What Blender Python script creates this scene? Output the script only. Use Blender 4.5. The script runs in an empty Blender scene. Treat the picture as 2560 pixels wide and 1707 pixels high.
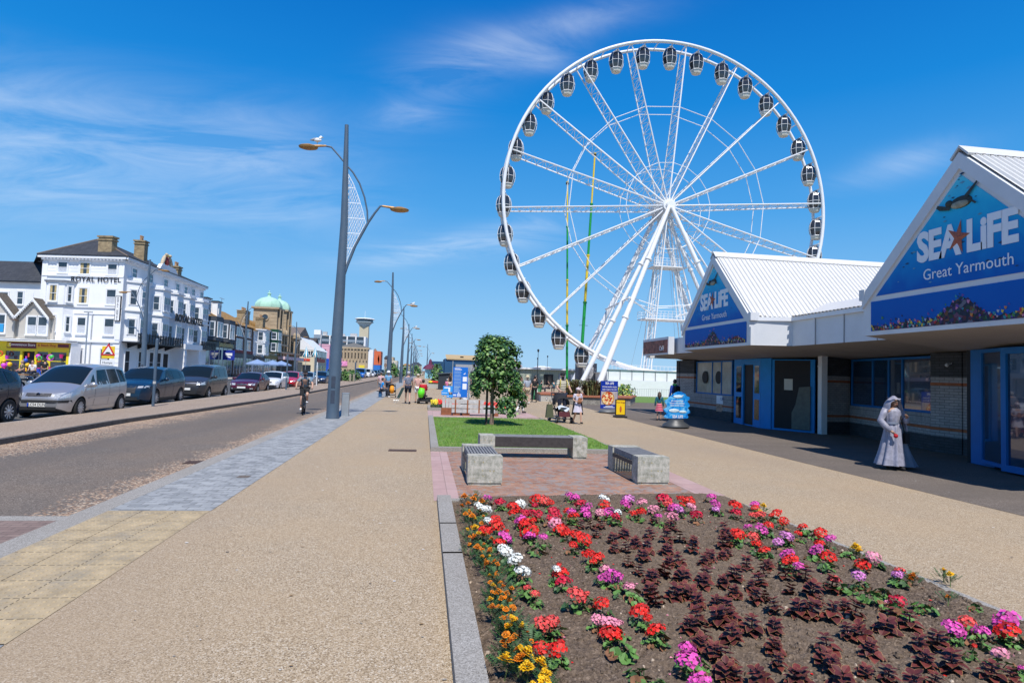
import bpy, bmesh, math, random
from mathutils import Vector, Matrix, Euler, noise
R=random.Random(7)
PI=math.pi
SC=bpy.context.scene
COL=SC.collection
def rad(a): return a*PI/180
# ------------------------------------------------------------ camera maths (measured from the photograph)
FPX=1540.; EYE=1.8; ROLL=0.034
PITCH=rad(2.99056); YAW=rad(7.95123)
cf=Vector((math.sin(YAW)*math.cos(PITCH),math.cos(YAW)*math.cos(PITCH),math.sin(PITCH)))
r0=Vector((math.cos(YAW),-math.sin(YAW),0)); u0=r0.cross(cf)
cr=r0*math.cos(ROLL)+u0*math.sin(ROLL); cu=-r0*math.sin(ROLL)+u0*math.cos(ROLL)
def ray(x,y): return cr*((x-1280)/FPX)+cu*((853.5-y)/FPX)+cf
def G(x,y,z=0.):
    d=ray(x,y); t=(z-EYE)/d.z; return Vector((d.x*t,d.y*t,z))
def D(x,y,Y):
    d=ray(x,y); t=Y/d.y; return Vector((d.x*t,Y,EYE+d.z*t))
# ------------------------------------------------------------ materials
MATS={}
def nodes(name):
    m=bpy.data.materials.new(name); m.use_nodes=True; nt=m.node_tree
    b=nt.nodes['Principled BSDF']; return m,nt,b
def C4(c): return (c[0],c[1],c[2],1)
def mat(name,col,rough=.6,metal=0.,var=.12,scale=6.,bump=0.,spec=.5,coat=0.,dirt=None,dirtamt=.5,emit=None,trans=0.,sheen=0.):
    if name in MATS: return MATS[name]
    m,nt,b=nodes(name); N=nt.nodes; L=nt.links
    b.inputs['Roughness'].default_value=rough; b.inputs['Metallic'].default_value=metal
    b.inputs['Specular IOR Level'].default_value=spec; b.inputs['Coat Weight'].default_value=coat
    b.inputs['Coat Roughness'].default_value=.08
    if trans: b.inputs['Transmission Weight'].default_value=trans
    if sheen: b.inputs['Sheen Weight'].default_value=sheen
    tc=N.new('ShaderNodeTexCoord')
    if var>0 or bump>0 or dirt:
        n=N.new('ShaderNodeTexNoise'); n.inputs['Scale'].default_value=scale; n.inputs['Detail'].default_value=6; n.inputs['Roughness'].default_value=.65
        L.new(tc.outputs['Object'],n.inputs['Vector'])
        rp=N.new('ShaderNodeValToRGB'); e=rp.color_ramp.elements
        e[0].position=.3; e[1].position=.7
        e[0].color=C4([max(0,c*(1-var)) for c in col]); e[1].color=C4([min(1,c*(1+var)) for c in col])
        L.new(n.outputs['Fac'],rp.inputs['Fac']); out=rp.outputs['Color']
        if dirt:
            n2=N.new('ShaderNodeTexNoise'); n2.inputs['Scale'].default_value=scale*.37; n2.inputs['Detail'].default_value=8; n2.inputs['Roughness'].default_value=.75
            L.new(tc.outputs['Object'],n2.inputs['Vector'])
            r2=N.new('ShaderNodeValToRGB'); r2.color_ramp.elements[0].position=.5; r2.color_ramp.elements[1].position=.68
            r2.color_ramp.elements[0].color=(0,0,0,1); r2.color_ramp.elements[1].color=(dirtamt,)*3+(1,)
            L.new(n2.outputs['Fac'],r2.inputs['Fac'])
            mx=N.new('ShaderNodeMix'); mx.data_type='RGBA'; L.new(r2.outputs['Color'],mx.inputs['Factor']); L.new(out,mx.inputs['A']); mx.inputs['B'].default_value=C4(dirt)
            out=mx.outputs['Result']
        L.new(out,b.inputs['Base Color'])
        if bump>0:
            bp=N.new('ShaderNodeBump'); bp.inputs['Strength'].default_value=bump; bp.inputs['Distance'].default_value=.02
            L.new(n.outputs['Fac'],bp.inputs['Height']); L.new(bp.outputs['Normal'],b.inputs['Normal'])
    else: b.inputs['Base Color'].default_value=C4(col)
    if emit: b.inputs['Emission Color'].default_value=C4(emit[:3]); b.inputs['Emission Strength'].default_value=emit[3]
    MATS[name]=m; return m
def ramp(N,stops,interp='LINEAR'):
    r=N.new('ShaderNodeValToRGB'); e=r.color_ramp.elements; r.color_ramp.interpolation=interp
    while len(e)<len(stops): e.new(.5)
    for i,(p,c) in enumerate(stops): e[i].position=p; e[i].color=C4(c)
    return r
def gravel(name,stops,scale=95.,big=.18,tint=(.5,.42,.33),tintamt=.35,bump=.25,streak=None):
    m,nt,b=nodes(name); N=nt.nodes; L=nt.links; tc=N.new('ShaderNodeTexCoord')
    v=N.new('ShaderNodeTexVoronoi'); v.inputs['Scale'].default_value=scale; L.new(tc.outputs['Object'],v.inputs['Vector'])
    s=N.new('ShaderNodeSeparateColor'); L.new(v.outputs['Color'],s.inputs['Color'])
    r=ramp(N,stops); L.new(s.outputs[0],r.inputs['Fac'])
    n=N.new('ShaderNodeTexNoise'); n.inputs['Scale'].default_value=.55; n.inputs['Detail'].default_value=7; n.inputs['Roughness'].default_value=.6; L.new(tc.outputs['Object'],n.inputs['Vector'])
    r2=ramp(N,[(.35,(0,0,0)),(.7,(tintamt,)*3)]); L.new(n.outputs['Fac'],r2.inputs['Fac'])
    mx=N.new('ShaderNodeMix'); mx.data_type='RGBA'; L.new(r2.outputs['Color'],mx.inputs['Factor']); L.new(r.outputs['Color'],mx.inputs['A']); mx.inputs['B'].default_value=C4(tint)
    out=mx.outputs['Result']
    if streak:
        mp=N.new('ShaderNodeMapping'); mp.inputs['Scale'].default_value=streak[0]; L.new(tc.outputs['Object'],mp.inputs['Vector'])
        n3=N.new('ShaderNodeTexNoise'); n3.inputs['Scale'].default_value=1.; n3.inputs['Detail'].default_value=6; L.new(mp.outputs['Vector'],n3.inputs['Vector'])
        r3=ramp(N,[(.45,(0,0,0)),(.7,(streak[2],)*3)]); L.new(n3.outputs['Fac'],r3.inputs['Fac'])
        m3=N.new('ShaderNodeMix'); m3.data_type='RGBA'; L.new(r3.outputs['Color'],m3.inputs['Factor']); L.new(out,m3.inputs['A']); m3.inputs['B'].default_value=C4(streak[1]); out=m3.outputs['Result']
    L.new(out,b.inputs['Base Color']); b.inputs['Roughness'].default_value=.85; b.inputs['Specular IOR Level'].default_value=.25
    bp=N.new('ShaderNodeBump'); bp.inputs['Strength'].default_value=bump; bp.inputs['Distance'].default_value=.006
    L.new(v.outputs['Distance'],bp.inputs['Height']); L.new(bp.outputs['Normal'],b.inputs['Normal'])
    MATS[name]=m; return m
def brickm(name,c1,c2,mortar,bw=.2,bh=.1,ms=.008,rot=0.,axis='xy',extra=None,rough=.8,bump=.4,off=.5,var=.5,scale=1.):
    """block or brick pattern in metres, object coordinates"""
    m,nt,b=nodes(name); N=nt.nodes; L=nt.links; tc=N.new('ShaderNodeTexCoord')
    sp=N.new('ShaderNodeSeparateXYZ'); L.new(tc.outputs['Object'],sp.inputs[0]); cb=N.new('ShaderNodeCombineXYZ')
    ax={'x':0,'y':1,'z':2}
    if axis=='box':   # x+y along, z up
        ad=N.new('ShaderNodeMath'); ad.operation='ADD'; L.new(sp.outputs[0],ad.inputs[0]); L.new(sp.outputs[1],ad.inputs[1])
        L.new(ad.outputs[0],cb.inputs[0]); L.new(sp.outputs[2],cb.inputs[1])
    else: L.new(sp.outputs[ax[axis[0]]],cb.inputs[0]); L.new(sp.outputs[ax[axis[1]]],cb.inputs[1])
    vec=cb.outputs[0]
    if rot:
        mp=N.new('ShaderNodeMapping'); mp.inputs['Rotation'].default_value=(0,0,rot); L.new(vec,mp.inputs['Vector']); vec=mp.outputs[0]
    t=N.new('ShaderNodeTexBrick'); t.inputs['Scale'].default_value=1.; t.inputs['Brick Width'].default_value=bw; t.inputs['Row Height'].default_value=bh
    t.inputs['Mortar Size'].default_value=ms; t.inputs['Mortar Smooth'].default_value=.2; t.offset=off
    t.inputs['Color1'].default_value=C4(c1); t.inputs['Color2'].default_value=C4(c2); t.inputs['Mortar'].default_value=C4(mortar)
    L.new(vec,t.inputs['Vector']); out=t.outputs['Color']
    n=N.new('ShaderNodeTexNoise'); n.inputs['Scale'].default_value=3.*scale; n.inputs['Detail'].default_value=8; n.inputs['Roughness'].default_value=.7; L.new(tc.outputs['Object'],n.inputs['Vector'])
    r=ramp(N,[(.3,(1-var*.6,)*3),(.7,(1+var*.4,)*3)]); L.new(n.outputs['Fac'],r.inputs['Fac'])
    mx=N.new('ShaderNodeMix'); mx.data_type='RGBA'; mx.blend_type='MULTIPLY'; mx.inputs['Factor'].default_value=1.; L.new(out,mx.inputs['A']); L.new(r.outputs['Color'],mx.inputs['B']); out=mx.outputs['Result']
    if extra:   # third tone per patch
        v=N.new('ShaderNodeTexVoronoi'); v.inputs['Scale'].default_value=extra[1]; L.new(tc.outputs['Object'],v.inputs['Vector'])
        s=N.new('ShaderNodeSeparateColor'); L.new(v.outputs['Color'],s.inputs['Color'])
        r2=ramp(N,[(.55,(0,0,0)),(.75,(extra[2],)*3)]); L.new(s.outputs[0],r2.inputs['Fac'])
        m2=N.new('ShaderNodeMix'); m2.data_type='RGBA'; L.new(r2.outputs['Color'],m2.inputs['Factor']); L.new(out,m2.inputs['A']); m2.inputs['B'].default_value=C4(extra[0]); out=m2.outputs['Result']
    L.new(out,b.inputs['Base Color']); b.inputs['Roughness'].default_value=rough; b.inputs['Specular IOR Level'].default_value=.3
    bp=N.new('ShaderNodeBump'); bp.inputs['Strength'].default_value=bump; bp.inputs['Distance'].default_value=.004; bp.invert=True
    L.new(t.outputs['Fac'],bp.inputs['Height']); L.new(bp.outputs['Normal'],b.inputs['Normal'])
    MATS[name]=m; return m
# ------------------------------------------------------------ mesh builder
class MB:
    def __init__(s): s.v=[]; s.f=[]; s.mi=[]; s.m=0; s.T=Matrix.Identity(4)
    def add(s,vs,fs,m=None):
        o=len(s.v); T=s.T
        s.v+=[tuple(T@Vector(v)) for v in vs]; s.f+=[tuple(i+o for i in f) for f in fs]; s.mi+=[s.m if m is None else m]*len(fs); return s
    def box(s,c,d,rz=0,m=None,rx=0,ry=0,tap=1.):
        x,y,z=d[0]/2,d[1]/2,d[2]/2
        M=Matrix.Translation(c)@Euler((rx,ry,rz)).to_matrix().to_4x4()
        vs=[M@Vector((a*x*(tap if k>0 else 1),b*y*(tap if k>0 else 1),k*z)) for k in(-1,1) for a,b in((-1,-1),(1,-1),(1,1),(-1,1))]
        return s.add(vs,[(3,2,1,0),(4,5,6,7),(0,1,5,4),(1,2,6,5),(2,3,7,6),(3,0,4,7)],m)
    def bx(s,x0,x1,y0,y1,z0,z1,m=None): return s.box(((x0+x1)/2,(y0+y1)/2,(z0+z1)/2),(abs(x1-x0),abs(y1-y0),abs(z1-z0)),m=m)
    def quad(s,a,b,c,d,m=None): return s.add([a,b,c,d],[(0,1,2,3)],m)
    def poly(s,ps,m=None): return s.add(ps,[tuple(range(len(ps)))],m)
    def prism(s,ps,off,m=None):
        n=len(ps); off=Vector(off); q=[Vector(p) for p in ps]; vs=q+[p+off for p in q]
        nrm=Vector((0,0,0))
        for i in range(n): nrm+=q[i].cross(q[(i+1)%n])
        fs=[tuple(range(n)),tuple(range(2*n-1,n-1,-1))]+[(i,i+n,(i+1)%n+n,(i+1)%n) for i in range(n)]
        if nrm.dot(off)>0: fs=[tuple(reversed(f)) for f in fs]
        return s.add(vs,fs,m)
    def cyl(s,p0,p1,r0,r1=None,n=12,m=None,cap=True):
        r1=r0 if r1 is None else r1; p0=Vector(p0);p1=Vector(p1); d=(p1-p0)
        if d.length<1e-6: return s
        d.normalize(); a=d.orthogonal().normalized(); b=d.cross(a)
        vs=[];
        for p,r in((p0,r0),(p1,r1)):
            for i in range(n):
                t=2*PI*i/n; vs.append(p+a*(r*math.cos(t))+b*(r*math.sin(t)))
        fs=[(i,(i+1)%n,(i+1)%n+n,i+n) for i in range(n)]
        if cap: fs+=[tuple(range(n-1,-1,-1)),tuple(range(n,2*n))]
        return s.add(vs,fs,m)
    def tube(s,ps,r,n=8,m=None,closed=False):
        ps=[Vector(p) for p in ps]; k=len(ps); rs=r if isinstance(r,(list,tuple)) else [r]*k; vs=[]; up=None
        for i,p in enumerate(ps):
            if closed: t=ps[(i+1)%k]-ps[i-1]
            else: t=ps[min(i+1,k-1)]-ps[max(i-1,0)]
            t.normalize()
            if up is None: up=t.orthogonal().normalized()
            a=(up-t*up.dot(t)); a=a.normalized() if a.length>1e-4 else t.orthogonal().normalized(); up=a; b=t.cross(a)
            for j in range(n):
                q=2*PI*j/n; vs.append(p+a*(rs[i]*math.cos(q))+b*(rs[i]*math.sin(q)))
        fs=[]
        for i in range(k if closed else k-1):
            for j in range(n):
                i2=(i+1)%k; fs.append((i*n+j,i*n+(j+1)%n,i2*n+(j+1)%n,i2*n+j))
        if not closed: fs+=[tuple(range(n-1,-1,-1)),tuple(range((k-1)*n,k*n))]
        return s.add(vs,fs,m)
    def lathe(s,prof,c=(0,0,0),n=16,m=None,sx=1,sy=1,cap=True):
        vs=[];c=Vector(c)
        for r,z in prof:
            for i in range(n):
                t=2*PI*i/n; vs.append(c+Vector((r*sx*math.cos(t),r*sy*math.sin(t),z)))
        fs=[(k*n+i,k*n+(i+1)%n,(k+1)*n+(i+1)%n,(k+1)*n+i) for k in range(len(prof)-1) for i in range(n)]
        if cap: fs+=[tuple(range(n-1,-1,-1)),tuple(range((len(prof)-1)*n,len(prof)*n))]
        return s.add(vs,fs,m)
    def ball(s,c,r,n=10,k=6,m=None):
        if not isinstance(r,(tuple,list)): r=(r,r,r)
        vs=[];fs=[];c=Vector(c)
        for i in range(1,k):
            p=PI*i/k
            for j in range(n):
                t=2*PI*j/n; vs.append(c+Vector((r[0]*math.sin(p)*math.cos(t),r[1]*math.sin(p)*math.sin(t),r[2]*math.cos(p))))
        vs+= [c+Vector((0,0,r[2])),c-Vector((0,0,r[2]))]; a=len(vs)-2; b=a+1
        for i in range(k-2):
            for j in range(n): fs.append((i*n+j,(i+1)*n+j,(i+1)*n+(j+1)%n,i*n+(j+1)%n))
        for j in range(n): fs.append((a,j,(j+1)%n)); fs.append((b,(k-2)*n+(j+1)%n,(k-2)*n+j))
        return s.add(vs,fs,m)
    def grid(s,fn,nu,nv,m=None,flip=False):
        vs=[fn(i/nu,j/nv) for j in range(nv+1) for i in range(nu+1)]; w=nu+1
        fs=[(j*w+i,j*w+i+1,(j+1)*w+i+1,(j+1)*w+i) for j in range(nv) for i in range(nu)]
        if flip: fs=[tuple(reversed(f)) for f in fs]
        return s.add(vs,fs,m)
    def mesh(s,name,mats,smooth=None):
        me=bpy.data.meshes.new(name); me.from_pydata(s.v,[],s.f)
        mats=mats if isinstance(mats,(list,tuple)) else [mats]
        for k in mats: me.materials.append(k)
        me.polygons.foreach_set('material_index',s.mi)
        if smooth is not None:
            me.polygons.foreach_set('use_smooth',[True]*len(s.f))
            if smooth<180: me.set_sharp_from_angle(angle=rad(smooth))
        me.update(); return me
    def build(s,name,mats,parent=None,smooth=None,loc=None,rz=0):
        o=bpy.data.objects.new(name,s.mesh(name,mats,smooth)); COL.objects.link(o)
        if parent: o.parent=parent
        if loc is not None: o.location=loc
        if rz: o.rotation_euler.z=rz
        return o
def tag(o,label=None,cat=None,group=None,kind=None):
    if label: o['label']=label
    if cat: o['category']=cat
    if group: o['group']=group
    if kind: o['kind']=kind
    return o
def thing(name,loc,label,cat,rz=0,group=None):
    o=bpy.data.objects.new(name,None); COL.objects.link(o); o.location=loc; o.rotation_euler=(0,0,rz); o.empty_display_size=.2
    return tag(o,label,cat,group)
KIDS={}
def kids(o): return [c for c in bpy.data.objects if c.parent==o]
def dup(root,loc,rz,label,group=None,scale=None,tree=None):
    r=root.copy(); COL.objects.link(r); r.location=loc; r.rotation_euler=(0,0,rz)
    if scale: r.scale=(scale,)*3 if not isinstance(scale,tuple) else scale
    r['label']=label
    if group: r['group']=group
    def rec(src,dst):
        for ch in tree.get(src.name,[]):
            c=ch.copy(); COL.objects.link(c); c.parent=dst; rec(ch,c)
    tree=tree if tree is not None else maketree([root])
    rec(root,r); return r
def maketree(roots):
    t={}
    for o in bpy.data.objects:
        if o.parent: t.setdefault(o.parent.name,[]).append(o)
    return t
def struct(mb,name,mats,smooth=None,kind='structure'):
    return tag(mb.build(name,mats,smooth=smooth),kind=kind)
def textm(s,size,mat_,name,parent,loc,rot=(PI/2,0,0),sx=1.,off=0.,ext=.006,align='CENTER',spacing=1.,shear=0.):
    cu_=bpy.data.curves.new('t','FONT'); cu_.body=s; cu_.size=size; cu_.offset=off*size; cu_.extrude=ext; cu_.align_x=align; cu_.align_y='CENTER'; cu_.space_character=spacing; cu_.shear=shear; cu_.resolution_u=3
    o=bpy.data.objects.new('t',cu_); me=evalmesh([o],o); bpy.data.objects.remove(o)
    me.transform(Matrix.Diagonal((sx,1,1,1))); me.materials.clear(); me.materials.append(mat_)
    r=bpy.data.objects.new(name,me); COL.objects.link(r); r.parent=parent; r.location=loc; r.rotation_euler=rot; return r
_TS=bpy.data.scenes.new('tmp_eval')
def evalmesh(objs,o):
    for q in objs: _TS.collection.objects.link(q)
    dg=_TS.view_layers[0].depsgraph; dg.update(); me=bpy.data.meshes.new_from_object(o.evaluated_get(dg))
    for q in objs: _TS.collection.objects.unlink(q)
    return me
# ------------------------------------------------------------ base palette
WHITE=mat('white_paint',(.80,.81,.82),.55,var=.05,scale=1.2)
WHITEM=mat('white_metal',(.78,.79,.8),.4,var=.04,scale=2,spec=.5)
BLACK=mat('black_plastic',(.015,.015,.017),.5,var=.1)
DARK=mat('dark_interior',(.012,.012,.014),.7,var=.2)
GLASS=mat('dark_glass',(.012,.016,.02),.04,var=0,spec=.8,coat=.4)
RUBBER=mat('rubber',(.012,.012,.012),.8,var=.2)
CHROME=mat('chrome',(.6,.6,.62),.2,metal=1.,var=0)
CONC=mat('concrete_pale',(.42,.41,.38),.9,var=.12,scale=14,bump=.25)
GRAN=gravel('granite_kerb',[(0,(.17,.16,.145)),(.4,(.29,.275,.25)),(.8,(.37,.355,.325)),(1,(.47,.45,.42))],scale=130,tint=(.24,.215,.18),tintamt=.6,bump=.2)
LAMPM=mat('lamp_blue_grey',(.075,.115,.165),.45,var=.12,scale=1.5,dirt=(.14,.15,.16),dirtamt=.4)
GALV=mat('galvanised',(.42,.45,.47),.4,metal=.5,var=.1)
BRASS=mat('weathered_bronze',(.38,.22,.08),.55,metal=.4,var=.3,scale=8)
# ------------------------------------------------------------ camera, world, sun
cam=bpy.data.cameras.new('camera'); co=bpy.data.objects.new('camera',cam); COL.objects.link(co); SC.camera=co
cam.sensor_width=36; cam.lens=FPX*36/2560; cam.clip_end=9000; cam.clip_start=.05
M=Matrix((cr,cu,-cf)).transposed().to_4x4(); M.translation=Vector((0,0,EYE)); co.matrix_world=M
SUN=Vector((.035,-.62,1)).normalized(); EL=math.asin(SUN.z); AZ=math.atan2(SUN.x,SUN.y)
w=bpy.data.worlds.new('World'); SC.world=w; w.use_nodes=True; nt=w.node_tree; N=nt.nodes; L=nt.links
bg=N['Background']; bg.inputs['Strength'].default_value=.105
sky=N.new('ShaderNodeTexSky'); sky.sky_type='NISHITA'; sky.sun_disc=False; sky.sun_elevation=EL; sky.sun_rotation=AZ; sky.air_density=1.05; sky.dust_density=.35; sky.ozone_density=4.
hs=N.new('ShaderNodeHueSaturation'); hs.inputs['Saturation'].default_value=1.25; hs.inputs['Value'].default_value=1.; hs.inputs['Hue'].default_value=.497
L.new(sky.outputs[0],hs.inputs['Color'])
SKYTINT=True
# thin cirrus, drawn on the sky by direction
tc=N.new('ShaderNodeTexCoord'); sp=N.new('ShaderNodeSeparateXYZ'); L.new(tc.outputs['Generated'],sp.inputs[0])
def mth(op,a,b_=None,cl=False):
    n=N.new('ShaderNodeMath'); n.operation=op; n.use_clamp=cl
    for i,x in enumerate((a,b_)):
        if x is None: continue
        if isinstance(x,(int,float)): n.inputs[i].default_value=x
        else: L.new(x,n.inputs[i])
    return n.outputs[0]
zc=mth('MAXIMUM',sp.outputs[2],.02)
rs=ramp(N,[(0,(.30,.50,.70)),(.1,(.19,.42,.69)),(.25,(.06,.29,.64)),(.4,(.007,.19,.555)),(.56,(.001,.115,.44)),(1,(.001,.05,.28))]); L.new(mth('MAXIMUM',sp.outputs[2],0.),rs.inputs['Fac'])
sc=N.new('ShaderNodeVectorMath'); sc.operation='SCALE'; sc.inputs[3].default_value=10.; L.new(rs.outputs['Color'],sc.inputs[0])
ms=N.new('ShaderNodeMix'); ms.data_type='RGBA'; ms.inputs['Factor'].default_value=.96; L.new(hs.outputs[0],ms.inputs['A']); L.new(sc.outputs[0],ms.inputs['B'])
px=mth('DIVIDE',sp.outputs[0],mth('ADD',zc,.22)); py=mth('DIVIDE',sp.outputs[1],mth('ADD',zc,.22))
cb=N.new('ShaderNodeCombineXYZ'); L.new(px,cb.inputs[0]); L.new(py,cb.inputs[1])
mp=N.new('ShaderNodeMapping'); mp.inputs['Rotation'].default_value=(0,0,.35); mp.inputs['Scale'].default_value=(.75,2.1,1); mp.inputs['Location'].default_value=(3.1,1.2,0); L.new(cb.outputs[0],mp.inputs[0])
n1=N.new('ShaderNodeTexNoise'); n1.inputs['Scale'].default_value=2.3; n1.inputs['Detail'].default_value=10; n1.inputs['Roughness'].default_value=.62; n1.inputs['Distortion'].default_value=.9; L.new(mp.outputs[0],n1.inputs['Vector'])
# hand-placed cloud regions: direction blobs
blobs=[(60,280,.13,.06,.75),(420,370,.2,.07,.85),(660,390,.1,.05,.7),(200,500,.22,.04,.45),(760,540,.12,.03,.45),(100,430,.1,.03,.5),(1110,622,.13,.02,1.5),(1420,60,.10,.020,1.25),(1220,130,.07,.03,1.0),(1010,292,.05,.018,1.2),(1100,200,.07,.045,.8),(1370,140,.05,.02,.8),(2255,412,.07,.02,.85),(1340,560,.08,.02,.6)]
acc=None
for (bx_,by_,sx_,sy_,am) in blobs:
    d=ray(bx_,by_).normalized(); a=Vector((d.y,-d.x,0)).normalized(); b2=a.cross(d).normalized()
    if b2.z<0: b2=-b2
    tl=.16; a2=a*math.cos(tl)+b2*math.sin(tl); b3=-a*math.sin(tl)+b2*math.cos(tl)
    def dotn(v,s_):
        n=N.new('ShaderNodeVectorMath'); n.operation='DOT_PRODUCT'; L.new(tc.outputs['Generated'],n.inputs[0]); n.inputs[1].default_value=tuple(v)
        q=mth('SUBTRACT',n.outputs['Value'],d.dot(v)); q=mth('DIVIDE',q,s_); return mth('MULTIPLY',q,q)
    e=mth('EXPONENT',mth('MULTIPLY',mth('ADD',dotn(a2,sx_),dotn(b3,sy_)),-1.)); e=mth('MULTIPLY',e,am)
    acc=e if acc is None else mth('ADD',acc,e)
rr=ramp(N,[(.36,(.1,.1,.1)),(.68,(1,1,1))]); L.new(n1.outputs['Fac'],rr.inputs['Fac'])
fac=mth('MULTIPLY',mth('MULTIPLY',rr.outputs['Color'],acc),.33,True)
mx=N.new('ShaderNodeMix'); mx.data_type='RGBA'; L.new(fac,mx.inputs['Factor']); L.new(ms.outputs['Result'],mx.inputs['A']); mx.inputs['B'].default_value=(7.0,7.6,8.4,1)
L.new(mx.outputs['Result'],bg.inputs['Color'])
sl=bpy.data.lights.new('sun','SUN'); sl.energy=4.2; sl.angle=rad(.5); sl.color=(1,.955,.89); so=bpy.data.objects.new('sun',sl); COL.objects.link(so)
so.rotation_euler=SUN.to_track_quat('Z','Y').to_euler()
SC.view_settings.view_transform='Standard'; SC.view_settings.look='None'; SC.view_settings.exposure=.32; SC.view_settings.gamma=1
SC.render.engine='CYCLES'
# ============================================================ SETTING: ground
BEIGE=gravel('resin_bound_gravel',[(0,(.12,.083,.05)),(.15,(.215,.158,.097)),(.4,(.335,.256,.162)),(.62,(.42,.325,.213)),(.84,(.475,.382,.27)),(1,(.61,.545,.44))],scale=125,tint=(.425,.305,.178),tintamt=.45,bump=.3,streak=((.3,.1,1),(.3,.235,.17),.5))
ROADM=gravel('asphalt_road',[(0,(.075,.063,.053)),(.5,(.145,.122,.102)),(.85,(.21,.178,.147)),(1,(.34,.285,.23))],scale=75,tint=(.2,.145,.1),tintamt=.45,bump=.3,streak=((.5,.06,1),(.11,.098,.088),.7))
BANDM=gravel('loose_shingle_edge',[(0,(.1,.06,.04)),(.3,(.26,.16,.1)),(.6,(.4,.27,.17)),(.85,(.5,.37,.25)),(1,(.62,.5,.38))],scale=60,tint=(.16,.12,.1),tintamt=.5,bump=.4)
DASPH=gravel('dark_asphalt_forecourt',[(0,(.09,.072,.058)),(.5,(.155,.128,.105)),(.85,(.205,.172,.145)),(1,(.3,.255,.215))],scale=80,tint=(.13,.108,.09),tintamt=.7,bump=.2,streak=((.25,1.2,1),(.115,.098,.083),.7))
PARKM=gravel('parking_asphalt',[(0,(.05,.05,.05)),(.6,(.085,.085,.085)),(1,(.14,.14,.14))],scale=70,tint=(.07,.07,.07),tintamt=.4)
RESV=gravel('reservation_gravel',[(0,(.13,.09,.07)),(.3,(.27,.2,.15)),(.65,(.38,.3,.23)),(1,(.5,.43,.35))],scale=80,tint=(.26,.2,.15),tintamt=.5,bump=.3)
GREYP=brickm('blue_grey_setts',(.215,.225,.23),(.335,.345,.345),(.15,.15,.14),bw=.21,bh=.14,ms=.006,rot=0,axis='xy',extra=((.37,.38,.38),9.,.5),bump=.5,var=.3)
TACT=mat('yellow_tactile',(.39,.305,.185),.85,var=.25,scale=5,bump=.3,dirt=(.25,.22,.17),dirtamt=.8)
BRICKP=brickm('red_brick_paving',(.37,.21,.14),(.31,.16,.11),(.34,.27,.21),bw=.2,bh=.1,ms=.004,axis='xy',extra=((.26,.235,.22),11.,.75),bump=.5,var=.7)
PINK=brickm('pink_slabs',(.42,.28,.26),(.46,.32,.3),(.28,.2,.18),bw=.4,bh=.6,ms=.006,axis='xy',off=0.,var=.25)
CROSSM=brickm('brown_block_crossing',(.2,.14,.12),(.26,.19,.16),(.1,.08,.07),bw=.2,bh=.1,ms=.005,var=.3)
def sheet(name,pts,z,m,kind='structure'):
    b=MB(); b.poly([(x,y,z) for x,y in pts]); return struct(b,name,m,kind=kind)
def strip(name,x0,x1,y0,y1,z,m): return sheet(name,[(x0,y0),(x1,y0),(x1,y1),(x0,y1)],z,m)
gm=mat('far_ground',(.2,.17,.13),.9,var=.2,scale=.05)
strip('ground',-3000,3000,-60,6000,-.13,gm)
wm=mat('sea_water',(.02,.06,.09),.12,var=.2,scale=.1,bump=.2)
sheet('sea',[(150,-60),(2900,-60),(2900,5900),(60,5900),(60,400)],-.1,wm)
# promenade (z 0), carriageway is 0.1 below it
b=MB(); b.bx(-3.68,60,-20,700,-.4,0); struct(b,'promenade_paving',BEIGE)
def shingle_on(m):
    nt=m.node_tree; N=nt.nodes; L=nt.links; b=N['Principled BSDF']; base=b.inputs['Base Color'].links[0].from_socket
    tc=N.new('ShaderNodeTexCoord'); sp=N.new('ShaderNodeSeparateXYZ'); L.new(tc.outputs['Object'],sp.inputs[0])
    def M_(op,a,c=None,cl=False):
        n=N.new('ShaderNodeMath'); n.operation=op; n.use_clamp=cl
        for i,x in enumerate((a,c)):
            if x is None: continue
            if isinstance(x,(int,float)): n.inputs[i].default_value=x
            else: L.new(x,n.inputs[i])
        return n.outputs[0]
    t1=M_('SUBTRACT',1.,M_('DIVIDE',M_('SUBTRACT',-3.98,sp.outputs[0]),.85)); t2=M_('SUBTRACT',1.,M_('DIVIDE',M_('ADD',sp.outputs[0],8.75),1.5))
    t=M_('MAXIMUM',t1,t2)
    n=N.new('ShaderNodeTexNoise'); n.inputs['Scale'].default_value=1.1; n.inputs['Detail'].default_value=6; L.new(tc.outputs['Object'],n.inputs['Vector'])
    v=N.new('ShaderNodeTexVoronoi'); v.inputs['Scale'].default_value=38; L.new(tc.outputs['Object'],v.inputs['Vector']); s=N.new('ShaderNodeSeparateColor'); L.new(v.outputs['Color'],s.inputs['Color'])
    q=M_('ADD',t,M_('ADD',M_('MULTIPLY',M_('SUBTRACT',n.outputs['Fac'],.5),1.1),M_('MULTIPLY',M_('SUBTRACT',s.outputs[0],.5),.75)))
    st=M_('MULTIPLY',M_('GREATER_THAN',q,.52),.9)
    r=ramp(N,[(0,(.12,.07,.045)),(.3,(.27,.17,.11)),(.6,(.42,.29,.19)),(.85,(.52,.4,.28)),(1,(.62,.52,.4))]); L.new(s.outputs[1],r.inputs['Fac'])
    mx=N.new('ShaderNodeMix'); mx.data_type='RGBA'; L.new(st,mx.inputs['Factor']); L.new(base,mx.inputs['A']); L.new(r.outputs['Color'],mx.inputs['B']); L.new(mx.outputs['Result'],b.inputs['Base Color'])
shingle_on(ROADM)
b=MB(); b.bx(-8.9,-3.98,-20,700,-.4,-.085); struct(b,'carriageway',ROADM)
b=MB(); b.bx(-3.98,-3.68,-20,700,-.4,.0); struct(b,'kerb_of_promenade',GRAN)
strip('brown_block_crossing',-8.5,-3.98,-8,7.9,-.079,CROSSM); 
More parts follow.
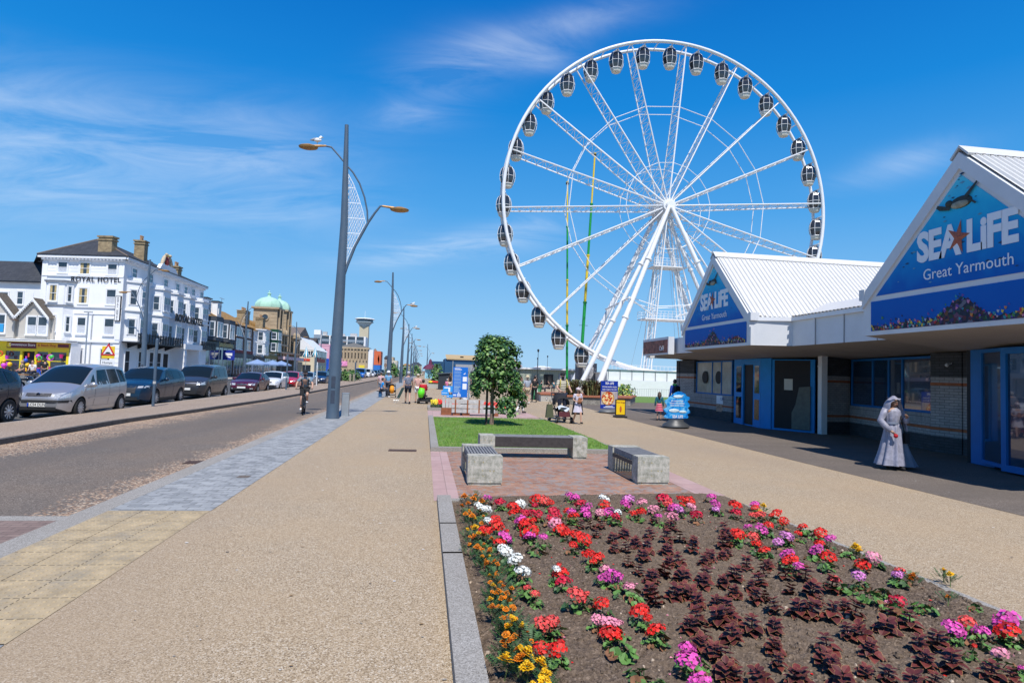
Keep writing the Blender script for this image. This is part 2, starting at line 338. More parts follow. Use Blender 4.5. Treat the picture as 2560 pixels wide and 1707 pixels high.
b=MB(); b.bx(-8.5,-3.98,7.9,8.12,-.2,-.076); struct(b,'crossing_edge_setts',GRAN)
# reservation
b=MB()
kx=[(-8.78,-5),(-8.9,14),(-8.95,19.6),(-8.55,25.4),(-8.1,34),(-8.0,41),(-8.0,55),(-7.8,76),(-7.8,700)]
out=[(x,y) for x,y in kx]; 
b.prism([(x-.14,y,-.4) for x,y in out]+[(-11.05,700,-.4),(-11.05,-5,-.4)],(0,0,.425)); struct(b,'central_reservation',RESV)
KD=mat('stained_kerb',(.1,.09,.08),.9,var=.35,scale=5,bump=.2)
b=MB()
for (xa,ya),(xb,yb) in zip(out[:-1],out[1:]):
    b.prism([(xa,ya,-.4),(xb,yb,-.4),(xb-.139,yb,-.4),(xa-.139,ya,-.4)],(0,0,.432))
struct(b,'kerb_of_reservation',KD)
b=MB(); b.bx(-11.2,-11.05,-5,700,-.4,.02); struct(b,'parking_kerb',mat('parking_kerb_stone',(.3,.27,.24),.9,var=.2,scale=8))
b=MB(); b.bx(-23.0,-11.2,-20,700,-.4,-.1); struct(b,'parking_road',PARKM)
b=MB(); b.bx(-60,-23.0,-20,420,-.4,.02); struct(b,'far_pavement',mat('far_pavement_slabs',(.36,.33,.3),.85,var=.15,scale=2))
# promenade inlays
strip('blue_grey_sett_strip',-3.68,-2.52,8.07,330,.004,GREYP)
strip('yellow_tactile_paving',-3.68,-2.53,4.35,8.06,.004,TACT)
strip('blue_grey_setts_near',-3.68,-2.53,-2,4.34,.004,GREYP)
b=MB()   # tactile domes and joints
for i in range(17):
    for j in range(54):
        x=-3.63+i*.066; y=4.4+j*.067; b.lathe([(.014,0),(.011,.005),(.004,.007)],(x,y,.004),n=6)
tag(b.build('tactile_blisters',TACT),kind='structure')
b=MB()
for j in range(10): b.bx(-3.67,-2.54,4.35+j*.4-.003,4.35+j*.4+.003,.004,.006)
for i in (1,2): b.bx(-3.68+i*.385-.003,-3.68+i*.385+.003,4.36,8.05,.0045,.0065)
struct(b,'tactile_joints',mat('joint_dark',(.12,.1,.07),.9))
sheet('dark_forecourt',[(8.72,-10),(60,-10),(60,60),(9.4,60),(9.12,33.7),(8.73,23.2),(8.62,13)],.004,DASPH)
# brick seating area
sheet('brick_paved_area',[(.56,8.98),(4.3,9.38),(4.4,14.0),(.56,14.0)],.006,BRICKP)
sheet('pink_slab_border',[(.2,8.72),(.56,8.75),(.56,14.0),(.2,14.0)],.005,PINK)
sheet('pink_slab_border_right',[(4.31,9.38),(4.75,9.2),(4.85,14.0),(4.41,14.0)],.005,PINK)
sheet('brick_paved_area_far',[(.2,24.0),(4.8,25.3),(4.8,29),(.2,29)],.005,PINK)
# lawn
LX0,LX1,LY0,LY1=.2,4.75,14.15,23.9
b=MB(); b.bx(LX0,LX0+.18,14.0,LY1+.18,-.1,.1); b.bx(LX0+.18,LX1,14.0,14.18,-.1,.1); b.bx(LX1,LX1+.1,14.0,LY1+1.3,-.1,.02); b.bx(LX0+.18,LX1,LY1,LY1+.18,-.1,.05)
struct(b,'lawn_kerb',GRAN)
LAWN=mat('lawn_turf',(.11,.21,.03),.9,var=.4,scale=6,bump=.4,dirt=(.22,.2,.06),dirtamt=.45)
b=MB(); b.grid(lambda u,v:(LX0+.17+(LX1-LX0-.17)*u,LY0+(LY1-LY0)*v,.05+.03*noise.noise(Vector((u*5,v*9,0)))),30,50); struct(b,'lawn',LAWN,smooth=180)
b=MB(); r=random.Random(3)
for i in range(26000):
    u=r.random(); v=r.random()**1.35; x=LX0+.2+(LX1-LX0-.22)*u; y=LY0+.03+(LY1-LY0-.06)*v
    z=.05+.03*noise.noise(Vector((u*5,v*9,0))); 
    if noise.noise(Vector((x*1.1,y*1.1,7)))>.42 and r.random()<.7: continue
    h=r.uniform(.02,.06)*(1+.5*noise.noise(Vector((x*2,y*2,0)))); a=r.random()*6.28; w_=.006; dx,dy=math.cos(a)*w_,math.sin(a)*w_; lx,ly=r.uniform(-.02,.02),r.uniform(-.02,.02)
    b.add([(x-dx,y-dy,z),(x+dx,y+dy,z),(x+lx,y+ly,z+h)],[(0,1,2)],m=0 if r.random()<.6 else (1 if r.random()<.8 else 2))
struct(b,'lawn_grass_blades',[mat('grass_a',(.13,.26,.03),.7,var=.2),mat('grass_b',(.2,.34,.05),.7,var=.2),mat('grass_dry',(.34,.31,.12),.8,var=.2)],kind='stuff')
# flower bed: kerbs and soil
b=MB()
for i,y in enumerate((-1.2,.0,1.2,2.4,3.6,4.8,5.95,7.1)): b.bx(.24,.425,y+.002,(y+1.2 if i<7 else 8.72)-.002,-.1,.085)
b.bx(.425,.6,8.56,8.72,-.1,.04)
b.prism([(.42,8.62,-.1),(4.6,9.02,-.1),(4.6,9.12,-.1),(.42,8.72,-.1)],(0,0,.13))
b.prism([(4.68,-2,-.1),(4.83,-2,-.1),(4.7,9.1,-.1),(4.58,9.1,-.1)],(0,0,.115))
struct(b,'flower_bed_kerb',GRAN)
def soilz(x,y):
    f=min(1,max(0,(x-.42)/.35))*min(1,max(0,(4.7-x)/.4))
    return .015+.06*f+.012*noise.noise(Vector((x*3,y*3,0)))+.014*noise.noise(Vector((x*11,y*11,2)))+.016*noise.noise(Vector((x*24,y*24,2)))+.011*noise.noise(Vector((x*52,y*52,2)))
SOIL=gravel('dark_soil',[(0,(.055,.038,.026)),(.5,(.115,.083,.058)),(.9,(.165,.122,.088)),(1,(.26,.2,.15))],scale=70,tint=(.18,.135,.095),tintamt=.65,bump=1.)
b=MB()
def sf(u,v):
    y=1.2+7.9*v; x=.42+(4.66-.42)*u; ymax=8.62+.4*(x-.42)/4.2; y=min(y,ymax+.02); return (x,y,soilz(x,y))
b.grid(sf,330,600); struct(b,'flower_bed_soil',SOIL,smooth=180)
b=MB(); r=random.Random(11)   # clods, pebbles
for i in range(7500):
    x=r.uniform(.45,4.6); y=1.6+7.*r.random()**1.2; s=r.uniform(.005,.014) if r.random()<.88 else r.uniform(.014,.03); z=soilz(x,y)
    vs=[Vector((math.cos(t)*s*r.uniform(.7,1.3),math.sin(t)*s*r.uniform(.7,1.3),0)) for t in (0,1.25,2.5,3.77,5.0)]
    b.add([(x+v.x,y+v.y,z-.003) for v in vs]+[(x+v.x*.55,y+v.y*.55,z+s*.7) for v in vs],[(5,6,7,8,9)]+[(k,(k+1)%5,(k+1)%5+5,k+5) for k in range(5)],m=0 if r.random()<.965 else 1)
struct(b,'soil_clods_and_pebbles',[SOIL,mat('pebble',(.5,.4,.3),.7,var=.3)],kind='stuff')
# drains
def drain(x,y,w_,l,lab):
    t=thing('drain_cover',(x,y,.0 if x>-3.9 else -.085),lab,'drain cover'); f=MB(); g=MB()
    f.bx(-w_/2,w_/2,-l/2,l/2,.001,.009)
    for i in range(8):
        xx=-w_/2+.03+(w_-.06)*i/7; g.bx(xx-.012,xx+.012,-l/2+.02,l/2-.02,.009,.015)
    f.build('frame',mat('rust_iron',(.07,.04,.03),.8,var=.3,scale=20),t); g.build('grate',mat('rust_iron2',(.1,.06,.045),.7,var=.3,scale=20),t)
drain(-.42,14.1,.62,.3,'rusty rectangular drain cover set in the beige promenade left of the lawn')
drain(-4.0-.2,12.5,.42,.36,'dark iron gully grate in the road beside the grey kerb')
strip('small_patch_in_setts',-2.9,-2.72,10.4,10.6,.008,DASPH)
# ============================================================ AQUARIUM BUILDING (right)
FASC=mat('fascia_white_panels',(.66,.68,.7),.5,var=.05,scale=1.2,dirt=(.5,.5,.5),dirtamt=.25)
SOFF=mat('soffit_panels',(.42,.37,.32),.7,var=.08,scale=1)
ROOFW=mat('white_sheet_roof',(.6,.6,.585),.5,var=.04,scale=1.5,dirt=(.58,.58,.56),dirtamt=.3)
BRG=brickm('grey_facing_brick',(.42,.39,.37),(.34,.32,.31),(.15,.14,.14),bw=.23,bh=.078,ms=.007,axis='box',var=.3)
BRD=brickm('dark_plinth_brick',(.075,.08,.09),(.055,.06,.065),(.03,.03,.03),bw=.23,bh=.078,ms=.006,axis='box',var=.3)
BRO=mat('orange_brick_band',(.36,.11,.04),.8,var=.25,scale=8)
SOLD=brickm('soldier_brick',(.42,.4,.38),(.34,.32,.31),(.1,.1,.1),bw=.078,bh=.24,ms=.007,axis='box',off=0.,var=.3)
BLUEF=mat('blue_window_frame',(.004,.14,.42),.5,var=.08,scale=3,spec=.3)
BLUED=mat('bright_blue_door',(.006,.24,.62),.5,var=.08,scale=3,spec=.3)
SEA1=None
def seapanel():
    m,nt,b=nodes('blue_underwater_print'); N=nt.nodes; L=nt.links; tc=N.new('ShaderNodeTexCoord')
    sp=N.new('ShaderNodeSeparateXYZ'); L.new(tc.outputs['Object'],sp.inputs[0])
    r=ramp(N,[(.0,(.001,.09,.42)),(.3,(.001,.12,.48)),(.5,(.004,.24,.6)),(.75,(.02,.46,.75)),(1,(.12,.66,.8))])
    mp=N.new('ShaderNodeMapRange'); mp.inputs[1].default_value=3.0; mp.inputs[2].default_value=6.3; L.new(sp.outputs[2],mp.inputs[0])
    n=N.new('ShaderNodeTexNoise'); n.inputs['Scale'].default_value=1.4; n.inputs['Detail'].default_value=5; n.inputs['Distortion'].default_value=1.2; L.new(tc.outputs['Object'],n.inputs['Vector'])
    a=N.new('ShaderNodeMath'); a.operation='MULTIPLY_ADD'; L.new(n.outputs['Fac'],a.inputs[0]); a.inputs[1].default_value=.3; L.new(mp.outputs[0],a.inputs[2])
    a2=N.new('ShaderNodeMath'); a2.operation='SUBTRACT'; L.new(a.outputs[0],a2.inputs[0]); a2.inputs[1].default_value=.15; L.new(a2.outputs[0],r.inputs['Fac'])
    L.new(r.outputs['Color'],b.inputs['Base Color']); b.inputs['Roughness'].default_value=.55; b.inputs['Specular IOR Level'].default_value=.2; return m
SEAP=seapanel()
TXTW=mat('sign_lettering_white',(.8,.82,.85),.5,var=0)
def colm(n,c,**k): return mat(n,c,var=.15,scale=20,**k)
CORAL=[colm('reef_red',(.5,.03,.03)),colm('reef_orange',(.6,.22,.04)),colm('reef_pink',(.55,.2,.35)),colm('reef_purple',(.12,.05,.3)),colm('reef_teal',(.02,.25,.3)),colm('reef_green',(.05,.2,.06)),colm('reef_dark',(.01,.015,.05)),colm('reef_white',(.5,.5,.5)),colm('reef_yellow',(.6,.45,.05))]
aq=thing('aquarium_building',(0,0,0),'white roofed aquarium building with blue signed gables over grey brick walls','building')
def reefmat():
    if 'reef_print' in MATS: return MATS['reef_print']
    m,nt,b=nodes('reef_print'); N=nt.nodes; L=nt.links; tc=N.new('ShaderNodeTexCoord')
    n=N.new('ShaderNodeTexNoise'); n.inputs['Scale'].default_value=6; n.inputs['Detail'].default_value=3; L.new(tc.outputs['Object'],n.inputs['Vector'])
    v=N.new('ShaderNodeTexVoronoi'); v.inputs['Scale'].default_value=14; v.inputs['Randomness'].default_value=1.; L.new(tc.outputs['Object'],v.inputs['Vector'])
    s=N.new('ShaderNodeSeparateColor'); L.new(v.outputs['Color'],s.inputs['Color'])
    r=ramp(N,[(0,(.01,.02,.07)),(.3,(.02,.03,.1)),(.4,(.25,.03,.05)),(.5,(.02,.14,.14)),(.6,(.4,.14,.24)),(.7,(.03,.12,.05)),(.78,(.42,.16,.04)),(.86,(.1,.05,.25)),(.95,(.4,.4,.42))],'CONSTANT'); L.new(s.outputs[0],r.inputs['Fac'])
    mx=N.new('ShaderNodeMix'); mx.data_type='RGBA'; mx.blend_type='MULTIPLY'; mx.inputs['Factor'].default_value=.8
    r2=ramp(N,[(0,(1.2,1.2,1.2)),(.07,(.15,.15,.25))]); L.new(v.outputs['Distance'],r2.inputs['Fac']); L.new(r.outputs['Color'],mx.inputs['A']); L.new(r2.outputs['Color'],mx.inputs['B'])
    L.new(mx.outputs['Result'],b.inputs['Base Color']); b.inputs['Roughness'].default_value=.6; MATS['reef_print']=m; return m
def gable(X,Y0,Y1,zb,ze,zp,tag_,back=26.):
    """gable in the plane X=const, facing -X; Y0 near end, Y1 far end"""
    yc=(Y0+Y1)/2
    b=MB()  # bargeboard panel: white gable wall
    b.prism([(X,Y1,zb),(X,Y1,ze),(X,yc,zp),(X,Y0,ze),(X,Y0,zb)],(.12,0,0))
    b.build('gable_wall',FASC,aq)
    # raised verge boards
    b=MB()
    for s,(ya,yb) in ((1,(Y1,yc)),(-1,(Y0,yc))):
        th=.24
        d=Vector((0,yb-ya,zp-ze)).normalized(); n=Vector((0,-d.z*s*(-1),abs(d.y)))
        n=Vector((0,s*d.z,abs(d.y)))
        p0=Vector((X-.05,ya,ze)); p1=Vector((X-.05,yb,zp)); dn=Vector((0,0,-th/abs(d.y)))
        q=[p0+n*.0,p1,p1+dn,p0+dn+Vector((0,0,0))]
        b.prism([tuple(v) for v in q],(.05,0,0))
    b.build('verge_board',FASC,aq)
    for ya in (Y1,Y0): b=MB(); b.bx(X-.06,X+.25,ya-.09,ya+.09,ze-.12,ze+.14); b.build('kneeler',FASC,aq)
    # panels
    def at_z(z,m):  # half width at z with margin m
        t=(zp-z)/(zp-ze); return (Y1-yc)*min(t,1)-m
    sl=(zp-ze)/(Y1-yc)
    zt=zb+ .92; # bottom of the triangular panel
    b=MB(); hz=.42
    hwb=(zp-.42-zt)/sl*.985
    if hwb>Y1-yc-.27: hwb=Y1-yc-.27
    b.prism([(X-.012,yc+hwb,zt),(X-.012,yc,zt+hwb*sl),(X-.012,yc-hwb,zt)],(.012,0,0)); p=b.build('triangular_sign',SEAP,aq)
    b=MB(); b.bx(X-.012,X,yc-(Y1-yc)+.26,yc+(Y1-yc)-.26,zb+.1,zb+.80); p2=b.build('reef_sign',SEAP,aq)
    # text, reads along -Y direction as seen from -X : x axis -> -Y
    W=hwb*2; rot=(PI/2,0,-PI/2)
    k=W/4.7
    textm('SEA LiFE',.86*k,TXTW,'lettering',p,(X-.02,yc-.06*k,zt+.86*k),rot,sx=.80,off=.042,ext=.004,spacing=.94)
    textm('Great Yarmouth',.33*k,TXTW,'lettering',p,(X-.02,yc-.1*k,zt+.27*k),rot,sx=.92,ext=.003,spacing=1.02)
    b=MB(); vs=[(X-.05,yc+.05*k,zt+.92*k)]; n=10
    for i in range(n):
        a=PI/2+.25+i*PI/5; rr_=.33*k if i%2==0 else .11*k
        vs.append((X-.026,yc+.05*k+rr_*math.cos(a)*.85,zt+.92*k+rr_*math.sin(a)*1.1))
    b.add(vs,[(0,1+i,1+(i+1)%n) for i in range(n)][::1]); b.build('starfish',mat('starfish_red',(.38,.1,.05),.6,var=.3,scale=30),p)
    # turtle
    tz=zt+1.62*k; ty=yc-.02*k; q_=.62
    b=MB(); b.ball((X-.02,ty,tz),(.03,.42*k*q_,.2*k*q_),14,8,0); b.ball((X-.03,ty+.02,tz-.06*k*q_),(.03,.36*k*q_,.13*k*q_),12,6,1)
    b.ball((X-.03,ty+.46*k*q_,tz+.06*k*q_),(.03,.14*k*q_,.11*k*q_),10,6,0)
    def flip_(pts,m=0): b.poly([(X-.045,ty+y*k*q_,tz+z*k*q_) for y,z in pts],m)
    flip_([(-.0,.05),(-.12,.14),(-.72,.62),(-.78,.64),(-.7,.52),(-.2,.02)]); flip_([(.35,-.05),(.55,-.02),(.88,.1),(.95,.02),(.8,-.1),(.4,-.18)]); flip_([(-.35,-.05),(-.42,-.02),(-.6,-.16),(-.55,-.2)])
    b.build('turtle_picture',[mat('turtle_dark',(.03,.035,.025),.6,var=.4,scale=12),mat('turtle_pale',(.3,.28,.2),.6,var=.3,scale=12)],p)
    # light streaks and fish
    b=MB(); r=random.Random(5)
    for i in range(40):
        z=zt+r.uniform(.1,2.6)*k; hw=max(.05,(zt+hwb*sl-z)/sl-.12); y=yc+r.uniform(-1,1)*hw; s=r.uniform(.02,.05)*k
        b.poly([(X-.0155-.0001*i,y+s*1.6,z),(X-.0155-.0001*i,y,z+s*.6),(X-.0155-.0001*i,y-s*1.6,z),(X-.0155-.0001*i,y,z-s*.6)][::1],0 if r.random()<.6 else 1)
    b.build('small_fish',[mat('fish_pale',(.1,.3,.45),.6,var=.2),mat('fish_dark',(.006,.05,.14),.6,var=.2)],p)
    b=MB(); r=random.Random(9)
    hw=(Y1-yc)-.3
    rm_=reefmat(); pts=[(X-.0135,yc+hw,zb+.103)]; n_=90
    for i in range(n_+1):
        y=hw-2*hw*i/n_; c=math.exp(-((y)/.42)**2)*.42+.14*math.exp(-((y+1.7)/.35)**2)
        pts.append((X-.0135,yc+y,min(zb+.78,zb+.17+c+.1*abs(noise.noise(Vector((y*5,X,1))))+.07*abs(noise.noise(Vector((y*17,X,2)))))))
    pts.append((X-.0135,yc-hw,zb+.103))
    rb_=MB()
    for i in range(1,len(pts)-2): rb_.quad(pts[i],pts[i+1],(X-.0135,pts[i+1][1],zb+.103),(X-.0135,pts[i][1],zb+.103))
    rb_.build('reef_rocks',rm_,p2)
    for i in range(260):
        y=r.uniform(-1,1)*hw; c=math.exp(-((y-.0)/.5)**2)+.25*math.exp(-((y+1.6)/.4)**2)
        z=abs(r.gauss(0,.09))+c*r.uniform(0,.5); z=min(z,.6); s=r.uniform(.018,.05)
        cols=r.choice([0,0,1,2,3,4,5,6,6,6,7,8]) if z<.2 else r.choice([3,3,4,5,6,6,2])
        yy=yc+y; zz=zb+.12+z; n=r.choice([5,6,7]); x_=X-.014-.00004*i
        b.poly([(x_,yy+s*math.cos(6.28*q/n)*(1 if q%2 else .6),min(zb+.79,max(zb+.102,zz+s*math.sin(6.28*q/n)*(1 if q%2 else .6)))) for q in range(n)],cols)
    b.build('reef_picture',CORAL,p2)
    # roof: ribbed sheets
    b=MB()
    for s in (1,-1):
        ya=Y1 if s>0 else Y0
        ex=1.03; ye=yc+(ya-yc)*ex; ze_=zp-(zp-ze)*ex; n=int((back)/.0868)
        x0=X+.02
        prof=[]
        xx=x0
        while xx<x0+back:
            prof+=[(xx,.0),(xx+.05,.0),(xx+.07,.06),(xx+.12,.06)]; xx+=.17
        vs=[];fs=[]
        for (px_,h) in prof: vs+=[(px_,yc,zp+.06+h),(px_,ye,ze_+.06+h)]
        for i in range(len(prof)-1):
            q=(2*i,2*i+1,2*i+3,2*i+2); fs.append(q if s<0 else q[::-1])
        b.add(vs,fs)
    b.build('roof',ROOFW,aq)
    b=MB(); b.prism([(X-.05,yc-.22,zp-.08),(X-.05,yc,zp+.14),(X-.05,yc+.22,zp-.08),(X-.05,yc+.2,zp-.12),(X-.05,yc,zp+.09),(X-.05,yc-.2,zp-.12)],(back+.05,0,0)); b.build('ridge_cap',ROOFW,aq)
    b=MB()
    for i in range(int(back/.17)):
        for s in (1,-1):
            b.box((X+.12+i*.17,yc+s*.235,zp-.105),(.07,.02,.03))
    b.build('ridge_filler',mat('roof_gap_dark',(.12,.11,.1),.9),aq)
    # inner gable end cap hidden side (back)
    b=MB(); b.prism([(X+back,Y1,zb),(X+back,Y1,ze),(X+back,yc,zp),(X+back,Y0,ze),(X+back,Y0,zb)],(.05,0,0)); b.build('rear_gable',FASC,aq)
gable(10.52,18.86,24.25,3.0,3.93,6.47,'far',24.)
gable(10.50,8.06,13.58,3.0,3.98,6.55,'near',24.)
def wallseg(name,pts,z0,z1,m,th=.1,smooth=None):
    b=MB()
    for (xa,ya),(xb,yb) in zip(pts[:-1],pts[1:]):
        d=Vector((xb-xa,yb-ya,0)).normalized(); n=Vector((-d.y,d.x,0))*th
        b.prism([(xa,ya,z0),(xb,yb,z0),(xb+n.x,yb+n.y,z0),(xa+n.x,ya+n.y,z0)],(0,0,z1-z0))
    return b.build(name,m,aq,smooth=smooth)
# fascia returns and middle fascia  (outer face line, walking so that the inside is to the left)
wallseg('fascia_return',[(11.72,18.42),(10.62,18.86)],3.0,3.80,FASC,-.1)
wallseg('middle_fascia',[(11.72,18.42),(11.68,13.58)],3.0,3.80,FASC,.1)
wallseg('fascia_return',[(11.68,13.58),(10.62,13.58)],3.0,3.80,FASC,.1)
wallseg('gutter_trim',[(11.64,18.40),(11.60,13.66)],3.80,3.93,WHITEM,.25)
wallseg('gutter_trim',[(11.66,18.36),(10.66,18.80)],3.80,3.93,WHITEM,-.25)
wallseg('fascia_return',[(10.62,24.25),(11.9,24.9)],3.0,3.80,FASC,.1)
wallseg('side_fascia',[(11.9,24.9),(12.2,31.6)],3.05,3.8,FASC,-.1)
b=MB()
for i in range(28): b.box((11.66,13.7+i*.168,3.945),(.14,.07,.03))
b.build('roof_sheet_ends',mat('sheet_gap',(.16,.15,.14),.9),aq)
b=MB()   # panel joints in fascia
for y in (17.2,15.9,14.6): b.bx(11.672,11.70,y-.006,y+.006,3.0,3.8)
b.build('panel_joint',mat('joint_grey',(.3,.31,.32),.8),aq)
# low white roof deck behind the middle fascia
b=MB(); b.bx(11.83,34,13.0,19.5,3.7,3.86); b.bx(12.3,34,24.1,31.6,3.7,3.84); b.build('flat_roof',ROOFW,aq)
b=MB(); b.quad((12.1,13.6,3.9),(12.1,18.9,3.9),(13.2,18.9,4.5),(13.2,13.6,4.5)); b.build('rear_roof_slope',ROOFW,aq)
# soffit: slopes from fascia bottom (z 3.0) to wall head (2.72)
b=MB()
def sof(ps): b.poly(ps)
sof([(10.53,8.1,3.001),(10.53,13.57,3.001),(13.3,13.9,2.76),(13.3,8.1,2.76)])
sof([(10.53,13.57,3.001),(11.70,13.6,3.001),(15.75,14.2,2.76),(13.3,13.9,2.76)])
sof([(11.70,13.6,3.001),(11.74,18.4,3.001),(14.3,20.9,2.80),(15.75,20.9,2.76),(15.75,14.2,2.76)])
sof([(11.74,18.4,3.001),(10.55,18.87,3.001),(13.5,22.5,2.74),(14.3,20.9,2.80)])
sof([(10.55,18.87,3.001),(10.55,24.24,3.001),(13.3,25.0,2.74),(13.5,22.5,2.74)])
sof([(10.55,24.24,3.001),(11.92,24.9,3.001),(12.2,31.5,3.05),(14.3,31.5,2.74),(13.3,25.0,2.74)])
sof([(13.5,22.5,2.74),(13.3,25.0,2.74),(15.9,25.,2.76),(15.9,20.9,2.76),(14.3,20.9,2.8)])
b.build('soffit',SOFF,aq)
# brick walls, banded
def banded(x0,y0,x1,y1,zt,th=.25,sill=None):
    d=Vector((x1-x0,y1-y0,0)); l=d.length; a=math.atan2(d.y,d.x); c=Vector(((x0+x1)/2,(y0+y1)/2,0)); n=Vector((d.y,-d.x,0)).normalized()
    segs=[(0,.45,BRD,'brick_plinth',.0),(.45,.62,BRG,'brick_wall',-.004),(.62,.70,BRO,'orange_brick_band',-.001)]
    if zt<1.2: segs+=[(.70,zt-.25,BRG,'brick_wall',-.004),(zt-.25,zt,SOLD,'soldier_course',-.002)]
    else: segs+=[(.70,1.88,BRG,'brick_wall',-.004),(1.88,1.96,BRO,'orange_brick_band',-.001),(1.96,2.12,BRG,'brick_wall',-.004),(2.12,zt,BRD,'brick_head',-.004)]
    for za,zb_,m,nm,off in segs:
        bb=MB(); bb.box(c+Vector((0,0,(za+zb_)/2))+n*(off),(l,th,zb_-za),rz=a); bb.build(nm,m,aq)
# near section: wall from brick pier (14.75,15.3) to (15.6,20.9)
banded(15.62,20.75,14.62,15.9,1.06)                 # low wall under long window
banded(14.58,15.95,14.72,15.05,2.8,.3)                # near brick pier
banded(15.55,21.0,14.45,20.75,2.8,.3)              # pier behind the white post
banded(13.3,31.2,15.2,31.4,2.8,.3)
banded(13.42,30.9,13.62,29.6,2.8,.3)               # far pier
banded(13.6,29.6,13.45,25.4,1.15)                  # low wall under the small window
def window(x0,y0,x1,y1,z0,z1,mull,fw=.07,fm=BLUEF,name='window',glass=GLASS,depth=.08):
    d=Vector((x1-x0,y1-y0,0)); l=d.length; a=math.atan2(d.y,d.x)
    b=MB(); b.T=Matrix.Translation((x0,y0,0))@Matrix.Rotation(a,4,'Z')
    b.bx(0,l,-depth/2,depth/2,z0,z0+fw); b.bx(0,l,-depth/2,depth/2,z1-fw,z1)
    for f in [0]+list(mull)+[1]:
        xx=f*l; xa=max(0,xx-fw/2); xb=min(l,xx+fw/2)
        if f==0: xa,xb=0,fw
        if f==1: xa,xb=l-fw,l
        b.bx(xa,xb,-depth/2,depth/2,z0+fw,z1-fw)
    w_=b.build(name,fm,aq)
    b=MB(); b.T=Matrix.Translation((x0,y0,0))@Matrix.Rotation(a,4,'Z'); b.bx(fw,l-fw,-.008,.008,z0+fw,z1-fw); b.build('pane',glass,w_)
    return w_
SHOPG=mat('shop_glass',(.012,.04,.085),.02,var=.5,scale=1.3,spec=1.,coat=1.)
window(15.55,20.7,14.70,16.0,1.06,2.74,(.3,.5,.66),glass=SHOPG)
window(13.6,29.5,13.47,25.6,1.15,2.72,(.47,.72),fw=.06,glass=mat('pale_poster_glass',(.42,.4,.33),.1,var=.25,scale=1.5,spec=.8))
# posters inside
b=MB()
for y in (28.4,27.0): b.cyl((13.50,y,1.95),(13.49,y,1.95),.3,n=20)
b.build('round_window_sticker',DARK,aq)
# entrance: blue door frames
def door(name,x0,y0,x1,y1,z1,fw,lights,leafm=BLUED):
    """panelled blue frame with glass lights given in fraction boxes (u0,u1,z0,z1)"""
    d=Vector((x1-x0,y1-y0,0)); l=d.length; a=math.atan2(d.y,d.x); T=Matrix.Translation((x0,y0,0))@Matrix.Rotation(a,4,'Z')
    b=MB(); b.T=T; b.bx(0,l,-.05,.05,0,z1); dd_=b.build(name,leafm,aq)
    for (u0,u1,za,zb_,m) in lights:
        b=MB(); b.T=T; b.bx(u0*l,u1*l,-.062,.062,za,zb_); b.build('pane',m,dd_)
    return dd_
IMG=mat('orange_print',(.4,.16,.04),.5,var=.6,scale=14)
door('entrance_door',13.45,25.35,13.18,22.75,2.74,.1,[(.1,.3,1.35,2.45,GLASS),(.1,.3,.25,1.15,GLASS),(.42,.74,.06,2.5,DARK),(.8,.96,1.35,2.45,GLASS),(.8,.96,.3,1.1,IMG)])
b=MB(); b.box((13.28,24.25,1.27),(.16,.07,2.5)); b.cyl((13.2,24.28,1.0),(13.2,24.28,1.5),.018); b.build('open_door_leaf',BLUED,aq)
door('blue_side_panel',13.18,22.75,13.32,22.25,2.74,.1,[])
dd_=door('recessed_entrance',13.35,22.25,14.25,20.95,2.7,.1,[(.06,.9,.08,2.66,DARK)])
b=MB(); b.box((13.66,21.7,1.75),(.02,.32,.42),rz=.6); b.build('notice',mat('paper',(.6,.58,.5),.8,var=.05),dd_)
b=MB(); b.prism([(13.72,21.55,.1),(14.1,21.0,.1),(14.1,21.0,1.7),(13.87,21.33,1.66),(13.8,21.44,1.0),(13.72,21.55,.7)],(-.03,-.02,0)); b.build('grey_display_board',mat('board_grey',(.13,.14,.12),.7,var=.2),dd_)
# white column
b=MB(); b.bx(14.2,14.42,20.5,20.72,0,2.9); b.build('white_column',WHITEM,aq)
# near blue glazed doors, right edge of the picture
window(13.3,13.35,13.12,12.55,0.02,2.76,(),fw=.34,name='blue_door_post',depth=.18)
window(13.05,12.9,12.6,11.9,.1,2.74,(),fw=.08,name='sidelight',glass=SHOPG)
window(12.62,11.95,12.3,9.6,.05,2.74,(.5,),fw=.14,name='glazed_door',glass=SHOPG,depth=.12)
window(12.3,9.6,12.2,7.9,.05,2.74,(.5,),fw=.14,name='glazed_door',glass=SHOPG,depth=.12)
banded(14.7,15.0,14.2,13.4,2.8,.2)
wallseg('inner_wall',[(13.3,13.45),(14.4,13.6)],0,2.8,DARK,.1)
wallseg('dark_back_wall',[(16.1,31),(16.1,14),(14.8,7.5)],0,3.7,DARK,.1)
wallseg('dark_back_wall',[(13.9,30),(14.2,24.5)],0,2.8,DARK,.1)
# poster boards under the small window
b=MB(); b.bx(13.36,13.40,25.75,26.9,.75,1.12); p=b.build('cafe_sign',WHITE,aq); textm('CAFE',.18,mat('sign_blue_text',(.01,.04,.2),.6,var=0),'lettering',p,(13.355,26.3,.98),(PI/2,0,-PI/2),ext=.002)
b=MB(); b.bx(13.36,13.40,25.75,26.9,.4,.74); b.build('food_poster',mat('food_print',(.4,.25,.17),.6,var=.7,scale=12),aq)
